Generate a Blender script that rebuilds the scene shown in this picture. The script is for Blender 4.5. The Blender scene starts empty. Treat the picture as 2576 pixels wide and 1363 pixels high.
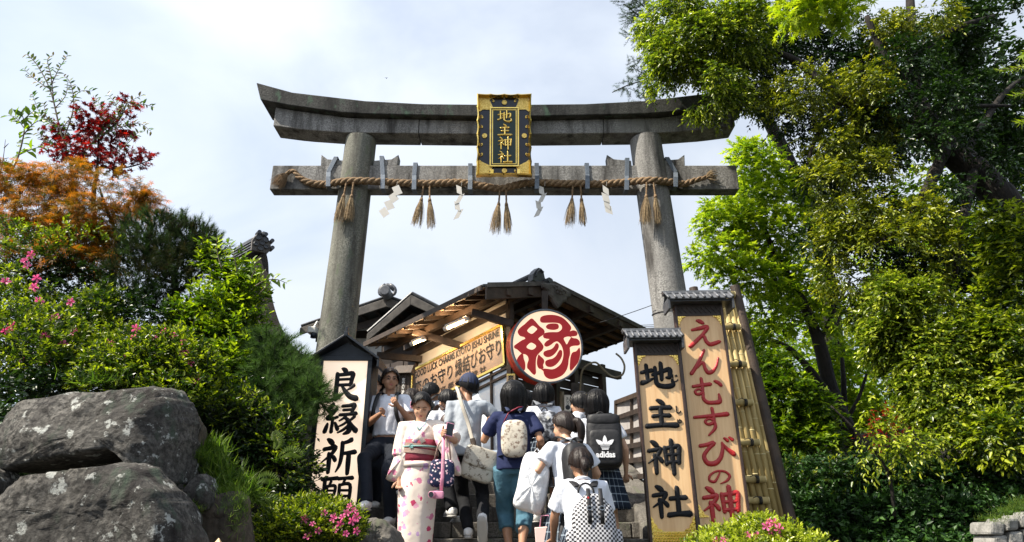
import bpy, bmesh, math, random
import numpy as np
from mathutils import Vector, Matrix, noise as mnoise

R = math.radians
# ------------------------------------------------------------------ camera, sky, sun, exposure
scn = bpy.context.scene
COL = scn.collection
CAMZ = 1.6
PITCH = R(21.0)
FPX = 1717.0
cam_d = bpy.data.cameras.new('camera')
cam = bpy.data.objects.new('camera', cam_d)
COL.objects.link(cam)
cam.location = (0, 0, CAMZ)
cam.rotation_euler = (R(90) + PITCH, 0, 0)
cam_d.sensor_width = 36.0
cam_d.lens = 24.0
cam_d.clip_start = 0.05
cam_d.clip_end = 2000
scn.camera = cam
scn.render.engine = 'CYCLES'
scn.cycles.use_denoising = True
scn.cycles.max_bounces = 7
scn.cycles.transparent_max_bounces = 4
scn.view_settings.view_transform = 'Standard'
scn.view_settings.look = 'None'
scn.view_settings.exposure = 0.96
scn.view_settings.gamma = 1.0
scn.view_settings.use_curve_mapping = False

SUN_EL, SUN_AZ = R(49), R(-111)      # azimuth measured from +Y towards +X
sun_dir = Vector((math.sin(SUN_AZ) * math.cos(SUN_EL), math.cos(SUN_AZ) * math.cos(SUN_EL), math.sin(SUN_EL)))
world = bpy.data.worlds.new("World")
scn.world = world
world.use_nodes = True
wn, wl = world.node_tree.nodes, world.node_tree.links
wn.clear()
w_out = wn.new('ShaderNodeOutputWorld')
w_bg = wn.new('ShaderNodeBackground')
w_bg.inputs['Strength'].default_value = 0.11
sky = wn.new('ShaderNodeTexSky')
sky.sky_type = 'NISHITA'
sky.sun_disc = False
sky.sun_elevation = SUN_EL
sky.sun_rotation = SUN_AZ
sky.air_density = 1.0
sky.dust_density = 1.6
sky.ozone_density = 1.2
wtc = wn.new('ShaderNodeTexCoord')
wmap = wn.new('ShaderNodeMapping')
wmap.inputs['Scale'].default_value = (1.0, 1.0, 1.7)
wl.new(wtc.outputs['Generated'], wmap.inputs['Vector'])
wno = wn.new('ShaderNodeTexNoise')
wno.inputs['Scale'].default_value = 1.7
wno.inputs['Detail'].default_value = 6
wno.inputs['Roughness'].default_value = 0.5
wno.inputs['Distortion'].default_value = 0.5
wl.new(wmap.outputs['Vector'], wno.inputs['Vector'])
wramp = wn.new('ShaderNodeMapRange')
wramp.inputs['From Min'].default_value = 0.38
wramp.inputs['From Max'].default_value = 0.62
wramp.inputs['To Min'].default_value = 0.42
wramp.inputs['To Max'].default_value = 0.97
wl.new(wno.outputs['Fac'], wramp.inputs['Value'])
# thin cloud is brighter towards the sun
wdot = wn.new('ShaderNodeVectorMath'); wdot.operation = 'DOT_PRODUCT'
wl.new(wtc.outputs['Generated'], wdot.inputs[0])
wdot.inputs[1].default_value = sun_dir
wglow = wn.new('ShaderNodeMapRange')
wglow.inputs['From Min'].default_value = 0.0
wglow.inputs['From Max'].default_value = 1.0
wglow.inputs['To Min'].default_value = 0.92
wglow.inputs['To Max'].default_value = 1.35
wl.new(wdot.outputs['Value'], wglow.inputs['Value'])
wcl = wn.new('ShaderNodeVectorMath'); wcl.operation = 'SCALE'
wcl.inputs[0].default_value = (4.25, 4.62, 5.15)
wl.new(wglow.outputs['Result'], wcl.inputs['Scale'])
wmix = wn.new('ShaderNodeMix'); wmix.data_type = 'RGBA'
wl.new(wramp.outputs['Result'], wmix.inputs['Factor'])
wl.new(sky.outputs['Color'], wmix.inputs[6])
wl.new(wcl.outputs['Vector'], wmix.inputs[7])
wl.new(wmix.outputs[2], w_bg.inputs['Color'])
wl.new(w_bg.outputs['Background'], w_out.inputs['Surface'])

sun_d = bpy.data.lights.new('sun', 'SUN')
sun_d.energy = 5.0
sun_d.angle = R(0.6)
sun_d.color = (1.0, 0.92, 0.79)
sun = bpy.data.objects.new('sun', sun_d)
COL.objects.link(sun)
sun.rotation_euler = sun_dir.to_track_quat('Z', 'Y').to_euler()
sun.location = (-20, 5, 30)

# ------------------------------------------------------------------ projection helpers (metres, y = distance in front of the camera)
CP, SP = math.cos(PITCH), math.sin(PITCH)
def P(px, py, D):
    a, b = (px - 1288) / FPX, (681 - py) / FPX
    d = Vector((a, CP - b * SP, SP + b * CP))
    return Vector((d.x * D / d.y, D, CAMZ + d.z * D / d.y))
def mpp(py, D):                     # metres per pixel at that height in the picture and distance
    b = (681 - py) / FPX
    return D / (CP - b * SP) / FPX
def onplane(px, py, org, nrm):
    a, b = (px - 1288) / FPX, (681 - py) / FPX
    d = Vector((a, CP - b * SP, SP + b * CP))
    c = Vector((0, 0, CAMZ))
    return c + d * ((org - c).dot(nrm) / d.dot(nrm))

# ------------------------------------------------------------------ object helpers
def tag(o, label=None, cat=None, group=None, kind=None):
    if label: o['label'] = label
    if cat: o['category'] = cat
    if group: o['group'] = group
    if kind: o['kind'] = kind
    return o
def thing(name, label, cat, loc=(0, 0, 0), rz=0.0, group=None, mat=None):
    o = bpy.data.objects.new(name, None)
    COL.objects.link(o)
    o.empty_display_size = 0.2
    if mat is not None: o.matrix_world = mat
    else:
        o.location = loc; o.rotation_euler = (0, 0, rz)
    return tag(o, label, cat, group)
def mkobj(name, mesh, m=None, parent=None, smooth=False):
    o = bpy.data.objects.new(name, mesh)
    COL.objects.link(o)
    if m is not None:
        if not mesh.materials: mesh.materials.append(m)
    if parent is not None: o.parent = parent
    if smooth:
        mesh.polygons.foreach_set('use_smooth', [True] * len(mesh.polygons))
    return o
def frame(org, u, v, n):
    m = Matrix((( u.x, v.x, n.x, org.x), (u.y, v.y, n.y, org.y), (u.z, v.z, n.z, org.z), (0, 0, 0, 1)))
    return m
def facing_frame(org, yaw=0.0, lean=0.0, roll=0.0):
    """x right, y up, z towards the viewer side; yaw>0 turns the face to the right, lean>0 tips the top forward"""
    m = Matrix.Translation(org) @ Matrix.Rotation(yaw, 4, 'Z') @ Matrix.Rotation(R(90), 4, 'X') @ Matrix.Rotation(lean, 4, 'X') @ Matrix.Rotation(roll, 4, 'Z')
    return m

class MB:
    def __init__(s): s.v = []; s.f = []; s.uv = None
    def add(s, v, f):
        b = len(s.v)
        s.v.extend([tuple(p) for p in v]); s.f.extend([tuple(i + b for i in q) for q in f])
        return s
    def box(s, x0, x1, y0, y1, z0, z1):
        v = [(x, y, z) for x in (x0, x1) for y in (y0, y1) for z in (z0, z1)]
        return s.add(v, [(0, 1, 3, 2), (4, 6, 7, 5), (0, 4, 5, 1), (2, 3, 7, 6), (0, 2, 6, 4), (1, 5, 7, 3)])
    def hexa(s, b, t):              # four bottom points, four top points (same order)
        return s.add(list(b) + list(t), [(3, 2, 1, 0), (4, 5, 6, 7), (0, 1, 5, 4), (1, 2, 6, 5), (2, 3, 7, 6), (3, 0, 4, 7)])
    def slab(s, q, th, d=None):     # quad with thickness along d (or its normal)
        q = [Vector(p) for p in q]
        n = Vector(d) if d is not None else (q[1] - q[0]).cross(q[3] - q[0]).normalized()
        return s.hexa(q, [p + n * th for p in q])
    def beam(s, a, b, w, h, up=(0, 0, 1), w2=None, h2=None):
        a, b = Vector(a), Vector(b)
        d = (b - a).normalized(); r = d.cross(Vector(up)).normalized(); u = r.cross(d).normalized()
        w2 = w if w2 is None else w2; h2 = h if h2 is None else h2
        A = [a + r * i * w / 2 + u * j * h / 2 for i, j in ((-1, -1), (1, -1), (1, 1), (-1, 1))]
        B = [b + r * i * w2 / 2 + u * j * h2 / 2 for i, j in ((-1, -1), (1, -1), (1, 1), (-1, 1))]
        return s.hexa(A, B)
    def tube(s, pts, rad, n=10, cap=True, ry=None, ref=None, closed=False):
        pts = [Vector(p) for p in pts]; m = len(pts)
        if not hasattr(rad, '__len__'): rad = [rad] * m
        if ry is None: ry = rad
        elif not hasattr(ry, '__len__'): ry = [ry] * m
        b = len(s.v); prev = None
        for i, p in enumerate(pts):
            d = (pts[min(i + 1, m - 1)] - pts[max(i - 1, 0)])
            if closed: d = pts[(i + 1) % m] - pts[i - 1]
            if d.length < 1e-9: d = Vector((0, 0, 1))
            d.normalize()
            if ref is not None: a = Vector(ref) - d * Vector(ref).dot(d)
            elif prev is None: a = d.orthogonal()
            else: a = prev - d * prev.dot(d)
            if a.length < 1e-6: a = d.orthogonal()
            a.normalize(); prev = a; c = d.cross(a)
            for k in range(n):
                t = 2 * math.pi * k / n
                s.v.append(tuple(p + a * math.cos(t) * rad[i] + c * math.sin(t) * ry[i]))
        for i in range(m if closed else m - 1):
            j = (i + 1) % m
            for k in range(n):
                s.f.append((b + i * n + k, b + i * n + (k + 1) % n, b + j * n + (k + 1) % n, b + j * n + k))
        if cap and not closed:
            s.f.append(tuple(b + k for k in range(n))[::-1]); s.f.append(tuple(b + (m - 1) * n + k for k in range(n)))
        return s
    def ball(s, c, r, n=10, m=7, rot=None):
        c = Vector(c); rr = r if hasattr(r, '__len__') else (r, r, r)
        b = len(s.v)
        for i in range(1, m):
            th = math.pi * i / m
            for k in range(n):
                ph = 2 * math.pi * k / n
                q = Vector((math.sin(th) * math.cos(ph) * rr[0], math.sin(th) * math.sin(ph) * rr[1], math.cos(th) * rr[2]))
                if rot is not None: q = rot @ q
                s.v.append(tuple(c + q))
        for z in (1, -1):
            q = Vector((0, 0, z * rr[2]))
            if rot is not None: q = rot @ q
            s.v.append(tuple(c + q))
        T, B = len(s.v) - 2, len(s.v) - 1
        for i in range(m - 2):
            for k in range(n):
                s.f.append((b + i * n + k, b + (i + 1) * n + k, b + (i + 1) * n + (k + 1) % n, b + i * n + (k + 1) % n))
        for k in range(n):
            s.f.append((T, b + k, b + (k + 1) % n)); s.f.append((B, b + (m - 2) * n + (k + 1) % n, b + (m - 2) * n + k))
        return s
    def prism(s, poly, z0, z1, inset=0.0):   # polygon in xy extruded in z; inset shrinks the top ring
        n = len(poly); cx = sum(p[0] for p in poly) / n; cy = sum(p[1] for p in poly) / n
        b = [(p[0], p[1], z0) for p in poly]
        t = [(p[0] + (cx - p[0]) * inset, p[1] + (cy - p[1]) * inset, z1) for p in poly]
        return s.add(b + t, [tuple(range(n))[::-1], tuple(range(n, 2 * n))] + [(i, (i + 1) % n, n + (i + 1) % n, n + i) for i in range(n)])
    def disc(s, c, r, z0, z1, n=32):
        return s.prism([(c[0] + r * math.cos(2 * math.pi * i / n), c[1] + r * math.sin(2 * math.pi * i / n)) for i in range(n)], z0, z1)
    def mesh(s, name):
        me = bpy.data.meshes.new(name); me.from_pydata(s.v, [], s.f); me.update(); return me
    def build(s, name, m, parent=None, smooth=False, bevel=0.0):
        me = s.mesh(name)
        bm = bmesh.new(); bm.from_mesh(me); bmesh.ops.recalc_face_normals(bm, faces=bm.faces[:]); bm.to_mesh(me); bm.free()
        o = mkobj(name, me, m, parent, smooth)
        if bevel:
            md = o.modifiers.new('edge', 'BEVEL'); md.width = bevel; md.segments = 2; md.limit_method = 'ANGLE'; md.angle_limit = R(40)
        return o
def rnd(seed): return random.Random(seed)
def catmull(pts, k=6, closed=False):
    pts = [np.array(p, float) for p in pts]; n = len(pts); out = []
    rng = range(n) if closed else range(n - 1)
    for i in rng:
        if closed: p0, p1, p2, p3 = pts[i - 1], pts[i], pts[(i + 1) % n], pts[(i + 2) % n]
        else: p0, p1, p2, p3 = pts[max(i - 1, 0)], pts[i], pts[i + 1], pts[min(i + 2, n - 1)]
        for j in range(k):
            t = j / k
            out.append(.5 * ((2 * p1) + (-p0 + p2) * t + (2 * p0 - 5 * p1 + 4 * p2 - p3) * t * t + (-p0 + 3 * p1 - 3 * p2 + p3) * t ** 3))
    if not closed: out.append(pts[-1])
    return out

# ------------------------------------------------------------------ materials
def newmat(name):
    m = bpy.data.materials.new(name); m.use_nodes = True
    nt = m.node_tree
    return m, nt.nodes, nt.links, nt.nodes['Principled BSDF']
def mat(name, c1, c2=None, rough=0.6, scale=8.0, detail=6, bump=0.0, bscale=None, metal=0.0, stretch=(1, 1, 1), lo=.35, hi=.65, spec=.5, bdist=.01, emit=None, emits=0.0, sheen=0):
    m, n, l, p = newmat(name)
    p.inputs['Roughness'].default_value = rough
    p.inputs['Metallic'].default_value = metal
    p.inputs['Specular IOR Level'].default_value = spec
    tc = n.new('ShaderNodeTexCoord'); mp = n.new('ShaderNodeMapping'); mp.inputs['Scale'].default_value = stretch
    l.new(tc.outputs['Object'], mp.inputs['Vector'])
    if c2 is None: p.inputs['Base Color'].default_value = (*c1, 1)
    else:
        no = n.new('ShaderNodeTexNoise'); no.inputs['Scale'].default_value = scale; no.inputs['Detail'].default_value = detail
        no.inputs['Roughness'].default_value = .6
        l.new(mp.outputs['Vector'], no.inputs['Vector'])
        cr = n.new('ShaderNodeValToRGB'); e = cr.color_ramp.elements
        e[0].position = lo; e[0].color = (*c1, 1); e[1].position = hi; e[1].color = (*c2, 1)
        l.new(no.outputs['Fac'], cr.inputs['Fac']); l.new(cr.outputs['Color'], p.inputs['Base Color'])
    if bump:
        nb = n.new('ShaderNodeTexNoise'); nb.inputs['Scale'].default_value = bscale or scale * 4; nb.inputs['Detail'].default_value = 5
        l.new(mp.outputs['Vector'], nb.inputs['Vector'])
        bp = n.new('ShaderNodeBump'); bp.inputs['Strength'].default_value = bump; bp.inputs['Distance'].default_value = bdist
        l.new(nb.outputs['Fac'], bp.inputs['Height']); l.new(bp.outputs['Normal'], p.inputs['Normal'])
    if emit:
        p.inputs['Emission Color'].default_value = (*emit, 1); p.inputs['Emission Strength'].default_value = emits
    if sheen: p.inputs['Sheen Weight'].default_value = sheen
    return m
def leafmat(name, cols, rough=.42, trans=.4, spec=.5, tr_gain=1.5, tcol=(1.0, 1.15, .45)):
    m, n, l, p = newmat(name)
    at = n.new('ShaderNodeAttribute'); at.attribute_name = 'tone'
    cr = n.new('ShaderNodeValToRGB'); e = cr.color_ramp.elements
    for i, c in enumerate(cols):
        q = i / (len(cols) - 1)
        if i == 0: el = e[0]
        elif i == len(cols) - 1: el = e[-1]
        else: el = e.new(q)
        el.position = q; el.color = (*c, 1)
    l.new(at.outputs['Fac'], cr.inputs['Fac'])
    l.new(cr.outputs['Color'], p.inputs['Base Color'])
    p.inputs['Roughness'].default_value = rough; p.inputs['Specular IOR Level'].default_value = spec
    tr = n.new('ShaderNodeBsdfTranslucent')
    vm = n.new('ShaderNodeVectorMath'); vm.operation = 'MULTIPLY'; vm.inputs[1].default_value = tuple(tr_gain * c for c in tcol)
    l.new(cr.outputs['Color'], vm.inputs[0]); l.new(vm.outputs['Vector'], tr.inputs['Color'])
    mx = n.new('ShaderNodeMixShader'); mx.inputs['Fac'].default_value = trans
    l.new(p.outputs['BSDF'], mx.inputs[1]); l.new(tr.outputs['BSDF'], mx.inputs[2])
    l.new(mx.outputs['Shader'], n['Material Output'].inputs['Surface'])
    return m

def granite(name, base, dark, moss=None, stain=0.5, speck=90, bump=.7, lichen=None):
    """pitted stone with speckles, rain streaks and lichen of its own"""
    m, n, l, p = newmat(name)
    p.inputs['Roughness'].default_value = .88
    p.inputs['Specular IOR Level'].default_value = .3
    tc = n.new('ShaderNodeTexCoord')
    def noise(sc, det, stretch=(1, 1, 1), rough=.6):
        mp = n.new('ShaderNodeMapping'); mp.inputs['Scale'].default_value = stretch
        l.new(tc.outputs['Object'], mp.inputs['Vector'])
        q = n.new('ShaderNodeTexNoise'); q.inputs['Scale'].default_value = sc; q.inputs['Detail'].default_value = det; q.inputs['Roughness'].default_value = rough
        l.new(mp.outputs['Vector'], q.inputs['Vector']); return q.outputs['Fac']
    def ramp(fac, a, b):
        q = n.new('ShaderNodeMapRange'); q.inputs['From Min'].default_value = a; q.inputs['From Max'].default_value = b
        l.new(fac, q.inputs['Value']); return q.outputs['Result']
    def mix(f, a, b):
        q = n.new('ShaderNodeMix'); q.data_type = 'RGBA'
        l.new(f, q.inputs['Factor'])
        for s, v in ((6, a), (7, b)):
            if isinstance(v, tuple): q.inputs[s].default_value = (*v, 1)
            else: l.new(v, q.inputs[s])
        return q.outputs[2]
    lite = tuple(min(1, c * (1.5 if not lichen else 2.2)) for c in base)
    c = mix(ramp(noise(speck, 3), .40, .60), tuple(b * (.62 if not lichen else .40) for b in base), lite)
    c = mix(ramp(noise(2.2, 6), .35, .7), c, tuple(b * .8 for b in base))
    st = ramp(noise(5, 7, (1, 1, .16)), .58 - .16 * stain, .72 - .06 * stain)
    c = mix(st, c, dark)
    if moss:
        c = mix(ramp(noise(6, 6, (1, 1, .5)), .56, .68), c, moss)
    if lichen: c = mix(ramp(noise(9, 9, (1, 1, 1), .68), .585, .63), c, lichen)
    l.new(c, p.inputs['Base Color'])
    bp = n.new('ShaderNodeBump'); bp.inputs['Strength'].default_value = bump; bp.inputs['Distance'].default_value = .012 if not lichen else .05
    l.new(noise(speck * .55, 8, (1, 1, 1), .7), bp.inputs['Height']); l.new(bp.outputs['Normal'], p.inputs['Normal'])
    return m

M = {}
M['granite'] = granite('granite', (.225, .22, .21), (.05, .047, .044), None, .75, 46)
M['granite_cap'] = granite('granite_cap', (.075, .075, .07), (.02, .02, .02), (.08, .13, .09), .95, 48)
M['granite_left'] = granite('granite_left', (.16, .16, .135), (.045, .042, .036), (.11, .13, .085), .8, 46)
M['rock'] = granite('rock', (.082, .077, .069), (.018, .015, .014), (.060, .080, .058), .75, 30, 1.0, (.42, .43, .40))
M['rock_brown'] = granite('rock_brown', (.085, .068, .05), (.02, .017, .014), (.04, .06, .02), .6, 26, 1.0)
M['step'] = granite('step', (.13, .12, .105), (.045, .04, .035), (.10, .11, .07), .5, 60)
M['wood'] = mat('wood', (.026, .017, .011), (.065, .041, .026), .62, 6, bump=.4, stretch=(1, 1, 1), bscale=40)
M['wood_dark'] = mat('wood_dark', (.018, .012, .009), (.045, .030, .022), .6, 7, bump=.4)
M['wood_grey'] = mat('wood_grey', (.06, .054, .048), (.12, .108, .095), .75, 9, bump=.4)
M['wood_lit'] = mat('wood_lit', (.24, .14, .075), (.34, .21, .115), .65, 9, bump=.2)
M['plank'] = mat('plank', (.20, .115, .055), (.31, .19, .10), .7, 14, bump=.3, stretch=(1, 1, 1))
M['plaster'] = mat('plaster', (.62, .57, .48), (.70, .66, .57), .85, 3, bump=.15)
M['plaster_white'] = mat('plaster_white', (.62, .62, .60), (.74, .74, .72), .85, 3, bump=.1)
M['tile'] = mat('tile', (.035, .038, .043), (.075, .08, .088), .45, 12, bump=.3)
M['tile_light'] = mat('tile_light', (.075, .08, .09), (.14, .145, .16), .45, 12, bump=.2)
M['roof_metal'] = mat('roof_metal', (.045, .05, .055), (.085, .09, .095), .4, 8, bump=.1)
M['thatch'] = mat('thatch', (.012, .010, .009), (.034, .028, .022), .95, 25, bump=1, bscale=70)
M['navy_box'] = mat('navy_box', (.008, .012, .018), (.015, .020, .028), .42, 10, bump=.1, spec=.3)
M['metal_strap'] = mat('metal_strap', (.10, .125, .16), (.16, .185, .22), .55, 60, metal=.3, bump=.2)
M['gold'] = mat('gold', (.83, .56, .12), (.95, .70, .22), .24, 12, metal=1.0, bump=.25, bscale=60, bdist=.004)
M['gold_rough'] = mat('gold_rough', (.62, .40, .08), (.95, .72, .25), .32, 60, metal=1.0, bump=1.0, bscale=75, bdist=.01)
M['lacquer_navy'] = mat('lacquer_navy', (.006, .007, .022), (.010, .012, .032), .22, 3)
M['lacquer_green'] = mat('lacquer_green', (.003, .020, .017), (.004, .028, .023), .35, 3)
M['black_paint'] = mat('black_paint', (.005, .006, .008), (.012, .013, .016), .55, 30, spec=.2, bump=.5, bscale=70)
M['red_paint'] = mat('red_paint', (.36, .012, .014), (.46, .020, .020), .38, 20, bump=.4, bscale=60)
M['board'] = mat('board', (.70, .43, .21), (.82, .55, .29), .55, 3, bump=.12, bscale=30, stretch=(8, .5, 8))
M['board_frame'] = mat('board_frame', (.030, .016, .013), (.050, .028, .022), .45, 12, bump=.2)
M['bamboo'] = mat('bamboo', (.34, .255, .10), (.50, .385, .16), .65, 5, bump=.1, stretch=(3, 3, .6))
M['bamboo_node'] = mat('bamboo_node', (.52, .44, .22), None, .5)
M['rope'] = mat('rope', (.13, .080, .042), (.30, .20, .11), .9, 30, bump=1.0, bscale=120, bdist=.01)
M['straw'] = mat('straw', (.15, .10, .055), (.42, .31, .17), .85, 25, bump=.4)
M['paper'] = mat('paper', (.50, .485, .45), (.58, .56, .52), .8, 3)
M['cord'] = mat('cord', (.02, .02, .022), None, .6)
M['glass_sky_pale'] = mat('glass_sky_pale', (.62, .68, .74), None, .04, spec=1.0)  # pale base colour stands in for bright sky reflected in the panes
M['frosted'] = mat('frosted', (.30, .28, .27), (.42, .40, .38), .5, 3)
M['white_plastic'] = mat('white_plastic', (.65, .64, .58), None, .45)
M['hose'] = mat('hose', (.20, .17, .11), (.26, .22, .15), .6, 9)
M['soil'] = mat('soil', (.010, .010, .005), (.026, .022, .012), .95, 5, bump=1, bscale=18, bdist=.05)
M['bark'] = mat('bark', (.006, .005, .004), (.020, .015, .011), .95, 9, bump=1, bscale=25, stretch=(1, 1, .35), bdist=.03)
M['bark_light'] = mat('bark_light', (.07, .055, .04), (.16, .13, .10), .95, 14, bump=1, bscale=25, stretch=(1, 1, .35), bdist=.02)
# ------------------------------------------------------------------ brush lettering
GI = {
'ji': [[(3,38,10),(18,34,12),(36,30,13)],[(19,10,11),(20,40,12),(20,70,12)],[(3,76,15),(18,71,11),(38,60,6)],
       [(36,47,10),(60,38,11),(86,27,14),(89,40,14),(86,56,13),(76,58,7)],[(63,4,12),(63,36,13),(62,66,11)],[(45,20,11),(45,60,12),(48,82,14),(66,90,14),(86,89,15),(95,82,13),(92,66,6)]],
'shu': [[(42,4,9),(52,10,14),(60,17,12)],[(20,31,12),(50,29,12),(80,29,14)],[(25,57,11),(50,55,11),(76,55,13)],[(5,89,14),(50,86,13),(95,87,16)],[(50,30,13),(50,86,13)]],
'ne': [[(16,3,9),(24,9,14),(31,16,12)],[(6,31,10),(24,28,11),(39,25,13),(30,44,9),(4,66,4)],[(23,44,12),(24,70,12),(24,96,10)],[(29,47,7),(37,54,11),(42,62,11)]],
'shen': [[(53,22,12),(54,45,11),(55,70,11)],[(53,24,10),(74,21,11),(92,19,13),(91,42,12),(89,68,11)],[(55,43,8),(88,42,9)],[(55,65,9),(88,63,9)],[(72,1,12),(72,50,13),(73,99,11)]],
'tu': [[(50,41,11),(70,39,11),(91,38,13)],[(70,8,12),(70,86,13)],[(43,90,13),(70,87,12),(98,87,16)]],
'ryo': [[(44,1,9),(52,6,14),(57,14,12)],[(26,21,10),(50,19,11),(78,16,14),(77,34,12),(74,52,11)],[(30,35,8),(72,33,8)],[(30,52,9),(74,50,9)],[(28,17,12),(28,55,13),(27,88,14)],[(24,93,15),(38,87,12),(54,75,5)],[(86,52,11),(76,60,9),(64,67,4)],[(46,54,7),(60,72,12),(76,86,15),(97,92,17)]],
'en': [[(24,2,10),(18,12,10),(8,22,10),(18,25,9),(30,22,9)],[(36,16,10),(24,32,10),(8,46,11),(22,48,9),(40,42,8)],[(25,46,9),(25,72,9)],[(11,63,7),(8,74,11),(4,88,12)],[(24,66,8),(24,88,11)],[(34,60,7),(38,70,10),(43,80,11)],
       [(52,9,9),(70,7,10),(88,5,13),(84,20,11),(82,33,9)],[(56,21,8),(82,19,8)],[(46,36,9),(70,34,9),(95,31,12)],[(68,35,8),(58,46,7),(46,54,5)],[(62,44,8),(74,54,12),(79,70,14),(76,86,14),(62,94,6)],[(72,54,7),(60,64,7),(46,71,5)],[(74,68,7),(62,80,8),(44,90,5)],[(92,40,9),(84,48,8),(76,54,6)],[(78,56,7),(86,70,12),(99,84,15)]],
'kin': [[(86,4,13),(74,10,10),(58,14,9)],[(60,12,11),(60,46,11),(56,74,9),(46,94,4)],[(60,43,9),(78,41,10),(99,38,13)],[(81,42,12),(81,70,13),(81,99,10)]],
'gan': [[(6,11,11),(30,9,10),(53,7,11)],[(14,10,11),(13,50,10),(9,75,8),(2,95,4)],[(34,16,8),(29,27,7)],[(22,31,9),(22,55,8)],[(22,31,8),(47,30,9),(46,55,8)],[(24,43,6),(45,43,6)],[(24,55,7),(46,55,7)],[(34,56,8),(34,92,8),(26,93,4)],[(25,66,6),(16,82,9)],[(43,64,6),(50,78,10)],
        [(56,9,10),(78,7,9),(99,6,12)],[(77,10,8),(70,25,6)],[(61,26,9),(61,76,9)],[(61,27,8),(93,26,10),(93,76,9)],[(62,42,7),(92,42,7)],[(62,58,7),(92,58,7)],[(62,75,8),(92,75,8)],[(67,78,8),(60,89,8),(52,97,5)],[(85,78,8),(92,88,11),(99,94,12)]],
'e': [[(40,3,8),(48,6,13),(57,12,10)],[(22,36,8),(44,31,11),(68,26,13),(56,48,10),(34,72,11),(12,93,13)],[(46,60,6),(56,60,10),(60,76,11),(70,87,12),(84,84,12),(99,78,10)]],
'n': [[(56,3,9),(42,34,11),(26,66,12),(8,95,12)],[(28,72,6),(40,56,9),(49,54,11),(52,74,11),(60,91,13),(74,87,12),(88,66,9),(97,34,6)]],
'mu': [[(8,33,9),(34,29,11),(62,25,12)],[(36,4,10),(37,34,11),(34,56,10),(20,62,9),(13,52,8),(24,43,7),(37,52,8),(36,76,11),(46,91,12),(66,93,12),(84,88,14),(84,62,6)],[(76,14,8),(86,20,12),(94,30,11)]],
'su': [[(3,34,9),(48,30,11),(98,24,14)],[(56,3,10),(58,36,10),(56,52,10),(42,60,9),(32,50,8),(44,40,7),(58,50,9),(58,74,10),(38,99,5)]],
'bi': [[(6,30,11),(26,26,11),(46,20,12),(26,44,10),(14,66,12),(22,90,14),(44,90,14),(60,70,12),(68,40,10),(68,20,7)],[(68,22,7),(80,42,11),(97,60,15)],[(76,4,7),(84,13,11)],[(90,2,7),(98,10,11)]],
'no': [[(56,20,8),(46,52,10),(30,84,13),(10,74,13),(14,40,11),(42,12,10),(76,14,12),(95,44,14),(82,78,12),(54,99,5)]],
}
CH = {'地': ['ji'], '主': ['shu'], '神': ['ne', 'shen'], '社': ['ne', 'tu'], '良': ['ryo'], '縁': ['en'], '祈': ['ne', 'kin'], '願': ['gan'],
      'え': ['e'], 'ん': ['n'], 'む': ['mu'], 'す': ['su'], 'び': ['bi'], 'の': ['no']}
def brush_char(ch, x0, y0, x1, y1, z, h, bold=1.0):
    """one character as raised brush strokes inside the box (y0 = bottom, y1 = top), on plane z, height h"""
    mb = MB(); strokes = [s for k in CH[ch] for s in GI[k]]
    sx, sy = (x1 - x0) / 100, (y1 - y0) / 100
    for si, st in enumerate(strokes):
        q = catmull(st, 5)
        # widen the ends a little like a loaded brush
        pts = [np.array((x0 + a[0] * sx, y1 - a[1] * sy)) for a in q]
        wd = [max(a[2], 2.0) * bold * .5 * (sx + sy) / 2 for a in q]
        n = len(pts); prof = []
        for i in range(n):
            d = pts[min(i + 1, n - 1)] - pts[max(i - 1, 0)]; d = d / (np.linalg.norm(d) + 1e-9)
            prof.append((pts[i], np.array((-d[1], d[0])), wd[i], d))
        # cap extensions
        p, nn, w, d = prof[0]; prof.insert(0, (p - d * w * .75, nn + d * .25, w * .55, d))
        p, nn, w, d = prof[-1]; prof.append((p + d * w * .75, nn - d * .2, w * .5, d))
        b = len(mb.v); zz = z + si * .00025
        cs = ((-1, 0), (-.72, .75), (0, 1), (.72, .75), (1, 0))
        for (p, nn, w, d) in prof:
            for a, c in cs:
                v = p + nn * w * a
                mb.v.append((v[0], v[1], zz + c * h))
        for i in range(len(prof) - 1):
            for k in range(4):
                mb.f.append((b + i * 5 + k, b + i * 5 + k + 1, b + (i + 1) * 5 + k + 1, b + (i + 1) * 5 + k))
        mb.f.append(tuple(b + k for k in range(5))); e = b + (len(prof) - 1) * 5
        mb.f.append(tuple(e + k for k in range(5))[::-1])
    return mb
def text_mesh(body, size=1.0, extrude=.004, bold=0.0, vertical=False, align='LEFT'):
    cu = bpy.data.curves.new('lettering', 'FONT'); cu.body = body if not vertical else '\n'.join(body)
    cu.size = size; cu.extrude = extrude; cu.offset = bold; cu.align_x = align; cu.resolution_u = 4
    cu.space_line = .98 if vertical else 1.0
    o = bpy.data.objects.new('lettering', cu); COL.objects.link(o)
    dg = bpy.context.evaluated_depsgraph_get()
    me = bpy.data.meshes.new_from_object(o.evaluated_get(dg))
    bpy.data.objects.remove(o); bpy.data.curves.remove(cu)
    return me
def fit_text(name, body, x0, y0, x1, y1, z, m, parent, vertical=False, bold=0.0, ex=.003, corners=None):
    me = text_mesh(body, 1.0, 0.0 if corners else ex, bold, vertical, 'CENTER' if vertical else 'LEFT')
    n = len(me.vertices); co = np.empty(n * 3); me.vertices.foreach_get('co', co); co = co.reshape(-1, 3)
    mn, mx = co.min(0), co.max(0)
    u = (co[:, 0] - mn[0]) / (mx[0] - mn[0]); v = (co[:, 1] - mn[1]) / (mx[1] - mn[1])
    co[:, 0] = x0 + u * (x1 - x0); co[:, 1] = y0 + v * (y1 - y0); co[:, 2] += z
    me.vertices.foreach_set('co', co.ravel()); me.update()
    return mkobj(name, me, m, parent)

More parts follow.
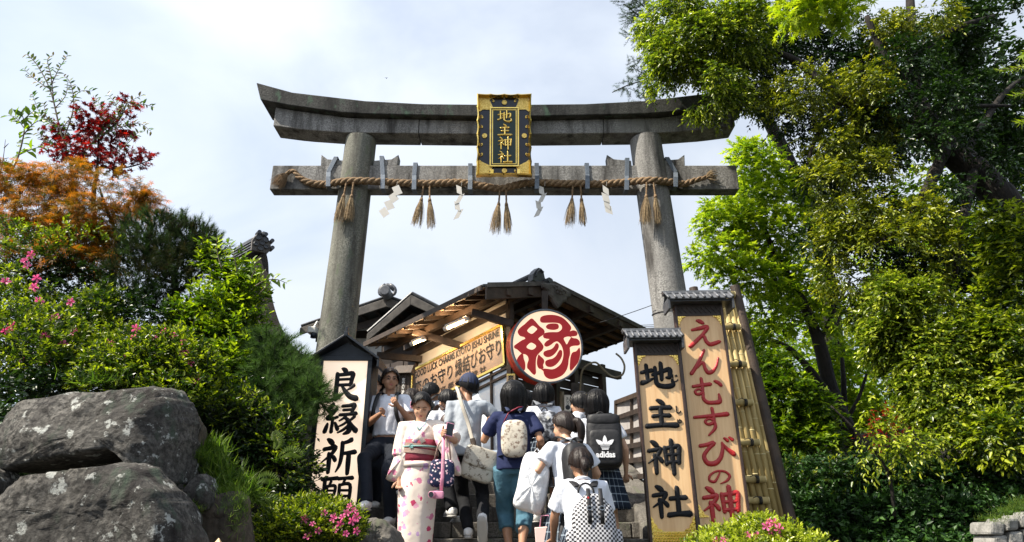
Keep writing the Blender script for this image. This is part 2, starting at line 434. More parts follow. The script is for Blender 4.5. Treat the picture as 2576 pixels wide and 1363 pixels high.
# ------------------------------------------------------------------ the torii
TD = 10.0
def zat(py, D): return P(1288, py, D).z
def xat(px, py, D): return P(px, py, D).x
torii = thing('torii_gate', 'tall weathered grey granite torii gate spanning the stairs', 'gate', (xat(1267, 700, TD), TD, 2.0))
TO = Vector(torii.location)
def sweep_x(rows):
    """rows: (x, [(y,z)...]) -> lofted closed solid"""
    mb = MB(); k = len(rows[0][1])
    for x, sec in rows:
        for i, (y, z) in enumerate(sec):
            xx = x if not hasattr(x, '__len__') else x[i]
            mb.v.append((xx - TO.x, y - TO.y, z - TO.z))
    n = len(rows)
    for i in range(n - 1):
        for j in range(k):
            mb.f.append((i * k + j, i * k + (j + 1) % k, (i + 1) * k + (j + 1) % k, (i + 1) * k + j))
    mb.f.append(tuple(range(k))[::-1]); mb.f.append(tuple((n - 1) * k + j for j in range(k)))
    return mb
def interp(x, xs, ys): return float(np.interp(x, xs, ys))
def half(px_list):     # mirrored sample positions around the gate's centre line
    return sorted(set([-p for p in px_list] + list(px_list)))
kd = [0, 69, 140, 206, 280, 353, 420, 480, 540, 590, 635]
kt = ([0, 69, 206, 353, 540, 635], [262, 262, 260.6, 253, 231.6, 207])
kb = ([0, 69, 392, 547, 626], [291, 291, 284, 263, 249])
rows = []
FK, BK = TD - .33, TD + .30
for d in half(kd):
    a = abs(d); s = 1 if d >= 0 else -1
    zt = zat(interp(a, *kt), FK - .03); zb = zat(interp(a, *kb), FK)
    mp_ = mpp(270, FK)
    x = TO.x + d * mp_ * (.995)
    end = .09 if a > 630 else 0
    rows.append(((x, x, x - s * end * 0, x, x, x), [(FK - .03, zt), (FK, zb), (BK, zb), (BK + .03, zt), (TD + .12, zt + .07), (TD - .12, zt + .07)]))
rows2 = []
for i, (xs, sec) in enumerate(rows):
    if i in (0, len(rows) - 1):
        s = -1 if i == 0 else 1
        xs = (xs[0], xs[1] - s * .10, xs[2] - s * .10, xs[3], xs[4], xs[5])
    rows2.append((xs, sec))
sweep_x(rows2).build('lintel_cap', M['granite_cap'], torii, bevel=.012)
# second lintel, three joined stones
FS, BS = TD - .20, TD + .19
st_ = ([0, 392, 547, 600], [288, 282, 261, 250]); sb_ = ([0, 69, 401, 508, 583], [336, 336, 332.5, 325, 315.5])
def shimaki(d0, d1, n):
    rr = []
    for i in range(n + 1):
        d = d0 + (d1 - d0) * i / n; a = abs(d)
        zt = zat(interp(a, *kb), FK) - .004; zb = zat(interp(a, *sb_), FS)
        x = TO.x + d * mpp(325, FS)
        rr.append((x, [(FS, zt), (FS, zb), (BS, zb), (BS, zt)]))
    return rr
for d0, d1, n in ((-583, -216, 12), (-214.5, 250, 10), (251.5, 583, 12)):
    sweep_x(shimaki(d0, d1, n)).build('lintel_stone', M['granite'], torii, bevel=.014)
# tie beam
FN, BN = TD - .12, TD + .11
zt, zb = zat(415, FN), zat(475.5, FN)
xl, xr = xat(682, 445, FN), xat(1856, 445, FN)
sweep_x([(xl, [(FN, zt), (FN, zb), (BN, zb), (BN, zt)]), (xr, [(FN, zt), (FN, zb), (BN, zb), (BN, zt)])]).build('tie_beam', M['granite'], torii, bevel=.014)
# wedges beside the pillars
def wedge(px_in, px_out, side):
    o = MB(); z0 = zt + .002
    h0, h1 = zat(398, FN) - zt, zat(390, FN) - zt
    xi, xo = xat(px_in, 400, FN) - TO.x, xat(px_out, 400, FN) - TO.x
    pr = [(xi, 0), (xo, 0), (xo + side * .01, h1 * 1.1), (xo - side * .10, h0 * .95), (xi, h0 * .72)]
    v = [(x, y, z0 + z - TO.z) for y in (-.11, .10) for x, z in pr]
    o.add(v, [(0, 1, 2, 3, 4), (9, 8, 7, 6, 5)] + [(i, (i + 1) % 5, 5 + (i + 1) % 5, 5 + i) for i in range(5)])
    o.build('wedge', M['granite'], torii, bevel=.008)
for a, b, s in ((870, 808, -1), (940, 1000, 1), (1588, 1529, -1), (1668, 1722, 1)): wedge(a, b, s)
# pillars: lean inwards, taper upwards
PILL = []
for (pt, yt, wt, pb, yb, wb, mt) in ((911.5, 330, 77, 848, 843, 97, 'granite_left'), (1620, 331, 79, 1694, 829, 97, 'granite')):
    top = P(pt, yt, TD - .0); bot = P(pb, yb, TD)
    ax = (bot - top).normalized(); ztop = zat(336, FS) - .003
    top = top + ax * ((ztop - top.z) / ax.z)
    base = top + ax * ((1.75 - top.z) / ax.z)
    r0, r1 = wt / 2 * mpp(yt, TD - .2), wb / 2 * mpp(yb, TD - .2)
    r2 = r1 + (r1 - r0) * .35
    pts, rr = [], []
    for i in range(19):
        t = i / 18; p = top.lerp(base, t); pts.append(p - TO); rr.append((r0 + (r2 - r0) * t))
    mb = MB().tube(pts, rr, 40); o = mb.build('pillar', M[mt], torii, smooth=True)
    md = o.modifiers.new('edge', 'EDGE_SPLIT'); md.split_angle = R(50)
    PILL.append((top, base, r0, r2))
    foot = MB().tube([base - TO + Vector((0, 0, -.35)), base - TO + Vector((0, 0, .12))], [r2 * 1.35, r2 * 1.25], 28)
    foot.build('plinth', M['granite'], torii, bevel=.02)
def pillar_at(i, py):
    t, b, r0, r2 = PILL[i]
    z = zat(py, TD - r2); k = (t.z - z) / (t.z - b.z)
    return t.lerp(b, k), r0 + (r2 - r0) * k

# metal straps over the tie beam that carry the rope
straps = [(845, 395, 826, 462), (960, 393, 963, 468), (1045, 410, 1042, 470), (1183, 412, 1183, 470), (1350, 411, 1351, 468), (1476, 411, 1478, 468), (1578, 398, 1577, 471), (1678, 396, 1700, 463)]
sl = ['leftmost grey metal strap, slanting down beside the left pillar', 'grey metal strap just right of the left pillar', 'grey metal strap between the left pillar and the nearest hanging tassels',
      'grey metal strap next to the left side of the gold tablet', 'grey metal strap next to the right side of the gold tablet', 'grey metal strap above the tassels right of the gold tablet',
      'grey metal strap just left of the right pillar', 'rightmost grey metal strap, slanting beside the right pillar']
for (x0, y0, x1, y1), lb in zip(straps, sl):
    a, b = P(x0, y0, FN - .012), P(x1, y1 - 30, FN - .012)
    c, d = P(x1, y1 - 18, FN - .15), P(x1 - .5, y1 + 6, FN - .15)
    t = thing('rope_strap', lb + ' holding the rope', 'strap', a, 0, 'metal straps over the tie beam')
    off = Vector(t.location)
    w = .072
    mb = MB()
    mb.beam(a - off + Vector((0, .0, 0)), b - off, .012, w, up=(1, 0, 0))
    mb.build('upper_band', M['metal_strap'], t, bevel=.003)
    mb = MB()
    top_b = a - off + Vector((0, .0, .006))
    mb.beam(top_b + Vector((0, -.006, 0)), top_b + Vector((0, .25, 0)), w, .012)
    mb.build('top_band', M['metal_strap'], t, bevel=.003)
    mb = MB()
    mb.beam(b - off + Vector((0, .012, .01)), c - off, .010, w * .98, up=(1, 0, 0))
    mb.beam(c - off, d - off, .012, w, up=(1, 0, 0))
    mb.beam(d - off + Vector((0, -.006, .004)), d - off + Vector((0, .148, -.0)), w, .010)
    mb.build('lower_loop', M['metal_strap'], t, bevel=.003)

# the straw rope
rp = [(720, 437), (738, 430), (753, 445), (778, 459), (817, 463), (872, 455), (920, 455), (979, 458), (1030, 460), (1082, 461), (1125, 459), (1163, 459), (1211, 467), (1258, 474), (1290, 467), (1322, 460), (1370, 459), (1419, 461), (1458, 461), (1495, 462), (1532, 461), (1570, 458), (1607, 455), (1645, 453), (1687, 458), (1720, 462), (1742, 455), (1778, 445)]
def ropeD(px):
    D = FN - .065
    for i in (0, 1):
        c, r = pillar_at(i, 455); cx = 1288 + c.x / (mpp(455, TD))
        d = abs(px - cx) * mpp(455, TD)
        if d < .48: D = min(D, TD - .02 - math.sqrt(max(0, (r + .06) ** 2 - min(d, r * 0.99) ** 2)) * 1.0) if d < r else min(D, FN - .065 - (.48 - d) * .2)
    return D
rope = thing('straw_rope', 'thick twisted brown straw rope tied along the stone tie beam', 'rope', P(1258, 474, FN - .06))
ro = Vector(rope.location)
cl = [P(px, py, ropeD(px)) for px, py in rp]
cl = [Vector(p) for p in catmull(cl, 14)]
L = [0]
for i in range(1, len(cl)): L.append(L[-1] + (cl[i] - cl[i - 1]).length)
for k in range(3):
    mb = MB(); pts = []; rr = []
    for i, p in enumerate(cl):
        d = (cl[min(i + 1, len(cl) - 1)] - cl[max(i - 1, 0)]).normalized()
        a = d.cross(Vector((0, 1, 0))).normalized(); c = d.cross(a)
        ph = -L[i] / .30 * 2 * math.pi + k * 2 * math.pi / 3
        taper = min(1, .55 + L[i] * .9, .6 + (L[-1] - L[i]) * .8)
        pts.append(p - ro + (a * math.cos(ph) + c * math.sin(ph)) * .030 * taper); rr.append(.034 * taper * (1 + .06 * math.sin(i * 1.7 + k)))
    mb.tube(pts, rr, 8); mb.build('rope_strand', M['rope'], rope, smooth=True)
def straw_bunch(p0, d, length, spread, n, seed, r=.0028, off=Vector((0, 0, 0)), base=.03, sag=.35):
    rg = rnd(seed); mb = MB()
    d = Vector(d).normalized(); a = d.orthogonal().normalized(); c = d.cross(a)
    for i in range(n):
        t = rg.random() * 2 * math.pi; q = math.sqrt(rg.random())
        s0 = Vector(p0) + (a * math.cos(t) + c * math.sin(t)) * base * q
        e = d * length * rg.uniform(.72, 1.05) + (a * math.cos(t) + c * math.sin(t)) * spread * q * rg.uniform(.6, 1.3)
        m1 = s0 + e * .5 + (a * math.cos(t) + c * math.sin(t)) * spread * .16
        en = s0 + e + Vector((0, 0, -sag * rg.random() * spread))
        mb.tube([s0 - off, m1 - off, en - off], [r, r, r * .7], 4)
    return mb
s_l = P(722, 436, ropeD(722)); straw_bunch(s_l, (-.55, -.1, -.85), .26, .10, 170, 3, .0026, ro, .02, .5).build('frayed_end', M['rope'], rope)
s_r = P(1776, 446, ropeD(1778)); straw_bunch(s_r, (1, -.12, .25), .17, .12, 80, 4, .003, ro, .02, .2).build('frayed_end', M['straw'], rope)
# tassels
tas = [((871, 463), (850, 558), 'left one of the pair of straw tassels hanging in front of the left pillar'), ((889, 465), (874, 556), 'right one of the pair of straw tassels hanging in front of the left pillar'),
       ((1065, 471), (1049, 569), 'left straw tassel of the pair hanging between the left pillar and the gold tablet'), ((1081, 472), (1081, 571), 'right straw tassel of the pair hanging between the left pillar and the gold tablet'),
       ((1257, 482), (1249, 582), 'left straw tassel of the pair hanging below the gold tablet'), ((1273, 482), (1276, 584), 'right straw tassel of the pair hanging below the gold tablet'),
       ((1441, 472), (1434, 569), 'left straw tassel of the pair hanging between the gold tablet and the right pillar'), ((1461, 472), (1467, 568), 'right straw tassel of the pair hanging between the gold tablet and the right pillar'),
       ((1627, 464), (1622, 560), 'left one of the pair of straw tassels hanging in front of the right pillar'), ((1645, 465), (1657, 557), 'right one of the pair of straw tassels hanging in front of the right pillar')]
for i, (a, b, lb) in enumerate(tas):
    D = ropeD(a[0]) - .03
    p, q = P(a[0], a[1], D), P(b[0], b[1], D - .02)
    t = thing('straw_tassel', lb, 'tassel', p, 0, 'straw tassels hanging from the rope')
    d = (q - p); Lk = d.length; d.normalize()
    nk = [Vector((0, 0, .04)), d * .06, d * Lk * .27]
    mb = MB()
    for k in range(2):
        pp = [n_ + Vector((math.cos(j * 2.1 + k * 3.14) * .009, math.sin(j * 2.1 + k * 3.14) * .009, 0)) for j, n_ in enumerate(catmull([tuple(x) for x in nk], 6))]
        pp = [Vector(x) for x in pp]; mb.tube(pp, .011, 6)
    mb.build('cord_neck', M['rope'], t, smooth=True)
    MB().tube([d * Lk * .25, d * Lk * .31, d * Lk * .36], [.014, .028, .030], 10).build('binding', M['rope'], t, smooth=True)
    straw_bunch(d * Lk * .30, (d + Vector((math.sin(i * 2.7) * .05, 0, 0))).normalized(), Lk * (.70 + .04 * math.sin(i * 5.1)), .066 + .022 * math.sin(i * 3.3), 120 + i * 4, 50 + i, .0027, Vector((0, 0, 0)), .018, .1).build('straw', M['straw'], t)
# paper streamers
sh = [((999, 468), [(999, 478), (990, 496), (979, 514), (966, 532)], -1, 'zigzag white paper streamer just right of the left pillar'),
      ((1161, 468), [(1157, 477), (1153, 499), (1152, 517), (1150, 537)], 0, 'zigzag white paper streamer left of the gold tablet'),
      ((1370, 468), [(1364, 478), (1361, 497), (1357, 515), (1352, 531)], 0, 'zigzag white paper streamer right of the gold tablet'),
      ((1525, 468), [(1524, 478), (1524, 496), (1527, 512), (1531, 524)], 1, 'zigzag white paper streamer just left of the right pillar')]
for i, (a, pcs, sd, lb) in enumerate(sh):
    D = ropeD(a[0]) - .05; p = P(a[0], a[1] - 9, D)
    t = thing('paper_streamer', lb, 'streamer', p, 0, 'zigzag paper streamers hanging from the rope')
    mb = MB(); rg = rnd(i + 9)
    for k, (x, y) in enumerate(pcs):
        c = P(x, y, D - .02) - p; w, h = (.060 if sd else .047), .080
        ang = (-.45 if k % 2 == 0 else .38) if sd == 0 else (.55 * -sd + (.15 if k % 2 else -.15))
        if sd == 0: c.x += (.018 if k % 2 else -.012)
        sk = rg.uniform(-.02, .02); u = Vector((math.cos(ang), sk, math.sin(ang))); v = Vector((-math.sin(ang) * .4 - .28, sk, math.cos(ang)))
        if k % 2 and sd == 0: v = Vector((.45, sk, 1))
        yo = Vector((0, .006 * k, 0))
        q = [c + yo - u * w - v * h, c + yo + u * w - v * h, c + yo + u * w + v * h, c + yo - u * w + v * h]
        mb.slab(q, .002, (0, 1, 0))
    mb.build('folded_paper', M['paper'], t)
    MB().tube([Vector((0, .03, .04)), Vector((.006, -.02, .0)), Vector((0, 0, -.06))], .003, 5).build('thread', M['paper'], t)

# ------------------------------------------------------------------ the gold tablet
gp = P(1269, 340, 9.50)
tm = facing_frame(gp, 0.0, R(11), 0)
tab = thing('shrine_tablet', 'ornate gold and green shrine name tablet hung at the middle of the stone gate', 'sign', mat=tm)
def tuv(px, py):
    q = onplane(px, py, gp, tm.to_3x3() @ Vector((0, 0, 1))); return tm.inverted() @ q
tl, br = tuv(1200, 238), tuv(1338, 443)
W2, H2 = (br.x - tl.x) / 2, (tl.y - br.y) / 2
cxm, cym = (br.x + tl.x) / 2, (br.y + tl.y) / 2
MB().box(cxm - W2 * .9, cxm + W2 * .9, cym - H2 * .93, cym + H2 * .93, -.09, -.03).build('back_panel', M['lacquer_navy'], tab)
# wavy border
def border(w, h, amp, n=14):
    pts = []
    for (ax, ay, bx, by, nx, ny, c) in ((-w, h, w, h, 0, -1, n * 4), (w, h, w, -h, -1, 0, n * 6), (w, -h, -w, -h, 0, 1, n * 4), (-w, -h, -w, h, 1, 0, n * 6)):
        for i in range(c):
            t = i / c; e = math.sin(math.pi * t)
            cyc = 4 if c == n * 4 else 6
            g = amp * (abs(math.sin(t * cyc * math.pi)) ** .7) * min(1, 4 * min(t, 1 - t) + .0)
            pts.append((ax + (bx - ax) * t + nx * g * 1.0, ay + (by - ay) * t + ny * g))
    return pts
o1 = border(W2, H2, .016); o2 = border(W2 * .955, H2 * .97, .014); o3 = border(W2 * .905, H2 * .94, .016); n = len(o1)
mb = MB(); vv = []
for ring, z in ((o1, -.07), (o1, .055), (o2, .075), (o3, .0), (o3, -.05)):
    vv += [(x + cxm, y + cym, z) for x, y in ring]
mb.add(vv, [(r * n + i, r * n + (i + 1) % n, (r + 1) * n + (i + 1) % n, (r + 1) * n + i) for r in range(4) for i in range(n)])
mb.build('wavy_border', M['gold'], tab)
# inner frames and green panel
iw, ih = (tuv(1316, 340).x - tuv(1237, 340).x) / 2, (tuv(1269, 270).y - tuv(1269, 419).y) / 2
icx, icy = (tuv(1316, 340).x + tuv(1237, 340).x) / 2, (tuv(1269, 270).y + tuv(1269, 419).y) / 2
icx = cxm + .004
iw *= .93
def rectframe(name, w, h, t, z0, z1, m):
    for (x0, x1, y0, y1) in ((-w, w, h - t, h), (-w, w, -h, -h + t), (-w, -w + t, -h + t, h - t), (w - t, w, -h + t, h - t)):
        MB().box(icx + x0, icx + x1, icy + y0, icy + y1, z0, z1).build(name, m, tab, bevel=.003)
MB().box(icx - iw, icx + iw, icy - ih, icy + ih, -.03, .004).build('panel_base', M['lacquer_navy'], tab)
rectframe('outer_moulding', iw, ih, .022, .004, .022, M['gold'])
rectframe('inner_moulding', iw - .038, ih - .038, .014, .004, .016, M['gold'])
MB().box(icx - iw + .052, icx + iw - .052, icy - ih + .052, icy + ih - .052, .004, .008).build('green_panel', M['lacquer_green'], tab)
for ch, (ya, yb) in zip('地主神社', ((277, 309), (312, 343), (345, 377), (380, 411))):
    a, b = tuv(1252, yb), tuv(1288, ya)
    brush_char(ch, a.x, a.y, b.x, b.y, .010, .018, 1.0).build('raised_character', M['gold'], tab, smooth=True)
# corner filigree, scrolls, medallions
for sx in (-1, 1):
    for sy in (-1, 1):
        X, Y = cxm + sx * W2 * .90, cym + sy * H2 * .935
        ix, iy = icx + sx * iw, icy + sy * ih
        for lab in (0, 1):
            if lab == 0: poly = [(X, Y), (ix, iy), (ix, iy - sy * .03), (X - sx * .05, Y - sy * .20), (X, Y - sy * .24)]
            else: poly = [(X, Y), (ix, iy), (ix - sx * .05, iy), (X - sx * .16, Y - sy * .035), (X - sx * .20, Y)]
            MB().prism(poly, -.03, -.012 + .003 * lab).build('corner_plate', M['gold_rough'], tab)
        def scroll(x, y, dx, dy, s):
            pts = []
            for k in range(14):
                t = k / 13; a = t * 4.2; r_ = s * (1 - t * .62)
                pts.append((x + dx * (t * s * .4 + math.sin(a) * r_ * .6), y + dy * (1 - math.cos(a)) * r_ * .8, -.018))
            MB().tube([Vector(p) for p in pts], [.007] * 12 + [.009, .011], 6).build('scroll', M['gold'], tab, smooth=True)
        scroll(X - sx * .02, Y - sy * .30, -sx, -sy, .055)
        scroll(X - sx * .02, Y - sy * .47, -sx, -sy, .050)
        scroll(X - sx * .20, Y - sy * .025, -sx, -sy * .9, .055)
for x, y in ((1269, 256), (1269, 428), (1219, 340), (1319, 340)):
    q = tuv(x, y); mb = MB().disc((q.x, q.y), .043, -.028, -.006, 24)
    mb.build('medallion', M['gold_rough'], tab, bevel=.006)
for x in (1238, 1305):
    q = tuv(x, 436)
    MB().box(q.x - .025, q.x + .025, q.y - .03, q.y + .045, .0, .085).build('bracket', M['gold'], tab, bevel=.005)
MB().beam(Vector((cxm - .1, cym + H2 * .5, -.08)), Vector((cxm - .1, cym + H2 * .5, -.36)), .05, .05).beam(Vector((cxm + .1, cym + H2 * .5, -.08)), Vector((cxm + .1, cym + H2 * .5, -.36)), .05, .05).build('hanger', M['metal_strap'], tab)
# short strut of the gate behind the tablet
zt0, zb0 = zat(336, FS) - .004, zat(415, FN) + .003
MB().box(-.16, .16, -.12, .12, zb0 - TO.z, zt0 - TO.z).build('centre_strut', M['granite'], torii, bevel=.01)

# ------------------------------------------------------------------ lit box sign on the left
LS = P(868, 1080, 7.2)
lm = facing_frame(LS, 0, 0, R(-.2))
lit = thing('box_sign', 'tall lit box sign with black brush characters and dark gabled roof, left of the stairs', 'sign', mat=lm)
def luv(px, py, z=0.0):
    nn = lm.to_3x3() @ Vector((0, 0, 1)); return lm.inverted() @ onplane(px, py, LS + nn * z, nn)
a, b = luv(815, 907), luv(926, 912)
x0, x1, yt_, yb_ = a.x, b.x, a.y, luv(850, 1400).y
M['lit_panel'], n_, l_, p_ = newmat('lit_panel')
p_.inputs['Base Color'].default_value = (.80, .70, .58, 1); p_.inputs['Roughness'].default_value = .5
# the lit sheet itself emits; random noise stands in for uneven inner light
tc = n_.new('ShaderNodeTexCoord'); wv = n_.new('ShaderNodeTexNoise'); wv.inputs['Scale'].default_value = 1.4; wv.inputs['Detail'].default_value = 1
l_.new(tc.outputs['Object'], wv.inputs['Vector'])
mr = n_.new('ShaderNodeMapRange'); mr.inputs['From Min'].default_value = .3; mr.inputs['From Max'].default_value = .7; mr.inputs['To Min'].default_value = .30; mr.inputs['To Max'].default_value = .50
l_.new(wv.outputs['Fac'], mr.inputs['Value']); l_.new(mr.outputs['Result'], p_.inputs['Emission Strength'])
p_.inputs['Emission Color'].default_value = (1.0, .76, .55, 1)
MB().box(x0, x1, yb_, yt_, -.02, 0).build('lit_panel', M['lit_panel'], lit)
fw = .048
for (xa, xb, ya, yb2) in ((x0 - fw, x0, yb_, yt_), (x1, x1 + fw, yb_, yt_), (x0 - fw, x1 + fw, yt_, yt_ + fw * 1.1)):
    MB().box(xa, xb, ya, yb2, -.05, .022).build('frame_rail', M['navy_box'], lit, bevel=.003)
MB().box(x0 - fw + .003, x1 + fw - .003, yb_, yt_ + fw, -.36, -.052).build('box', M['navy_box'], lit, bevel=.004)
for ch, (xa, ya, xb, yb2) in zip('良縁祈願', ((822, 926, 905, 1008), (812, 1014, 902, 1096), (804, 1102, 897, 1192), (799, 1196, 888, 1284))):
    p0, p1 = luv(xa, yb2), luv(xb, ya)
    brush_char(ch, p0.x, p0.y, p1.x, p1.y, .002, .007, 1.18).build('brush_character', M['black_paint'], lit, smooth=True)
ap = luv(877, 843, .12); el_, er_ = luv(787, 903, .12), luv(957, 904, .12)
cx = (x0 + x1) / 2
gx, gy, ay = .375, el_.y, ap.y
MB().add([(x0 - fw + .01, yt_ + fw * 1.1, .0), (x1 + fw - .01, yt_ + fw * 1.1, .0), (cx, ay - .05, .0), (x0 - fw + .01, yt_ + fw * 1.1, -.35), (x1 + fw - .01, yt_ + fw * 1.1, -.35), (cx, ay - .05, -.35)],
         [(0, 1, 2), (5, 4, 3), (0, 3, 4, 1), (1, 4, 5, 2), (2, 5, 3, 0)]).build('gable_fill', M['navy_box'], lit)
for s in (-1, 1):
    A, B = Vector((cx, ay, .12)), Vector((cx + s * gx, gy, .12)); d = Vector((0, 0, -.60))
    mb = MB().slab([A, B, B + d, A + d], .028, Vector((0, 1, 0)))
    mb.build('roof_slope', M['navy_box'], lit, bevel=.004)
    MB().box(cx + s * gx - .02, cx + s * gx + .004, gy - .075, gy + .0, -.47, .115).build('eave_board', M['navy_box'], lit, bevel=.003)
MB().box(cx - .012, cx + .012, ay + .02, ay + .105, .06, .10).build('finial', M['navy_box'], lit, bevel=.003)
MB().box(cx - .02, cx + .02, ay - .005, ay + .045, -.47, .125).build('ridge_cap', M['navy_box'], lit, bevel=.004)

# ------------------------------------------------------------------ the two carved board signs on the right
M['hexgold'] = mat('hexgold', (.75, .52, .12), (.95, .75, .30), .35, 30, metal=.8)
def corner_orn(parent, x, y, sx, sy, s=.075):
    mb = MB()
    poly = [(x, y), (x + sx * s * 1.15, y), (x + sx * s * .9, y + sy * s * .22), (x + sx * s * .62, y + sy * s * .25), (x + sx * s * .5, y + sy * s * .6), (x + sx * s * .26, y + sy * s * .85), (x + sx * s * .22, y + sy * s * 1.15), (x, y + sy * s * 1.4)]
    mb.prism(poly, .004, .009)
    for (cx_, cy_, r_) in ((.25, .25, .17), (.62, .14, .12), (.16, .72, .13), (.9, .1, .08), (.1, 1.1, .08), (.45, .45, .1)):
        pts = [Vector((x + sx * s * (cx_ + r_ * math.cos(t)), y + sy * s * (cy_ + r_ * math.sin(t)), .011)) for t in [k * .7 for k in range(8)]]
        mb.tube(pts, .0035, 5)
    mb.build('gold_corner', M['gold'], parent)
def board_sign(label, name, D, Lp, Rp, yt, ytiles, chars, mchar, roll, furigana=(), bold=1.1, roofx=(0, 0)):
    org = P((Lp + Rp) / 2, yt, D); m = facing_frame(org, 0, 0, roll)
    t = thing(name, label, 'sign', mat=m)
    nn = m.to_3x3() @ Vector((0, 0, 1)); mi = m.inverted()
    def uv(px, py): return mi @ onplane(px, py, org, nn)
    xa, xb = uv(Lp, yt).x, uv(Rp, yt).x; yb = -(org.z - .9)
    MB().box(xa, xb, yb, 0, -.03, 0).build('board', M['board'], t)
    f = .026
    for (p0, p1) in ((xa - f, xa), (xb, xb + f)):
        MB().box(p0, p1, yb - .1, .13, -.06, .025).build('side_post', M['board_frame'], t, bevel=.004)
    MB().box(xa, xb, .0, .13, -.045, .012).build('fretwork_back', M['wood_dark'], t)
    for k in range(9):   # carved lattice under the roof
        q = xa + (xb - xa) * (k + .5) / 9
        MB().beam(Vector((q - .028, .03, .014)), Vector((q + .028, .10, .014)), .010, .010, up=(0, 0, 1)).build('lattice_bar', M['wood_dark'], t)
        MB().beam(Vector((q - .028, .10, .018)), Vector((q + .028, .03, .018)), .010, .008, up=(0, 0, 1)).build('lattice_bar', M['wood_dark'], t)
    # small tiled roof
    ra, rb = xa - .105 + roofx[0], xb + .105 + roofx[1]
    MB().box(ra + .01, rb - .01, .125, .150, -.15, .13).build('eave_board', M['tile'], t, bevel=.004)
    nt_ = 9; w = (rb - ra) / nt_
    fr0, fr1 = Vector((0, .152, .16)), Vector((0, .255, .015))
    for k in range(nt_):
        q = ra + w * (k + .5)
        A = [Vector((q - w * .48, fr0.y, fr0.z)), Vector((q + w * .48, fr0.y, fr0.z)), Vector((q + w * .48, fr1.y, fr1.z)), Vector((q - w * .48, fr1.y, fr1.z))]
        MB().slab(A, .012, (0, -.8, -.5)).build('flat_tile', M['tile_light'], t)
        A = [p + Vector((0, 0, 0)) for p in A]; B = [Vector((p.x, p.y, -p.z - .02)) for p in A]
        MB().slab(B, .012, (0, -.8, .5)).build('flat_tile', M['tile_light'], t)
    for k in range(nt_ + 1):
        q = ra + w * k
        MB().tube([Vector((q, fr0.y + .008, fr0.z + .006)), Vector((q, fr1.y + .008, fr1.z))], [.015, .012], 8).build('round_tile', M['tile_light'], t, smooth=True)
    MB().add([(ra - .015, .245, .04), (rb + .015, .245, .04), (rb + .03, .285, 0.02), (ra - .03, .285, 0.02), (ra - .015, .245, -.07), (rb + .015, .245, -.07), (rb + .03, .285, -.06), (ra - .03, .285, -.06)],
             [(0, 1, 2, 3), (7, 6, 5, 4), (0, 4, 5, 1), (3, 2, 6, 7), (0, 3, 7, 4), (1, 5, 6, 2)]).build('ridge', M['tile'], t, bevel=.004)
    for s, q in ((-1, ra), (1, rb)):
        MB().box(q - .012, q + .012, .04, .16, -.10, .15).build('gable_board', M['tile'], t, bevel=.003)
    # carved characters
    for ch, (x0_, y0_, x1_, y1_) in chars:
        a_, b_ = uv(x0_, y1_), uv(x1_, y0_)
        brush_char(ch, a_.x, a_.y, b_.x, b_.y, .003, .010, bold).build('carved_character', mchar, t, smooth=True)
    for ch, (x0_, y0_, x1_, y1_) in furigana:
        a_, b_ = uv(x0_, y1_), uv(x1_, y0_)
        fit_text('reading_character', ch, a_.x, a_.y, b_.x, b_.y, .004, mchar, t, bold=.03)
    corner_orn(t, xa + .004, -.004, 1, -1); corner_orn(t, xb - .004, -.004, -1, -1)
    return t, uv, xa, xb
ts, tuv2, xa, xb = board_sign('taller light wooden sign with red carved hiragana under a small tiled roof', 'carved_sign', 7.0, 1703, 1813, 794, 0,
    [('え', (1727, 803, 1803, 876)), ('ん', (1733, 878, 1806, 943)), ('む', (1741, 948, 1816, 1018)), ('す', (1749, 1024, 1829, 1096)), ('び', (1761, 1098, 1843, 1172)), ('の', (1780, 1180, 1836, 1217)), ('神', (1771, 1222, 1860, 1316))], M['red_paint'], R(1.0), (), 1.12)
q = tuv2(1800, 1300)
corner_orn(ts, xa + .004, q.y, 1, 1, .085)
ss, suv, xa, xb = board_sign('shorter light wooden sign with four black carved characters under a small tiled roof', 'carved_sign', 6.85, 1602, 1705, 893, 0,
    [('地', (1614, 910, 1692, 979)), ('主', (1624, 1002, 1700, 1080)), ('神', (1631, 1106, 1712, 1194)), ('社', (1642, 1219, 1730, 1304))], M['black_paint'], R(.9),
    [('じ', (1692, 941, 1705, 961)), ('し', (1701, 1020, 1712, 1040)), ('ゆ', (1704, 1053, 1715, 1066))], 1.2, (.0, -.075))
q = suv(1690, 1336)
corner_orn(ss, xa + .004, q.y + .0, 1, 1, .095); corner_orn(ss, xb - .004, q.y + .0, -1, 1, .095)
MB().box(xa, xb, q.y - .35, q.y, .001, .006).build('gold_band', M['hexgold'], ss)
hx = MB()
for r_ in range(7):
    for c_ in range(17):
        cx_, cy_ = xa + .016 + c_ * .0262 + (r_ % 2) * .0131, q.y - .018 - r_ * .024
        if cx_ > xb - .012: continue
        hx.prism([(cx_ + .0135 * math.cos(k * math.pi / 3 + .52), cy_ + .0135 * math.sin(k * math.pi / 3 + .52)) for k in range(6)], .006, .011, .35)
o = hx.build('hexagon_studs', M['gold'], ss); o['kind'] = 'stuff'

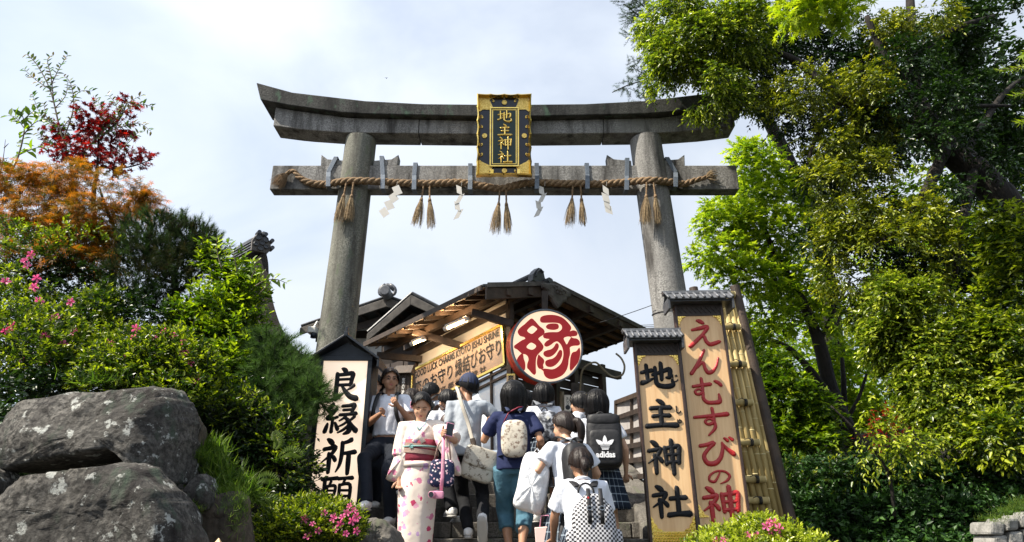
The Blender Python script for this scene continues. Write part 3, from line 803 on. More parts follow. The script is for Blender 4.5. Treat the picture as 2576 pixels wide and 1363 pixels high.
# ------------------------------------------------------------------ bamboo screen with dark posts
bs = thing('bamboo_screen', 'yellow bamboo pole screen between dark log posts behind the tall red lettered sign', 'fence', P(1850, 1000, 7.45))
bo = Vector(bs.location)
BD = 7.45
def vline(px, py, D, z0, z1, lean=0.0):   # upright through the pixel
    c = P(px, py, D); return Vector((c.x + lean * (z0 - c.z), D, z0)), Vector((c.x + lean * (z1 - c.z), D, z1))
ztop = zat(728, BD)
for (px, r_, tp, kx) in ((1849, .058, 718, -.105), (1744, .055, 722, -.07)):
    a_, b_ = vline(px, 722, BD + .01, .9, zat(tp, BD), kx)
    pts = [a_.lerp(b_, k / 8) - bo for k in range(9)]
    MB().tube(pts, [r_ * 1.2 - .002 * k for k in range(9)], 18).build('log_post', M['bark_light'] if False else M['wood'], bs, smooth=False, bevel=.004)
zl = [740, 822, 915, 1012, 1112, 1205, 1258]
for i, px in enumerate((1757, 1772, 1787, 1801, 1815, 1829, 1843, 1857)):
    a_, b_ = vline(px, 735, BD + .02, 1.5, zat(732, BD), -.095)
    MB().tube([a_ - bo, b_ - bo], .0345, 12).build('bamboo_pole', M['bamboo'], bs, smooth=True)
    rg = rnd(i); z = a_.z + rg.random() * .3
    mb = MB()
    while z < b_.z - .05:
        t_ = (z - a_.z) / (b_.z - a_.z); c = a_.lerp(b_, t_) - bo
        mb.tube([c - Vector((0, 0, .006)), c, c + Vector((0, 0, .006))], [.0348, .0370, .0348], 12); z += rg.uniform(.24, .38)
    mb.build('bamboo_node', M['bamboo_node'], bs, smooth=True)
for i, y in enumerate(zl):
    z = zat(y, BD - .05); x0_ = P(1750, y, BD).x + .0; x1_ = P(1846 + (y - 733) * .165, y, BD - .05).x
    MB().tube([Vector((x0_, BD - .055, z + .004)) - bo, Vector((x1_, BD - .055, z)) - bo], .036, 12).build('bamboo_rail', M['bamboo'], bs, smooth=True)
    MB().tube([Vector((x1_ - .004, BD - .055, z)) - bo, Vector((x1_ + .003, BD - .055, z)) - bo], .0365, 12).build('cut_end', M['bamboo_node'], bs)
    k = Vector((P(1828 + (y - 733) * .15, y, BD).x, BD - .06, z)) - bo
    mb = MB()
    for dx in (-.012, 0, .012):
        mb.tube([k + Vector((dx, .04 * math.sin(t), .038 * math.cos(t))) for t in [j * .7 for j in range(9)]], .005, 5, closed=True)
    mb.tube([k + Vector((0, -.04, .01)), k + Vector((-.05, -.07, .035)), k + Vector((-.09, -.06, .02))], .004, 5)
    mb.build('black_lashing', M['cord'], bs, smooth=True)
MB().beam(P(1868, 1300, BD + .1) - bo, P(1905, 1205, BD + .1) - bo, .07, .03).build('brace', M['board'], bs)
# ------------------------------------------------------------------ ground and stairs
def zs(y): return 1.6 + min(.7, max(-1.6, (y - 7.5) * .42))
def sstep(a, b, x): t = min(1, max(0, (x - a) / (b - a))); return t * t * (3 - 2 * t)
def ground_h(x, y):
    base = zs(y) - .25 if y < 9.3 else 2.27
    if y > 9.3: base = 2.27
    left = sstep(4.9, 6.2, y) * 1.9 + sstep(6.0, 9.5, y) * 1.3
    right = .0 + sstep(5.0, 8.0, y) * 1.0 + sstep(8.5, 12, y) * 1.1
    wl_ = sstep(-1.75, -2.7, x) if x < 0 else 0
    wr_ = sstep(1.45, 2.3, x) if x > 0 else 0
    fl = left * sstep(60, 25, y) + 2.27 * (1 - sstep(60, 25, y))
    fr = right * sstep(60, 25, y) + 2.2 * (1 - sstep(60, 25, y))
    # embankment behind the right hedge
    fr += sstep(3.5, 6.5, x) * sstep(9.5, 12, y) * 1.2 * sstep(40, 20, y)
    h = base * (1 - max(wl_, wr_)) + fl * wl_ + fr * wr_
    n_ = mnoise.noise(Vector((x * .9, y * .9, 0))) * .12 * max(wl_, wr_)
    return h + n_
xs = sorted(set([round(-600 + 60 * i, 2) for i in range(9)] + [-60, -40, -28, -20, -15, -12] + [round(-10 + .4 * i, 2) for i in range(51)] + [12, 15, 20, 28, 40, 60] + [120 + 60 * i for i in range(9)]))
ys = sorted(set([-400, -200, -100, -50, -25, -12, -6, -3, 0] + [round(1 + .35 * i, 2) for i in range(45)] + [18, 20, 23, 27, 32, 40, 55, 80, 120, 200, 300, 450, 700, 1000]))
gv = [(x, y, ground_h(x, y)) for y in ys for x in xs]; nx = len(xs)
gme = bpy.data.meshes.new('ground'); gme.from_pydata(gv, [], [(j * nx + i, j * nx + i + 1, (j + 1) * nx + i + 1, (j + 1) * nx + i) for j in range(len(ys) - 1) for i in range(nx - 1)])
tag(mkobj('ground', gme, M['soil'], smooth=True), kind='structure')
st = thing('stairs', None, None, (0, 3.7, 0)); st['kind'] = 'structure'
run = .155 / .42; k = 0; y = 3.7; rg = rnd(5)
while y < 9.16:
    z1 = zs(y + run * .999) if k else .155
    z1 = .155 * (k + 1)
    z1 = min(z1, 2.3)
    x = -1.62
    while x < 1.36:
        w = min(rg.uniform(.75, 1.1), 1.36 - x)
        if w < .3: w = 1.36 - x
        MB().box(x + .004, x + w - .004, y - 3.7 + rg.uniform(-.006, .006), y - 3.7 + run + .05, z1 - .152, z1 + rg.uniform(-.004, .004)).build('step_stone', M['step'], st, bevel=.012)
        x += w
    k += 1; y += run
MB().box(-1.62, 1.36, y - 3.7 + .02, 4.8 + y - 3.7, 2.12, 2.298).build('landing', M['step'], st)
for sx in (-1.80, 1.47):     # kerb stones beside the flight
    for i in range(7):
        ya = 4.0 + i * .78
        b_ = [(sx - .16 - rg.uniform(0, .04), ya, zs(ya) - .6), (sx + .13, ya, zs(ya) - .6), (sx + .13, ya + .75, zs(ya + .75) - .6), (sx - .16, ya + .75, zs(ya + .75) - .6)]
        h = .22 + rg.uniform(-.05, .05)
        t_ = [(a_, b2, zs(b2) + h * .8) for a_, b2, _ in b_]
        o = MB().hexa(b_, t_).build('kerb_stone', M['step'], bevel=.03)
        o.parent = st; o.matrix_parent_inverse = Matrix.Translation((0, -3.7, 0))

# ------------------------------------------------------------------ charm shop
A = P(1215, 720, 10.2); B = P(918, 864, 12.4); Rg = P(1383, 716, 11.2); C = P(1614, 832, 12.6)
E = B - A; E1 = E.normalized()
shop = thing('charm_shop', 'dark timber shop with lit orange eaves and gabled roof at the top of the stairs', 'shop', (C.x - 1.2, 12.5, 2.3))
so = Vector(shop.location)
def pv(*a): return [p - so for p in a]
UP = Vector((0, 0, 1))
# roof covering + soffit planks + rafters, left slope (A,B eave; Rg,R2 ridge)
R2 = Rg + E * 1.02; C2 = C + E * .9
MB().slab([A - so + UP * .0, B - so, R2 - so, Rg - so], .045, UP).build('roof_sheet', M['roof_metal'], shop, bevel=.004)
MB().slab([Rg - so, R2 - so, C2 - so, C - so], .045, UP).build('roof_sheet', M['roof_metal'], shop, bevel=.004)
n = 12
for side, (P0, P1, Q0, Q1) in enumerate(((A, B, Rg, R2), (C, C2, Rg, R2))):
    for i in range(n):
        t0, t1 = (i + .02) / n, (i + .98) / n
        nn_ = 6
        # boards lie across the rafters
    for j in range(7):
        s0, s1 = j / 7 + .004, (j + 1) / 7 - .004
        q = [P0.lerp(Q0, s0), P1.lerp(Q1, s0), P1.lerp(Q1, s1), P0.lerp(Q0, s1)]
        q = [p - so - UP * .012 for p in q]
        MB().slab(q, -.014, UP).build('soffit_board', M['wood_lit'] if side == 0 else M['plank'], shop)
    for i in range(n):
        t0 = (i + .5) / n
        a_, b_ = P0.lerp(P1, t0) - so - UP * .062, Q0.lerp(Q1, t0) - so - UP * .062
        MB().beam(a_, b_, .055, .065).build('rafter', M['wood'], shop)
    MB().beam(P0 - so - UP * .015 + (P0 - Q0).normalized() * .02, P1 - so - UP * .015 + (P0 - Q0).normalized() * .02, .03, .09).build('fascia', M['wood'], shop, bevel=.003)
    # purlins along the eave
    for s_, w_ in ((.30, .10), (.62, .11)):
        a_, b_ = P0.lerp(Q0, s_) - so - UP * .15, P1.lerp(Q1, s_) - so - UP * .15
        MB().beam(a_ - E1 * .12, b_, w_, w_ * 1.1).build('purlin', M['wood'], shop, bevel=.004)
MB().beam(Rg - so - UP * .16, R2 - so - UP * .16, .12, .14).build('ridge_beam', M['wood'], shop)
MB().tube([Rg - so + UP * .06 - E1 * .04, R2 - so + UP * .06], .055, 10).build('ridge_tile', M['tile'], shop, smooth=True)
# barge boards
g1 = (Rg - A).normalized(); g2 = (C - Rg).normalized()
for (p0, p1, m_) in ((A, Rg, 'plank'), (Rg, C, 'wood')):
    d0 = -E1 * .05
    q = [p0 - so + d0 - UP * .24, p1 - so + d0 - UP * .24, p1 - so + d0 - UP * .0, p0 - so + d0 - UP * .0]
    MB().slab(q, .035, -E1).build('barge_board', M['wood'], shop, bevel=.004)
    q = [p0 - so + d0 * 1.9 - UP * .05, p1 - so + d0 * 1.9 - UP * .05, p1 - so + d0 * 1.9 + UP * .03, p0 - so + d0 * 1.9 + UP * .03]
    MB().slab(q, .02, -E1).build('verge_trim', M['wood_grey'], shop, bevel=.003)
# gegyo: carved pendant under the apex
gm = frame(Rg - so - E1 * .11 - UP * .20, g1.cross(UP).cross(UP).normalized() * -1, UP, -E1)
gx_ = Vector((-E1.y, E1.x, 0)).normalized(); gx_ = gx_ if gx_.x > 0 else -gx_
gd = MB(); pend = [(-.38, .10), (-.22, .14), (0, .17), (.22, .14), (.38, .10), (.36, .03), (.26, -.01), (.24, -.08), (.14, -.12), (.08, -.20), (0, -.26), (-.08, -.20), (-.14, -.12), (-.24, -.08), (-.26, -.01), (-.36, .03)]
gcen = Rg - so - E1 * .12 - UP * .22
def g3(x, y, z): return gcen + gx_ * x + UP * y - E1 * z
gv_ = [g3(x, y, 0) for x, y in pend] + [g3(x, y, .05) for x, y in pend] + [g3(x * .8, y * .8, .07) for x, y in pend]
N = len(pend)
gd.add(gv_, [tuple(range(N))[::-1], tuple(range(2 * N, 3 * N))] + [(r * N + i, r * N + (i + 1) % N, (r + 1) * N + (i + 1) % N, (r + 1) * N + i) for r in (0, 1) for i in range(N)])
for s in (-1, 1):
    gd.tube([g3(s * (.14 + .06 * math.cos(t)), .04 + .05 * math.sin(t), .078) for t in [k * .6 for k in range(8)]], .009, 5)
gd.ball(g3(0, .06, .08), .05, 10, 6)
for k in range(6): gd.ball(g3(.065 * math.cos(k * 1.047), .06 + .065 * math.sin(k * 1.047), .075), .03, 6, 4)
gd.build('carved_pendant', M['wood_grey'], shop)
# ridge-end ornament
oc = P(1352, 700, 11.0) - so
od = MB()
def o3_(x, y, z): return oc + gx_ * x + UP * y - E1 * z
sil = [(-.19, -.10), (-.17, .03), (-.10, .12), (-.02, .19), (.06, .19), (.12, .12), (.15, .03), (.20, .0), (.22, -.06), (.20, -.10)]
for z0_, z1_, sc in ((-.06, .05, 1.0),):
    od.add([o3_(x, y, z0_) for x, y in sil] + [o3_(x * .93, y * .93, z1_) for x, y in sil], [tuple(range(10))[::-1], tuple(range(10, 20))] + [(i, (i + 1) % 10, 10 + (i + 1) % 10, 10 + i) for i in range(10)])
od.tube([o3_(-.12, -.02, .07), o3_(-.07, .08, .07), o3_(.0, .145, .07), (o3_(.08, .11, .07))], .018, 6)
od.tube([o3_(.12, -.06, .18), o3_(.12, -.06, -.1)], .05, 14)
od.tube([o3_(.0, .10, .0), o3_(-.25, -.05, -.6)], .05, 8)
od.build('ridge_end_tile', M['tile'], shop, smooth=False)

# wall with the long board (corner post K, running back along the stairs)
KD = 11.05
SR, SL = P(1270, 818, KD), P(1044, 934, 12.75)
BR, BL = P(1277, 916, KD), P(1044, 1031, 12.75)
W1 = (SL - SR); W1.z = 0; W1.normalize(); WN = Vector((W1.y, -W1.x, 0)); WN = WN if WN.y < 0 else -WN
def wallp(px, py, off=0.0):
    return onplane(px, py, SR + WN * off, WN)
board = thing('shop_signboard', 'long gold framed board reading GOOD LUCK CHARMS in the shop under the eaves', 'sign', SR)
bo_ = Vector(board.location)
fx = (SL - SR).normalized(); fz = UP
c0, c1, c2, c3 = [p + WN * .06 for p in (BL, BR, SR, SL)]
pg = MB(); NX, NY = 24, 8
for j in range(NY + 1):
    for i in range(NX + 1): pg.v.append(tuple((c0.lerp(c1, i / NX)).lerp(c3.lerp(c2, i / NX), j / NY) - bo_))
pg.f = [(j * (NX + 1) + i, j * (NX + 1) + i + 1, (j + 1) * (NX + 1) + i + 1, (j + 1) * (NX + 1) + i) for j in range(NY) for i in range(NX)]
pg.build('panel', mat('board_lit', (.56, .40, .27), (.64, .47, .33), .5, 3), board)
for (p, q_) in ((c3, c2), (c0, c1), (c1, c2), (c0, c3)):
    MB().beam(p - bo_ + WN * .004, q_ - bo_ + WN * .004, .05, .045, up=UP if abs((q_ - p).z) < .5 * (q_ - p).length else W1).build('gold_frame', M['gold'], board, bevel=.004)
def bil(u, v, off=.009):     # u left->right, v bottom->top over the board
    return (c0.lerp(c1, u)).lerp(c3.lerp(c2, u), v) + WN * off - bo_
def board_text(name, body, u0, u1, v0, v1, m, bold=.02, sc=None, squash=1.0):
    me = text_mesh(body, 1.0, 0, bold); n = len(me.vertices); co = np.empty(n * 3); me.vertices.foreach_get('co', co); co = co.reshape(-1, 3)
    mn, mx = co.min(0), co.max(0); out = []
    for c in co:
        a, b = (c[0] - mn[0]) / (mx[0] - mn[0]), (c[1] - mn[1]) / (mx[1] - mn[1])
        p = bil(u0 + (u1 - u0) * a, v0 + (v1 - v0) * b); out.append(p)
    me.vertices.foreach_set('co', np.array([tuple(p) for p in out]).ravel()); me.update()
    return mkobj(name, me, m, board)
M['ink'] = mat('ink', (.02, .018, .016), None, .5)
M['ink_soft'] = mat('ink_soft', (.07, .05, .035), None, .5)
board_text('line_of_letters', 'GOOD LUCK CHARMS KYOTO JISHU SHRINE', .03, .965, .70, .94, M['ink'], .03)
board_text('line_of_characters', '恋のお守り', .03, .47, .30, .68, M['ink'], .012)
board_text('line_of_characters', '縁結びお守り', .50, .975, .27, .70, M['ink'], .012)
board_text('line_of_characters', '京 都 地 主 神 社', .33, .82, .05, .21, M['ink_soft'], .02)
# plaster band, posts, windows below the board
def wallquad(name, pts, m, th=.04, off=0.0, bevel=0):
    q = [wallp(x, y, off) - so for x, y in pts]
    return MB().slab(q, -th, WN).build(name, m, shop, bevel=bevel)
wallquad('plaster_panel', [(1046, 968), (1272, 838), (1272, 752), (1058, 872)], M['plaster'], .05)
wallquad('timber_wall', [(1300, 1400), (1286, 800), (1278, 720), (1000, 890), (1000, 1180)], M['wood_dark'], .05, -.07) if False else None
for (xa_, ya_, xb_, yb_, w_) in ((1283, 760, 1286, 1150, .10), (1046, 860, 1046, 1100, .09)):
    MB().beam(wallp(xa_, ya_, .015) - so, wallp(xb_, yb_, .015) - so, w_, .09, up=WN).build('post', M['wood'], shop, bevel=.005)
wallquad('window_glass', [(1050, 1140), (1282, 1130), (1282, 917), (1050, 1032)], M['glass_sky_pale'], .01, -.01)
for (a_, b_) in (((1050, 1036), (1279, 922)), ((1236, 935), (1238, 1130)), ((1052, 1052), (1279, 940))):
    MB().beam(wallp(*a_, .01) - so, wallp(*b_, .01) - so, .035, .04, up=WN if abs(a_[1] - b_[1]) > 150 else UP).build('window_bar', M['wood'], shop)
# head beam and brackets under the eave
a_, b_ = wallp(1284, 770, .02), wallp(1040, 892, .02)
MB().beam(a_ - so, b_ - so, .10, .12).build('wall_plate', M['wood'], shop, bevel=.005)
def eave_pt(t, s): return (A.lerp(B, t)).lerp(Rg.lerp(R2, t), s)
for (e0, w0) in (((1186, 785), (1290, 815)), ((1040, 834), (1170, 872)), ((948, 893), (1062, 903))):
    q0 = P(e0[0], e0[1], A.lerp(B, (1215 - e0[0]) / 297).y + .35); w_ = wallp(w0[0], w0[1], .0)
    MB().beam(q0 - so, w_ - so, .09, .12).build('eave_bracket', M['wood'], shop, bevel=.006)
# rear timber wall beyond the board, and the wall to the right of the corner
KP = wallp(1285, 900, 0); KP.z = 2.3
gxw = Vector((-W1.y, W1.x, 0)); gxw = gxw if gxw.x > 0 else -gxw
Lft = KP + W1 * 4.4
def vwall(name, p, q, z0, z1, m, th=.06, n=None, bevel=0):
    d = (q - p); nn_ = Vector((d.y, -d.x, 0)).normalized() if n is None else n
    a_ = [Vector((p.x, p.y, z0)), Vector((q.x, q.y, z0)), Vector((q.x, q.y, z1)), Vector((p.x, p.y, z1))]
    return MB().slab([v - so for v in a_], th, nn_).build(name, m, shop, bevel=bevel)
ROOFZ = lambda p: (A.z + (Rg.z - A.z) * .4)
FW = wallp(1046, 1000, 0)
for i in range(7):          # dark upright boards beyond the long board
    p = FW + W1 * (.02 + i * .22); q = FW + W1 * (.23 + i * .22)
    vwall('wall_board', p - WN * .05 * (i % 2) * .3, q - WN * .05 * (i % 2) * .3, 2.3, 4.75, M['wood_dark'], .03, -WN)
K2 = KP + gxw * 2.35
for i in range(13):         # horizontal boards of the gable wall, each lapping the one below
    z0 = 2.32 + i * .165
    a_ = [KP + gxw * .06 - WN * 0, K2]
    q = [Vector((a_[0].x, a_[0].y, z0)) - E1 * .02, Vector((a_[1].x, a_[1].y, z0)) - E1 * .02, Vector((a_[1].x, a_[1].y, z0 + .16)) + E1 * .02, Vector((a_[0].x, a_[0].y, z0 + .16)) + E1 * .02]
    MB().slab([v - so for v in q], .03, E1).build('wall_board', M['wood_dark'], shop)
for t_ in (0.02, 1.05, 1.55, 2.36):
    p = KP + gxw * t_ - E1 * .05
    MB().beam(Vector((p.x, p.y, 2.3)) - so, Vector((p.x, p.y, 4.55)) - so, .11, .11, up=E1).build('post', M['wood'], shop, bevel=.006)
p = KP + gxw * 1.15 - E1 * .06; q = KP + gxw * 2.9 - E1 * .06
MB().beam(Vector((KP.x, KP.y, 4.42)) - so - E1 * .05, Vector((q.x, q.y, 4.42)) - so, .10, .14).build('tie_beam', M['wood'], shop)
# gable infill
vwall('gable_infill', KP + gxw * .0 + E1 * .12, KP + gxw * 2.3 + E1 * .12, 4.3, 4.62, M['wood_dark'], .04, E1)
# pale notice panels and window beneath the lantern
p0 = KP + gxw * .42 - E1 * .05; p1 = KP + gxw * .78 - E1 * .05
vwall('shop_window', p0, p1, 2.5, 3.5, mat('greenglass', (.16, .20, .16), (.22, .25, .20), .2, 20), .02, -E1)
p0 = KP + gxw * 1.0 - E1 * .06; p1 = KP + gxw * 1.28 - E1 * .06
vwall('sliding_door', p0, p1, 2.32, 3.7, M['wood'], .03, -E1)
# fluorescent lamps under the eave
M['lamp_on'] = mat('lamp_on', (.9, .8, .6), None, .4, emit=(1.0, .66, .30), emits=9.0)
for i, ((xa_, ya_), (xb_, yb_)) in enumerate((((1122, 827), (1176, 804)), ((1037, 865), (1066, 853)))):
    t = thing('tube_lamp', ['lit fluorescent tube lamp under the shop eave, the longer one nearer the round lantern', 'lit fluorescent tube lamp under the shop eave, the shorter one farther left'][i], 'lamp', wallp(xa_, ya_, .62), 0, 'tube lamps under the eave')
    to = Vector(t.location)
    a_, b_ = wallp(xa_, ya_, .62) - to, wallp(xb_, yb_, .55) - to
    MB().tube([a_, b_], .022, 10).build('tube', M['lamp_on'], t, smooth=True)
    MB().beam(a_ + UP * .045, b_ + UP * .045, .07, .04).build('housing', M['white_plastic'], t)
    for p_ in (a_, b_):
        d = (b_ - a_).normalized()
        MB().tube([p_ - d * .035 + UP * .01, p_ + d * .035 + UP * .01], .042, 12).build('socket', M['white_plastic'], t, smooth=True)
    ld = bpy.data.lights.new('lamp_light', 'AREA'); ld.shape = 'RECTANGLE'; ld.size = .5; ld.size_y = .06; ld.energy = 5.5; ld.color = (1.0, .72, .45)
    lo = bpy.data.objects.new('lamp_light', ld); COL.objects.link(lo); lo.parent = t
    lo.location = (a_ + b_) / 2 - UP * .03 + WN * .02
    dd = (-WN * .75 - UP * .45).normalized(); lo.rotation_euler = (-dd).to_track_quat('Z', 'Y').to_euler()
    ld2 = bpy.data.lights.new('lamp_light', 'AREA'); ld2.shape = 'RECTANGLE'; ld2.size = .5; ld2.size_y = .06; ld2.energy = 5.5; ld2.color = (1.0, .68, .38)
    lo = bpy.data.objects.new('lamp_light', ld2); COL.objects.link(lo); lo.parent = t
    lo.location = (a_ + b_) / 2 + UP * .08 + WN * .05
    lo.rotation_euler = (-(UP + WN * .2).normalized()).to_track_quat('Z', 'Y').to_euler()

# round lantern sign
LC = P(1377, 869, 10.55)
lnm = facing_frame(LC, R(14), R(4), 0)
lan = thing('round_lantern', 'big round lit sign with one bold red character hung under the shop gable', 'lantern', mat=lnm)
nn = lnm.to_3x3() @ Vector((0, 0, 1)); lni = lnm.inverted()
def cuv(cx_, cy_): q = lni @ onplane((1900 + cx_ / 2.272) / 1.59, (1050 + cy_ / 2.272) / 1.59, LC, nn); return (q.x, q.y)
rL = 94 * mpp(869, 10.55)
M['lantern_face'] = mat('lantern_face', (.80, .62, .45), None, .5, emit=(1.0, .72, .48), emits=.42)
M['lantern_red'] = mat('lantern_red', (.42, .008, .012), (.47, .012, .016), .4, 3, emit=(.6, .01, .01), emits=.10)
M['rim_red'] = mat('rim_red', (.42, .03, .012), (.50, .04, .016), .4, 4)
MB().disc((0, 0), rL * .96, -.01, .0, 64).build('lit_face', M['lantern_face'], lan)
nseg = 64; mb = MB(); ring = []
for r_, z_ in ((rL * .955, -.01), (rL * .955, .012), (rL * .975, .022), (rL, .018), (rL * 1.012, .0), (rL * 1.012, -.03)):
    ring += [(r_ * math.cos(2 * math.pi * i / nseg), r_ * math.sin(2 * math.pi * i / nseg), z_) for i in range(nseg)]
mb.add(ring, [(r_ * nseg + i, r_ * nseg + (i + 1) % nseg, (r_ + 1) * nseg + (i + 1) % nseg, (r_ + 1) * nseg + i) for r_ in range(5) for i in range(nseg)])
mb.build('metal_rim', M['metal_strap'], lan, smooth=True)
MB().disc((0, 0), rL * 1.0, -.36, -.03, 64).build('drum', M['rim_red'], lan, smooth=False, bevel=.01)
MB().box(-.05, .05, .3, rL + .35, -.20, -.14).build('hanger', M['wood_dark'], lan)
def blob(pts, z, m, name='character_piece', k=5):
    q = [tuple(p) for p in catmull([cuv(*p) for p in pts], k, True)]
    mb = MB().prism(q, z - .003, z); me = mb.mesh(name)
    bm = bmesh.new(); bm.from_mesh(me); bmesh.ops.triangulate(bm, faces=[f for f in bm.faces if len(f.verts) > 4]); bmesh.ops.recalc_face_normals(bm, faces=bm.faces[:]); bm.to_mesh(me); bm.free()
    return mkobj(name, me, m, lan)
Z1, Z2 = .006, .0085
blob([(515, 506), (545, 530), (585, 575), (622, 605), (632, 632), (618, 655), (590, 675), (575, 692), (590, 712), (612, 740), (622, 765), (610, 795), (588, 815), (560, 850), (552, 900), (552, 960), (553, 1000), (540, 1018), (518, 1005), (492, 975), (474, 955), (474, 920), (486, 880), (478, 850), (456, 832), (425, 825), (385, 790), (358, 775), (356, 755), (380, 735), (425, 705), (455, 690), (445, 675), (410, 665), (390, 640), (390, 615), (415, 585), (450, 558), (485, 525)], Z1, M['lantern_red'])
blob([(428, 822), (438, 838), (442, 870), (455, 910), (456, 955), (448, 977), (425, 975), (395, 945), (376, 915), (380, 880), (400, 845)], Z1 + .0003, M['lantern_red'])
blob([(575, 835), (595, 850), (622, 875), (628, 900), (618, 930), (622, 955), (600, 965), (578, 958), (564, 930), (562, 890)], Z1 + .0006, M['lantern_red'])
blob([(590, 515), (600, 492), (635, 478), (690, 473), (745, 480), (795, 500), (835, 535), (868, 575), (872, 602), (862, 622), (890, 614), (918, 622), (930, 642), (922, 662), (895, 668), (872, 672), (890, 684), (925, 690), (948, 712), (952, 738), (935, 752), (895, 755), (868, 765), (862, 785), (862, 830), (850, 880), (846, 925), (830, 975), (795, 1020), (740, 1048), (685, 1057), (645, 1040), (625, 1010), (620, 985), (600, 965), (640, 962), (700, 968), (745, 950), (780, 915), (797, 870), (802, 820), (792, 770), (772, 735), (745, 715), (715, 725), (690, 745), (655, 762), (632, 755), (630, 735), (650, 712), (675, 695), (650, 690), (625, 682), (618, 660), (632, 640), (665, 632), (710, 630), (755, 628), (785, 605), (788, 575), (765, 552), (720, 545), (665, 545), (615, 545), (595, 535)], Z1 + .0009, M['lantern_red'])
blob([(645, 575), (665, 558), (700, 552), (745, 555), (760, 575), (752, 600), (715, 610), (670, 605), (648, 592)], Z1 + .0012, M['lantern_red'])
blob([(735, 733), (755, 738), (760, 765), (745, 800), (715, 835), (680, 855), (645, 855), (622, 835), (625, 810), (655, 795), (690, 785), (715, 765)], Z1 + .0015, M['lantern_red'])
blob([(770, 792), (788, 800), (790, 840), (770, 885), (735, 925), (695, 946), (655, 942), (638, 920), (640, 895), (665, 880), (705, 870), (735, 845), (752, 815)], Z1 + .0018, M['lantern_red'])
blob([(945, 770), (955, 800), (952, 850), (935, 905), (905, 945), (872, 980), (860, 960), (862, 900), (868, 850), (885, 815), (915, 805), (930, 790)], Z1 + .0021, M['lantern_red'])
for h_ in ([(518, 574), (545, 585), (563, 603), (548, 622), (520, 645), (495, 640), (475, 622), (480, 605)], [(508, 727), (535, 738), (553, 755), (545, 775), (520, 790), (488, 784), (467, 768), (480, 745)],
           [(812, 680), (840, 672), (868, 678), (850, 710), (832, 742), (815, 715), (805, 692)], [(868, 765), (905, 757), (942, 768), (925, 790), (895, 806), (868, 792), (860, 778)]):
    blob(h_, Z2 + .003, M['lantern_face'], 'character_gap')

# small plaques, cable, alarm box
fp = thing('fortune_sign', 'small upright wooden plaque reading 恋占い hung left of the round lantern', 'sign', mat=facing_frame(P(1285, 972, 10.6), 0, 0, 0))
s_ = mpp(960, 10.6)
MB().box(-11 * s_, 11 * s_, -42 * s_, 33 * s_, -.02, 0).build('plaque', M['board'], fp)
for i, ch in enumerate('恋占い'):
    fit_text('plaque_character', ch, -7 * s_, (16 - i * 18) * s_, 7 * s_, (30 - i * 18) * s_, .003, M['ink'], fp, bold=.03)
MB().prism([(-11 * s_, 33 * s_), (11 * s_, 33 * s_), (8 * s_, 27 * s_), (-8 * s_, 27 * s_)], .001, .004).build('gold_cap', M['gold_rough'], fp)
cb = thing('cable_conduit', 'beige flexible cable looping out from the shop wall beside the round lantern', 'cable', P(1500, 1000, 11.4))
cq = [(1322 + 0, 1018), (1430, 1026), (1455, 1020), (1470, 990), (1474, 945), (1485, 925), (1510, 915), (1532, 935), (1548, 948), (1562, 952), (1578, 945), (1583, 925), (1575, 905), (1562, 893)]
pp = [P(x - 12, y - 4, 11.35 + (.1 * math.sin(i))) - Vector(cb.location) for i, (x, y) in enumerate(cq)]
MB().tube([Vector(p) for p in catmull([tuple(p) for p in pp[1:]], 8)], .017, 8).build('flexible_cable', M['hose'], cb, smooth=True)
pc = thing('drain_pipe', 'beige vertical conduit pipe below the round lantern', 'pipe', P(1416, 1150, 11.25))
MB().tube([P(1416, 1140, 11.25) - Vector(pc.location), P(1413, 985, 11.25) - Vector(pc.location)], .04, 10).build('pipe', M['hose'], pc, smooth=True)
al = thing('alarm_box', 'small white security box on the pipe under the round lantern', 'box', mat=facing_frame(P(1428, 1012, 11.15), 0, 0, 0))
s_ = mpp(1012, 11.15)
MB().box(-9 * s_, 9 * s_, -22 * s_, 20 * s_, -.08, 0).build('case', M['white_plastic'], al, bevel=.02)
me = text_mesh('ALSOK', 1.0, .0, .01); n = len(me.vertices)
o = mkobj('lettering', me, M['ink'], al); o.rotation_euler = (0, 0, R(-90)); o.scale = (.055, .055, 1); o.location = (-3 * s_, 14 * s_, .003)
MB().disc((0, -12 * s_), 6 * s_, 0, .006, 16).build('round_light', M['navy_box'], al)
ju = thing('junction_box', 'pale grey box on the shop wall right of the alarm box', 'box', P(1450, 1000, 11.6))
MB().box(-.09, .13, -.05, .05, -.15, .25).build('case', M['wood_grey'], ju, bevel=.01)

# narrow notice with white writing and its little roof, left of the shop
nt = thing('notice_post', 'narrow dark plank notice with white vertical writing beside the shop', 'sign', mat=facing_frame(P(1013, 960, 11.6), R(-10), 0, 0))
s_ = mpp(960, 11.6)
MB().box(-22 * s_, 20 * s_, -120 * s_, 20 * s_, -.05, 0).build('dark_board', M['wood_dark'], nt)
for q in range(5):
    MB().box((-21 + 8.2 * q) * s_, (-14.5 + 8.2 * q) * s_, -118 * s_, 19 * s_, 0, .008 + .004 * (q % 2)).build('plank', M['wood'], nt)
M['white_paint'] = mat('white_paint', (.72, .70, .66), None, .6)
fit_text('white_writing', '恋の神様良縁祈願', -1 * s_, -110 * s_, 7 * s_, 10 * s_, .018, M['white_paint'], nt, True, .02)
MB().hexa([(-30 * s_, 20 * s_, -.12), (26 * s_, 20 * s_, -.12), (26 * s_, 20 * s_, .10), (-30 * s_, 20 * s_, .10)], [(-18 * s_, 42 * s_, -.06), (28 * s_, 42 * s_, -.06), (28 * s_, 42 * s_, .02), (-18 * s_, 42 * s_, .02)]).build('small_roof', M['wood'], nt, bevel=.006)

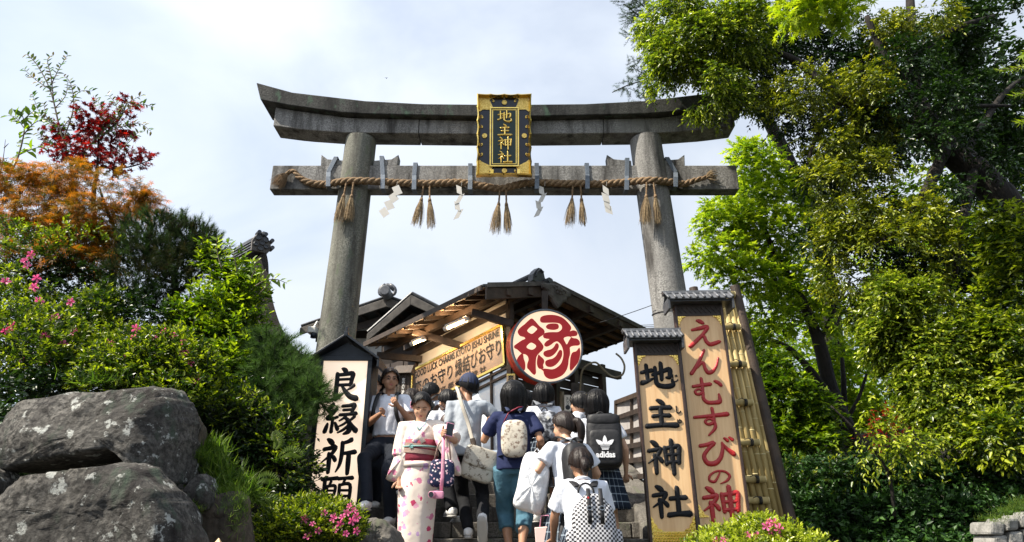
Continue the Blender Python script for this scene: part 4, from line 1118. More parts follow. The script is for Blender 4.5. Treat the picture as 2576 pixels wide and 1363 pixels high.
# ------------------------------------------------------------------ railing with translucent panels, right of the stairs
RL = thing('lattice_rail', 'dark brown lattice railing with pale translucent panels between the shop and the carved signs', 'railing', P(1600, 1200, 8.8))
ro_ = Vector(RL.location)
D0, D1 = 10.6, 7.7
def rp_(t, py_l, py_r):
    D = D0 + (D1 - D0) * t; px = 1548 + (1650 - 1548) * t
    return P(px, py_l + (py_r - py_l) * t, D)
for (l, r_) in ((1012, 975), (1052, 1018), (1092, 1070), (1128, 1110), (1163, 1150), (1200, 1196), (1250, 1250), (1290, 1300), (1330, 1345)):
    MB().beam(rp_(0, l, r_) - ro_, rp_(1, l, r_) - ro_, .04, .06).build('rail', M['wood_dark'] if l > 1012 else M['wood'], RL)
for t_ in (0.02, .42, .98):
    MB().beam(rp_(t_, 1012, 975) - ro_, rp_(t_, 1400, 1420) - ro_, .06, .05, up=(0, 1, 0)).build('upright', M['wood'], RL)
for i in range(5):
    l0, r0 = (1014, 1054, 1094, 1130, 1165)[i], (977, 1020, 1072, 1112, 1152)[i]
    l1, r1 = (1050, 1090, 1126, 1161, 1198)[i], (1016, 1068, 1108, 1148, 1194)[i]
    for ta, tb in ((.03, .41), (.43, .97)):
        q = [rp_(ta, l1, r1), rp_(tb, l1, r1), rp_(tb, l0, r0), rp_(ta, l0, r0)]
        MB().slab([p - ro_ + Vector((.01, .03, 0)) for p in q], .006, (0, 1, 0)).build('pane', M['frosted'], RL)

# wires
wr = thing('utility_wires', 'thin dark wires running from the right stone pillar over the shop roof', 'wire', P(1640, 800, 9.9))
wo = Vector(wr.location)
def cat_wire(a, b, sag, r_=.006):
    pts = [a.lerp(b, t / 12) - UP * sag * 4 * (t / 12) * (1 - t / 12) - wo for t in range(13)]
    return MB().tube(pts, r_, 5)
cat_wire(P(1640, 767, 9.85), P(1430, 830, 13), .03).build('wire', M['cord'], wr)
for k, dy in enumerate((0, 4, 8)):
    cat_wire(P(1900, 800 + dy, 10.2), P(1380, 818 + dy, 16), .06).build('wire', M['cord'], wr)
cw, rr_ = pillar_at(1, 772)
rl = thing('wire_loop', 'thin dark wire tied round the right stone pillar', 'wire', cw)
MB().tube([Vector((math.cos(t) * (rr_ + .008), math.sin(t) * (rr_ + .008), .04 * math.sin(t + .6))) for t in [k * 2 * math.pi / 28 for k in range(28)]], .006, 5, closed=True).build('loop', M['cord'], rl)

# ------------------------------------------------------------------ buildings behind
def gable_building(label, apex, le, re, D, depth, wall, name='gabled_house', skew=0.0, th=.14, wallmat='plaster_white', floor=2.3, over=.9):
    a_, l_, r_ = P(*apex, D), P(*le, D), P(*re, D)
    t = thing(name, label, 'house', (a_.x, D, floor)); o = Vector(t.location)
    back = Vector((skew, depth, 0))
    for s, e in ((-1, l_), (1, r_)):
        q = [a_ - o, e - o, e - o + back, a_ - o + back]
        MB().slab(q, th * .5, UP).build('roof_slope', M['tile'], t)
        dl = (e - a_)
        for k in range(int(depth / .35)):
            b0 = a_ - o + back * (k * .35 / depth) + UP * th * .5; MB().tube([b0, b0 + dl], .035, 6).build('tile_row', M['tile'], t)
        q = [a_ - o - UP * .0, e - o, e - o - UP * .17, a_ - o - UP * .22]
        MB().slab([p + Vector((0, -.02, 0)) for p in q], .06, (0, -1, 0)).build('barge_board', M['wood_grey'], t, bevel=.01)
        q = [a_ - o - UP * .30, a_.lerp(e, .85) - o - UP * .22, a_.lerp(e, .85) - o - UP * .36, a_ - o - UP * .48]
        MB().slab([p + Vector((0, .25, 0)) for p in q], .05, (0, 1, 0)).build('inner_board', M['wood_dark'], t)
        for k in range(5):
            f = (k + 1) / 6; c = a_.lerp(e, f) - o - UP * .10
            MB().beam(c + Vector((0, 0, 0)), c + back, .06, .08).build('rafter', M['wood_dark'], t)
    wl0, wr0 = l_.lerp(a_, .22), r_.lerp(a_, .22)
    yb = over
    v = [Vector((wl0.x, D + yb, floor)), Vector((wr0.x, D + yb, floor)), Vector((wr0.x, D + yb, wr0.z - .1)), Vector((a_.x, D + yb, a_.z - .2)), Vector((wl0.x, D + yb, wl0.z - .1))]
    mb = MB(); n5 = 5
    mb.add([p - o for p in v] + [p - o + Vector((skew, depth - yb, 0)) for p in v], [(0, 1, 2, 3, 4), (9, 8, 7, 6, 5)] + [(i, (i + 1) % 5, 5 + (i + 1) % 5, 5 + i) for i in range(5)])
    mb.build('wall', M[wallmat], t)
    zb_ = (wl0.z + a_.z) / 2 - .35
    MB().box(wl0.x - o.x - .02, wr0.x - o.x + .02, D + yb - o.y - .05, D + yb - o.y - .003, zb_ - o.z - .09, zb_ - o.z + .09).build('wall_beam', M['wood_dark'], t)
    MB().box(a_.x - o.x - .07, a_.x - o.x + .07, D + yb - o.y - .06, D + yb - o.y - .004, zb_ - o.z + .09, a_.z - o.z - .35).build('king_post', M['wood_dark'], t)
    return t, a_, o
t, a_, o = gable_building('grey tiled house with white plaster gable behind the left stone pillar', (975, 751), (757, 826), (1135, 808), 15.5, 4.5, None, skew=.6)
c = P(973, 737, 15.3) - o
od = MB().tube([c + Vector((0, -.30, -.02)), c + Vector((0, .1, -.02))], .125, 18)
od.build('round_ridge_tile', M['tile_light'], t, smooth=False, bevel=.02)
od = MB()
for s in (-1, 1):
    od.tube([c + Vector((s * (.05 + .16 * k / 10 + .09 * math.sin(k * .55)), .05, .16 - .20 * k / 10 + .07 * math.cos(k * .55))) for k in range(12)], [.05 - .002 * k for k in range(12)], 8)
od.tube([c + Vector((x, .06, .10 + .12 * math.cos(x * 9))) for x in (-.16, -.08, 0, .08, .16)], .06, 8)
od.build('ridge_scroll', M['tile_light'], t, smooth=True)
t2, a2, o2 = gable_building('small dark roof with a plank gable between the white house and the shop', (1036, 744), (925, 842), (1110, 782), 14.0, 1.4, None, wallmat='wood_dark', skew=.3, over=.6)
cam_ = thing('security_camera', 'small white security camera under the left eave of the tiled house', 'camera', P(787, 836, 15.3))
MB().box(-.10, .09, -.12, .12, -.03, .12).build('housing', M['white_plastic'], cam_, bevel=.02)
MB().tube([Vector((.04, -.05, -.14)), Vector((.04, -.05, -.03))], .07, 12).build('lens_dome', M['navy_box'], cam_, smooth=True)
MB().beam(Vector((0, 0, .1)), Vector((.05, .1, .3)), .03, .03).build('arm', M['white_plastic'], cam_)

# old temple roof at the far left
TP = 14.0
te = thing('temple_roof_building', 'old bark roofed temple building rising behind the left bushes, with an ornate ridge tile', 'temple', P(640, 900, TP))
to_ = Vector(te.location)
outer = [(668, 627), (675, 660), (677, 700), (684, 745), (696, 790), (714, 835), (745, 885), (790, 925)]
inner = [(640, 655), (655, 680), (660, 715), (664, 760), (676, 805), (694, 850), (722, 895), (765, 935)]
po = [P(x, y, TP) - to_ for x, y in outer]; pi_ = [P(x, y, TP) - to_ for x, y in inner]
po = [Vector(p) for p in catmull([tuple(p) for p in po], 4)]; pi_ = [Vector(p) for p in catmull([tuple(p) for p in pi_], 4)]
mb = MB(); N = len(po); bk = Vector((-2.6, 3.4, 0))
mb.add(po + pi_ + [p + bk for p in po] + [p + bk for p in pi_], [(i, i + 1, N + i + 1, N + i) for i in range(N - 1)] + [(i, 2 * N + i, 2 * N + i + 1, i + 1) for i in range(N - 1)] + [(N + i, N + i + 1, 3 * N + i + 1, 3 * N + i) for i in range(N - 1)])
mb.build('bark_roof', M['thatch'], te)
for off, m_, nm in ((10, 'wood_dark', 'barge_board'), (19, 'wood_dark', 'inner_barge_board')):
    mb = MB(); q0 = [p + Vector((-off * .008, .12, -.03)) for p in pi_]; q1 = [p + Vector((-(off + 9) * .008, .12, -.08)) for p in pi_]
    mb.add(q0 + q1 + [p + Vector((0, .1, 0)) for p in q0] + [p + Vector((0, .1, 0)) for p in q1], [(i, i + 1, N + i + 1, N + i) for i in range(N - 1)] + [(2 * N + i, 3 * N + i, 3 * N + i + 1, 2 * N + i + 1) for i in range(N - 1)] + [(N + i, N + i + 1, 3 * N + i + 1, 3 * N + i) for i in range(N - 1)])
    mb.build(nm, M[m_], te)
# left slope (seen only as a dark mass through the leaves) and gable wall
lo_ = [Vector((2 * po[0].x - p.x, p.y, p.z)) for p in po]
mb = MB(); mb.add(lo_ + [p + bk for p in lo_], [(i, N + i, N + i + 1, i + 1) for i in range(N - 1)]); mb.build('bark_roof', M['thatch'], te)
MB().box(-1.3, .35, .4, 3.6, -2.2, .6).build('wall', M['wood_dark'], te)
# ridge and its ornate end
rg0 = P(655, 612, TP) - to_
MB().beam(rg0 + Vector((0, .1, -.04)), rg0 + Vector((-.75, .8, -.02)), .26, .26).build('ridge_wall', M['tile'], te)
for k in range(4):
    z = -.12 + k * .07
    MB().beam(rg0 + Vector((0, .06, z)), rg0 + Vector((-.8, .82, z)), .34, .02).build('ridge_course', M['tile_light'], te)
MB().tube([rg0 + Vector((.08, -.06, .20)), rg0 + Vector((-.8, .8, .22))], .07, 10).build('ridge_cap_tile', M['tile'], te, smooth=True)
fm = frame(rg0 + Vector((.02, -.04, 0)), Vector((.8, .6, 0)), UP, Vector((.6, -.8, 0)))
mb = MB().prism([(-.22, -.28), (.20, -.28), (.30, -.12), (.24, .06), (.14, .20), (0, .26), (-.16, .20), (-.24, 0)], -.05, .05)
fm = fm @ Matrix.Scale(.82, 4); e_ = mb.build('ridge_end_plate', M['wood_grey'], te, bevel=.01); e_.matrix_local = fm
for (x, y, r_) in ((-.10, .12, .07), (.10, .10, .07), (.02, -.02, .055), (-.14, -.08, .05), (.14, -.10, .05), (0, -.18, .06)):
    mb = MB().disc((x, y), r_, .05, .08, 14); mb.tube([Vector((x + r_ * math.cos(t), y + r_ * math.sin(t), .085)) for t in [j * .52 for j in range(12)]], .014, 5, closed=True)
    e2 = mb.build('round_crest', M['tile'], te); e2.matrix_local = fm
for (x, y) in ((.08, .24), (.27, .10), (.30, -.10), (-.10, .26)):
    mb = MB().tube([Vector((x, y, -.1)), Vector((x, y, .13))], .055, 12); e3 = mb.build('tile_end', M['tile'], te); e3.matrix_local = fm

# small extras
wp = thing('wooden_post', 'pointed tip of a pale wooden post at the bottom edge below the bushes', 'post', P(548, 1372, 4.6) - UP * 0)
MB().tube([Vector((0, 0, -1.4)), Vector((0, 0, -.02)), Vector((0, 0, .045))], [.055, .055, .002], 4).build('post', M['board'], wp)
bd = thing('bird', 'tiny dark bird flying high in the sky left of the gold tablet', 'bird', P(972, 196, 40)); bd.scale = (.3, .3, .3)
mb = MB().tube([Vector((0, -.22, 0)), Vector((0, -.1, .02)), Vector((0, .1, .02)), Vector((0, .26, 0))], [.02, .07, .07, .02], 8)
mb.build('body', M['cord'], bd, smooth=True)
for s in (-1, 1):
    MB().add([(s * .05, -.08, .03), (s * .05, .10, .03), (s * .25, .06, .16), (s * .45, .02, .06), (s * .25, -.06, .15)], [(0, 1, 2, 4), (4, 2, 3)]).build('wing', M['cord'], bd)
# ------------------------------------------------------------------ people
def remeshed(mb, voxel, smooth=4, disp=0.0, dsc=6.0, seed=0):
    me = mb.mesh('tmp'); bm = bmesh.new(); bm.from_mesh(me); bmesh.ops.recalc_face_normals(bm, faces=bm.faces[:]); bm.to_mesh(me); bm.free()
    o = bpy.data.objects.new('tmp', me); COL.objects.link(o)
    m = o.modifiers.new('r', 'REMESH'); m.mode = 'VOXEL'; m.voxel_size = voxel; m.use_smooth_shade = True
    if smooth:
        s = o.modifiers.new('s', 'SMOOTH'); s.factor = .5; s.iterations = smooth
    dg = bpy.context.evaluated_depsgraph_get()
    out = bpy.data.meshes.new_from_object(o.evaluated_get(dg)); bpy.data.objects.remove(o); bpy.data.meshes.remove(me)
    out.polygons.foreach_set('use_smooth', [True] * len(out.polygons))
    if disp:
        n = len(out.vertices); co = np.empty(n * 3); out.vertices.foreach_get('co', co); co = co.reshape(-1, 3)
        nr = np.empty(n * 3); out.vertices.foreach_get('normal', nr); nr = nr.reshape(-1, 3)
        rs = np.random.RandomState(seed); f = np.zeros(n)
        for k in range(7):
            w = rs.normal(size=3) * dsc * (1 + k * .35); w[2] *= .55
            f += np.abs(np.sin(co @ w + rs.rand() * 6.28)) / (1 + .25 * k)
        f = f / 7 - .42
        co += nr * (f * disp)[:, None]
        out.vertices.foreach_set('co', co.ravel()); out.update()
    return out
def ik(a, b, l1, l2, pole):
    a, b = Vector(a), Vector(b); d = b - a; L = d.length
    if L > (l1 + l2) * .995: b = a + d.normalized() * (l1 + l2) * .995; d = b - a; L = d.length
    x = (l1 * l1 - l2 * l2 + L * L) / (2 * L); h = math.sqrt(max(1e-6, l1 * l1 - x * x)); d.normalize()
    p = Vector(pole) - d * Vector(pole).dot(d)
    if p.length < 1e-5: p = d.orthogonal()
    return a + d * x + p.normalized() * h, b
def superell(c, r, e=.45, n=20, m=12, rot=None):
    mb = MB(); 
    def sg(v, p): return math.copysign(abs(v) ** p, v)
    b = []
    for i in range(1, m):
        th = -math.pi / 2 + math.pi * i / m
        for k in range(n):
            ph = 2 * math.pi * k / n
            b.append((sg(math.cos(th), e) * sg(math.cos(ph), e) * r[0], sg(math.cos(th), e) * sg(math.sin(ph), e) * r[1], sg(math.sin(th), e) * r[2]))
    b.append((0, 0, -r[2])); b.append((0, 0, r[2])); f = []
    for i in range(m - 2):
        for k in range(n): f.append((i * n + k, i * n + (k + 1) % n, (i + 1) * n + (k + 1) % n, (i + 1) * n + k))
    B, T = len(b) - 2, len(b) - 1
    for k in range(n): f.append((B, (k + 1) % n, k)); f.append((T, (m - 2) * n + k, (m - 2) * n + (k + 1) % n))
    v = [Vector(q) for q in b]
    if rot is not None: v = [rot @ q for q in v]
    mb.add([q + Vector(c) for q in v], f); return mb
M['skin'] = mat('skin', (.46, .26, .165), (.54, .32, .21), .5, 5, spec=.35)
M['skin_tan'] = mat('skin_tan', (.30, .155, .09), (.38, .205, .125), .5, 5, spec=.35)
M['lips'] = mat('lips', (.36, .10, .09), None, .4)
M['hair'] = mat('hair', (.0025, .002, .0025), (.006, .005, .005), .42, 60, stretch=(1, 1, .10), bump=.6, bscale=110, spec=.26)
M['hair_brown'] = mat('hair_brown', (.009, .006, .005), (.022, .013, .010), .42, 60, stretch=(1, 1, .10), bump=.6, bscale=110, spec=.28)
def cloth(name, c1, c2=None, rough=.85, bump=.5, scale=3): return mat(name, c1, c2 or tuple(min(1, x * 1.08) for x in c1), rough, scale, bump=bump, bscale=9, bdist=.03, spec=.25)
M['white_shirt'] = cloth('white_shirt', (.60, .63, .70), (.66, .68, .74))
M['grey_tee'] = cloth('grey_tee', (.30, .335, .375), (.36, .39, .43))
M['navy_tee'] = cloth('navy_tee', (.012, .018, .060), (.018, .026, .08))
M['black_cloth'] = cloth('black_cloth', (.005, .0055, .007), (.009, .010, .013))
M['navy_trousers'] = cloth('navy_trousers', (.008, .011, .018), (.014, .018, .028))
M['teal_denim'] = mat('teal_denim', (.03, .095, .14), (.06, .15, .205), .85, 7, bump=.6, bscale=14, bdist=.03)
M['shoe_white'] = mat('shoe_white', (.62, .62, .62), (.72, .72, .71), .5, 20, bump=.3)
M['sole'] = mat('sole', (.40, .39, .37), None, .7)
M['black_nylon'] = mat('black_nylon', (.004, .004, .0055), (.009, .009, .011), .6, 8, bump=.5, bscale=16, bdist=.015)
M['grey_strap'] = mat('grey_strap', (.14, .15, .17), None, .7)
M['canvas'] = mat('canvas', (.45, .41, .34), None, .8)
M['pink'] = mat('pink', (.62, .26, .38), None, .4)
M['cap_navy'] = mat('cap_navy', (.008, .016, .05), (.012, .022, .065), .8, 8, bump=.2)
def plaid(name, base, line, nu, nv):
    m, n, l, p = newmat(name); p.inputs['Roughness'].default_value = .9; p.inputs['Specular IOR Level'].default_value = .2
    uv = n.new('ShaderNodeUVMap'); sp = n.new('ShaderNodeSeparateXYZ'); l.new(uv.outputs['UV'], sp.inputs[0]); outs = []
    for ax, k in (('X', nu), ('Y', nv)):
        mu = n.new('ShaderNodeMath'); mu.operation = 'MULTIPLY'; mu.inputs[1].default_value = k; l.new(sp.outputs[ax], mu.inputs[0])
        fr = n.new('ShaderNodeMath'); fr.operation = 'FRACT'; l.new(mu.outputs[0], fr.inputs[0])
        lt = n.new('ShaderNodeMath'); lt.operation = 'LESS_THAN'; lt.inputs[1].default_value = .13; l.new(fr.outputs[0], lt.inputs[0]); outs.append(lt)
    ad = n.new('ShaderNodeMath'); ad.operation = 'ADD'; l.new(outs[0].outputs[0], ad.inputs[0]); l.new(outs[1].outputs[0], ad.inputs[1])
    hf = n.new('ShaderNodeMath'); hf.operation = 'MULTIPLY'; hf.inputs[1].default_value = .5; l.new(ad.outputs[0], hf.inputs[0])
    mx = n.new('ShaderNodeMix'); mx.data_type = 'RGBA'; l.new(hf.outputs[0], mx.inputs['Factor']); mx.inputs[6].default_value = (*base, 1); mx.inputs[7].default_value = (*line, 1)
    l.new(mx.outputs[2], p.inputs['Base Color']); return m
M['plaid'] = plaid('plaid', (.010, .016, .028), (.30, .36, .42), 26, 7)
def flowers(name, base, cols, scale, size=.36, rough=.8, keep=.4):
    m, n, l, p = newmat(name); p.inputs['Roughness'].default_value = rough; p.inputs['Specular IOR Level'].default_value = .25
    tc = n.new('ShaderNodeTexCoord'); no = n.new('ShaderNodeTexNoise'); no.inputs['Scale'].default_value = scale * 3.2; no.inputs['Detail'].default_value = 2
    l.new(tc.outputs['Object'], no.inputs['Vector'])
    vo = n.new('ShaderNodeTexVoronoi'); vo.inputs['Scale'].default_value = scale
    l.new(tc.outputs['Object'], vo.inputs['Vector'])
    su = n.new('ShaderNodeMath'); su.operation = 'MULTIPLY_ADD'; su.inputs[1].default_value = .55; l.new(no.outputs['Fac'], su.inputs[0]); l.new(vo.outputs['Distance'], su.inputs[2])
    lt = n.new('ShaderNodeMath'); lt.operation = 'LESS_THAN'; lt.inputs[1].default_value = size + .27; l.new(su.outputs[0], lt.inputs[0])
    sp = n.new('ShaderNodeSeparateColor'); l.new(vo.outputs['Color'], sp.inputs[0])
    g = n.new('ShaderNodeMath'); g.operation = 'GREATER_THAN'; g.inputs[1].default_value = keep; l.new(sp.outputs[0], g.inputs[0])
    mu = n.new('ShaderNodeMath'); mu.operation = 'MULTIPLY'; l.new(g.outputs[0], mu.inputs[0]); l.new(lt.outputs[0], mu.inputs[1])
    cr = n.new('ShaderNodeValToRGB'); cr.color_ramp.interpolation = 'CONSTANT'; e = cr.color_ramp.elements
    for i, c in enumerate(cols):
        el = e[0] if i == 0 else (e[1] if i == 1 else e.new(i / len(cols)))
        el.position = i / len(cols); el.color = (*c, 1)
    l.new(sp.outputs[1], cr.inputs['Fac'])
    mx = n.new('ShaderNodeMix'); mx.data_type = 'RGBA'; l.new(mu.outputs[0], mx.inputs['Factor']); mx.inputs[6].default_value = (*base, 1); l.new(cr.outputs['Color'], mx.inputs[7])
    l.new(mx.outputs[2], p.inputs['Base Color'])
    nb = n.new('ShaderNodeTexNoise'); nb.inputs['Scale'].default_value = 7; l.new(tc.outputs['Object'], nb.inputs['Vector'])
    bp = n.new('ShaderNodeBump'); bp.inputs['Strength'].default_value = .4; bp.inputs['Distance'].default_value = .03; l.new(nb.outputs['Fac'], bp.inputs['Height']); l.new(bp.outputs['Normal'], p.inputs['Normal'])
    return m
M['kimono'] = flowers('kimono', (.74, .64, .56), [(.50, .05, .13), (.66, .28, .42), (.52, .34, .56), (.70, .36, .46), (.62, .20, .32)], 13, .36, keep=.12)
M['navy_floral'] = flowers('navy_floral', (.015, .022, .06), [(.70, .45, .52), (.75, .68, .68)], 38, .40, keep=.25)
M['stamp_print'] = mat('stamp_print', (.20, .14, .10), (.54, .49, .40), .6, 26, 9, lo=.40, hi=.50, bump=.3)
M['horse_print'] = mat('horse_print', (.13, .10, .07), (.47, .44, .37), .6, 20, 7, lo=.38, hi=.47, bump=.3)
M['checker'], n_, l_, p_ = newmat('checker')
tc = n_.new('ShaderNodeTexCoord'); ck = n_.new('ShaderNodeTexChecker'); ck.inputs['Scale'].default_value = 62
mp = n_.new('ShaderNodeMapping'); mp.inputs['Scale'].default_value = (1, .001, 1)
l_.new(tc.outputs['Object'], mp.inputs['Vector']); l_.new(mp.outputs['Vector'], ck.inputs['Vector'])
ck.inputs['Color1'].default_value = (.50, .50, .52, 1); ck.inputs['Color2'].default_value = (.012, .012, .016, 1)
l_.new(ck.outputs['Color'], p_.inputs['Base Color']); p_.inputs['Roughness'].default_value = .7
M['marble_print'] = mat('marble_print', (.02, .022, .03), (.42, .44, .48), .6, 16, lo=.45, hi=.6)
M['poly_bag'] = mat('poly_bag', (.70, .71, .73), (.76, .77, .79), .32, 3, bump=.8, bscale=10, bdist=.04)
M['paper_bag'] = mat('paper_bag', (.70, .50, .46), (.74, .54, .50), .6, 3)

def hair_cap(R3=(.086, .104, .122), hem=None, fall=None, seed=0, nphi=72, off=(0, -.008, .012), flare=0.0, strands=.035):
    """grid from the crown down to a hem line that depends on the angle (0 = face, 180 = back)"""
    rg = np.random.RandomState(seed); mb = MB(); nt = 20
    ph = [2 * math.pi * i / nphi for i in range(nphi)]
    def sn(p, k): return math.sin(p * 9 + k) * .5 + math.sin(p * 17 + 2 * k + 1) * .35 + math.sin(p * 29 + k * 3) * .3
    rows = []
    for j in range(nt + 1):
        t = j / nt; row = []
        for p in ph:
            a = abs(((math.degrees(p) + 180) % 360) - 180); th = R(hem(a)); fl = fall(a)
            arc = th * .11; tot = arc + fl; s = t * tot
            if s <= arc or fl <= 0: th_ = min(th, s / .11); dz = 0
            else: th_ = th; dz = s - arc
            k = 1 + strands * sn(p, 1.3 + seed) * min(1, t * 1.6) + .02 * sn(p * 2.1, seed)
            fx_ = 1 + flare * dz / .1
            r_ = math.sin(min(th_, math.pi / 2 + .5)) if dz == 0 else math.sin(min(th, math.pi / 2 + .25))
            x = math.sin(p) * r_ * R3[0] * k * fx_; y = math.cos(p) * r_ * R3[1] * k * fx_; z = math.cos(th_) * R3[2] - dz
            if dz: z += .006 * sn(p * 1.7, 3) * t
            row.append((x + off[0], y + off[1], z + off[2]))
        rows.append(row)
    for r_ in rows: mb.v.extend(r_)
    for j in range(nt):
        for i in range(nphi): mb.f.append((j * nphi + i, (j + 1) * nphi + i, (j + 1) * nphi + (i + 1) % nphi, j * nphi + (i + 1) % nphi))
    return mb
def lerp_tab(tab): return lambda a: float(np.interp(a, [t[0] for t in tab], [t[1] for t in tab]))
HAIR = {
 'short': (lerp_tab([(0, 52), (35, 62), (60, 80), (80, 96), (105, 100), (140, 122), (180, 128)]), lambda a: .004),
 'shaggy': (lerp_tab([(0, 62), (35, 72), (60, 92), (85, 108), (110, 116), (140, 126), (180, 132)]), lambda a: .012),
 'tied': (lerp_tab([(0, 42), (35, 58), (60, 78), (80, 92), (105, 98), (140, 118), (180, 125)]), lambda a: .0),
 'bob': (lerp_tab([(0, 62), (40, 75), (62, 95), (90, 98), (180, 98)]), lerp_tab([(0, 0), (40, .0), (58, .05), (75, .080), (120, .088), (180, .080)])),
 'long': (lerp_tab([(0, 58), (40, 75), (62, 95), (90, 98), (180, 98)]), lerp_tab([(0, 0), (40, .0), (58, .07), (75, .115), (120, .13), (180, .135)])),
}
PEOPLE = []
def person(label, px, D, top_y, face=0, lean=0.0, twist=0, head=(0, 0, 0), hands=None, elbows=None, feet=None, knees=None, skin='skin',
           hair='short', hairmat='hair', top='white_shirt', hem=.84, sleeve=.62, bottom=('trousers', 'black_cloth'), build_=1.0, female=False, H=None, collar=True, shoes='shoe_white', glasses=False, mask=False, cap=False, group=None, headscale=1.0, voxel=.012, zoff=0.0, hx=0.0):
    z0 = zs(D) + zoff
    ptop = P(px, top_y, D)
    H = H or (ptop.z - z0)
    s = H / 1.65
    t = thing('person', label, 'person', (ptop.x, D, z0), R(face), group)
    inv = t.matrix_basis.inverted()
    def loc(q):
        if q is None: return None
        if len(q) == 4 and q[0] == 'px': return inv @ P(q[1], q[2], q[3])
        return Vector(q) * s
    hipz = .87 * s
    TM = Matrix.Translation((0, 0, hipz)) @ Matrix.Rotation(R(twist), 4, 'Z') @ Matrix.Rotation(-lean, 4, 'X') @ Matrix.Translation((0, 0, -hipz))
    # shift so that the head stays over the wanted spot
    hc0 = TM @ Vector((0, .02 * s, 1.535 * s))
    sh = Vector((-hc0.x * .0 + hx, -hc0.y * .6, (H - .118 * headscale) - hc0.z))
    def T(x, y, z): return TM @ (Vector((x, y, z)) * s) + Vector((sh.x, sh.y, sh.z * max(0, (z - .87) / .66)))
    bw = build_
    sk = M[skin]
    # --- body
    mb = MB()
    mb.tube([T(0, 0, .86), T(0, 0, .95), T(0, 0, 1.05), T(0, .0, 1.2), T(0, -.005, 1.32), T(0, -.01, 1.37)], [.14 * bw, .145 * bw, .12 * bw, .14 * bw, .15 * bw, .09], 16, ry=[.09 * bw, .095 * bw, .085 * bw, .10 * bw, .085 * bw, .06], ref=(1, 0, 0))
    hc = T(0, .02, 1.535); headscale *= 1.1
    mb.tube([T(0, -.012, 1.34), T(0, .0, 1.42), hc + Vector((0, -.01, -.06))], [.055, .050, .05], 12)
    HR = Matrix.Rotation(R(head[0]) + R(twist), 4, 'Z') @ Matrix.Rotation(R(head[1]), 4, 'X') @ Matrix.Rotation(R(head[2]), 4, 'Y')
    h = headscale
    def Hd(x, y, z): return hc + (HR.to_3x3() @ Vector((x * h, y * h, z * h)))
    r3 = HR.to_3x3()
    mb.ball(Hd(0, -.010, .025), (.071 * h, .088 * h, .088 * h), 20, 14, r3)
    mb.ball(Hd(0, .018, -.032), (.060 * h, .066 * h, .072 * h), 18, 12, r3)
    mb.ball(Hd(0, .052, -.080), (.030 * h, .028 * h, .026 * h), 12, 8, r3)
    mb.ball(Hd(0, .062, .030), (.050 * h, .022 * h, .022 * h), 12, 8, r3)     # brow
    mb.tube([Hd(0, .078, .018), Hd(0, .092, -.006), Hd(0, .100, -.026)], [.009 * h, .011 * h, .014 * h], 8)
    for e in (-1, 1):
        mb.ball(Hd(e * .032, .060, -.030), (.022 * h, .020 * h, .022 * h), 10, 6, r3)
        mb.ball(Hd(e * .073, -.006, -.008), (.010 * h, .018 * h, .030 * h), 10, 6, r3)
        mb.ball(Hd(e * .009, .086, -.028), (.009 * h, .009 * h, .008 * h), 8, 5, r3)
    sw = .172 * bw * (1 if not female else .93)
    joints = {}
    for e, nm in ((-1, 'L'), (1, 'R')):
        S = T(e * sw, -.005, 1.335)
        tgt = loc((hands or {}).get(nm)) or T(e * .25, .04, .80) * 1.0
        pole = (elbows or {}).get(nm) or (e * .6, -.6, -.3)
        E, W = ik(S, tgt, .275 * s, .245 * s, Vector(pole))
        joints[nm] = (S, E, W)
        ar = (.047 if not female else .041) * bw ** .5
        mb.tube([T(e * .08, -.005, 1.345), S, S.lerp(E, .5), E], [ar * .9, ar * 1.15, ar * 1.0, ar * .82], 12)
        mb.tube([E, E.lerp(W, .3), W], [ar * .85, ar * .88, ar * .55], 12)
        d = (W - E).normalized(); side = d.cross(Vector((0, 1, 0)) if abs(d.y) < .9 else Vector((1, 0, 0))).normalized(); nrm = side.cross(d)
        mb.tube([W, W + d * .05, W + d * .085], [.020, .034, .030], 10, ry=[.018, .016, .013], ref=side)
        joints[nm + 'f'] = (W, d, side, nrm)
    lj = {}
    for e, nm in ((-1, 'L'), (1, 'R')):
        Hp = Vector((e * .088 * s, 0, .86 * s)) ; Hp = Vector((Hp.x + sh.x * .5, Hp.y + sh.y * .3, Hp.z))
        f = (feet or {}).get(nm); F = loc(f) if f else Vector((e * .11 * s, .0, .0))
        A_ = F + Vector((0, -.03, .085))
        kp = (knees or {}).get(nm) or (e * .12, 1, 0)
        hl = (A_ - Hp).length * .5005
        K, A_ = ik(Hp, A_, hl, hl, Vector(kp)) if kp == (0, 1, 0) else ik(Hp, A_, .415 * s, .40 * s, Vector(kp)); lj[nm] = (Hp, K, A_)
        th = (.080 if not female else .083) * bw
        mb.tube([Hp, Hp.lerp(K, .4), K], [th, th * .88, th * .62], 14)
        mb.tube([K, K.lerp(A_, .3), K.lerp(A_, .75), A_], [th * .62, th * .66, th * .42, th * .38], 12)
        fd = Vector(((feet or {}).get(nm + 'd') or (0, 1, 0))).normalized()
        mb.tube([A_ + Vector((0, 0, -.02)), A_ + Vector((0, 0, -.055)) + fd * .06, A_ + Vector((0, 0, -.062)) + fd * .15], [.034, .034, .026], 10)
        lj[nm + 'd'] = fd
    me = remeshed(mb, voxel * 1.12, 2)
    # fingers grow out of the palms of the same mesh
    fb = MB()
    curl = (hands or {}).get('curl', .6)
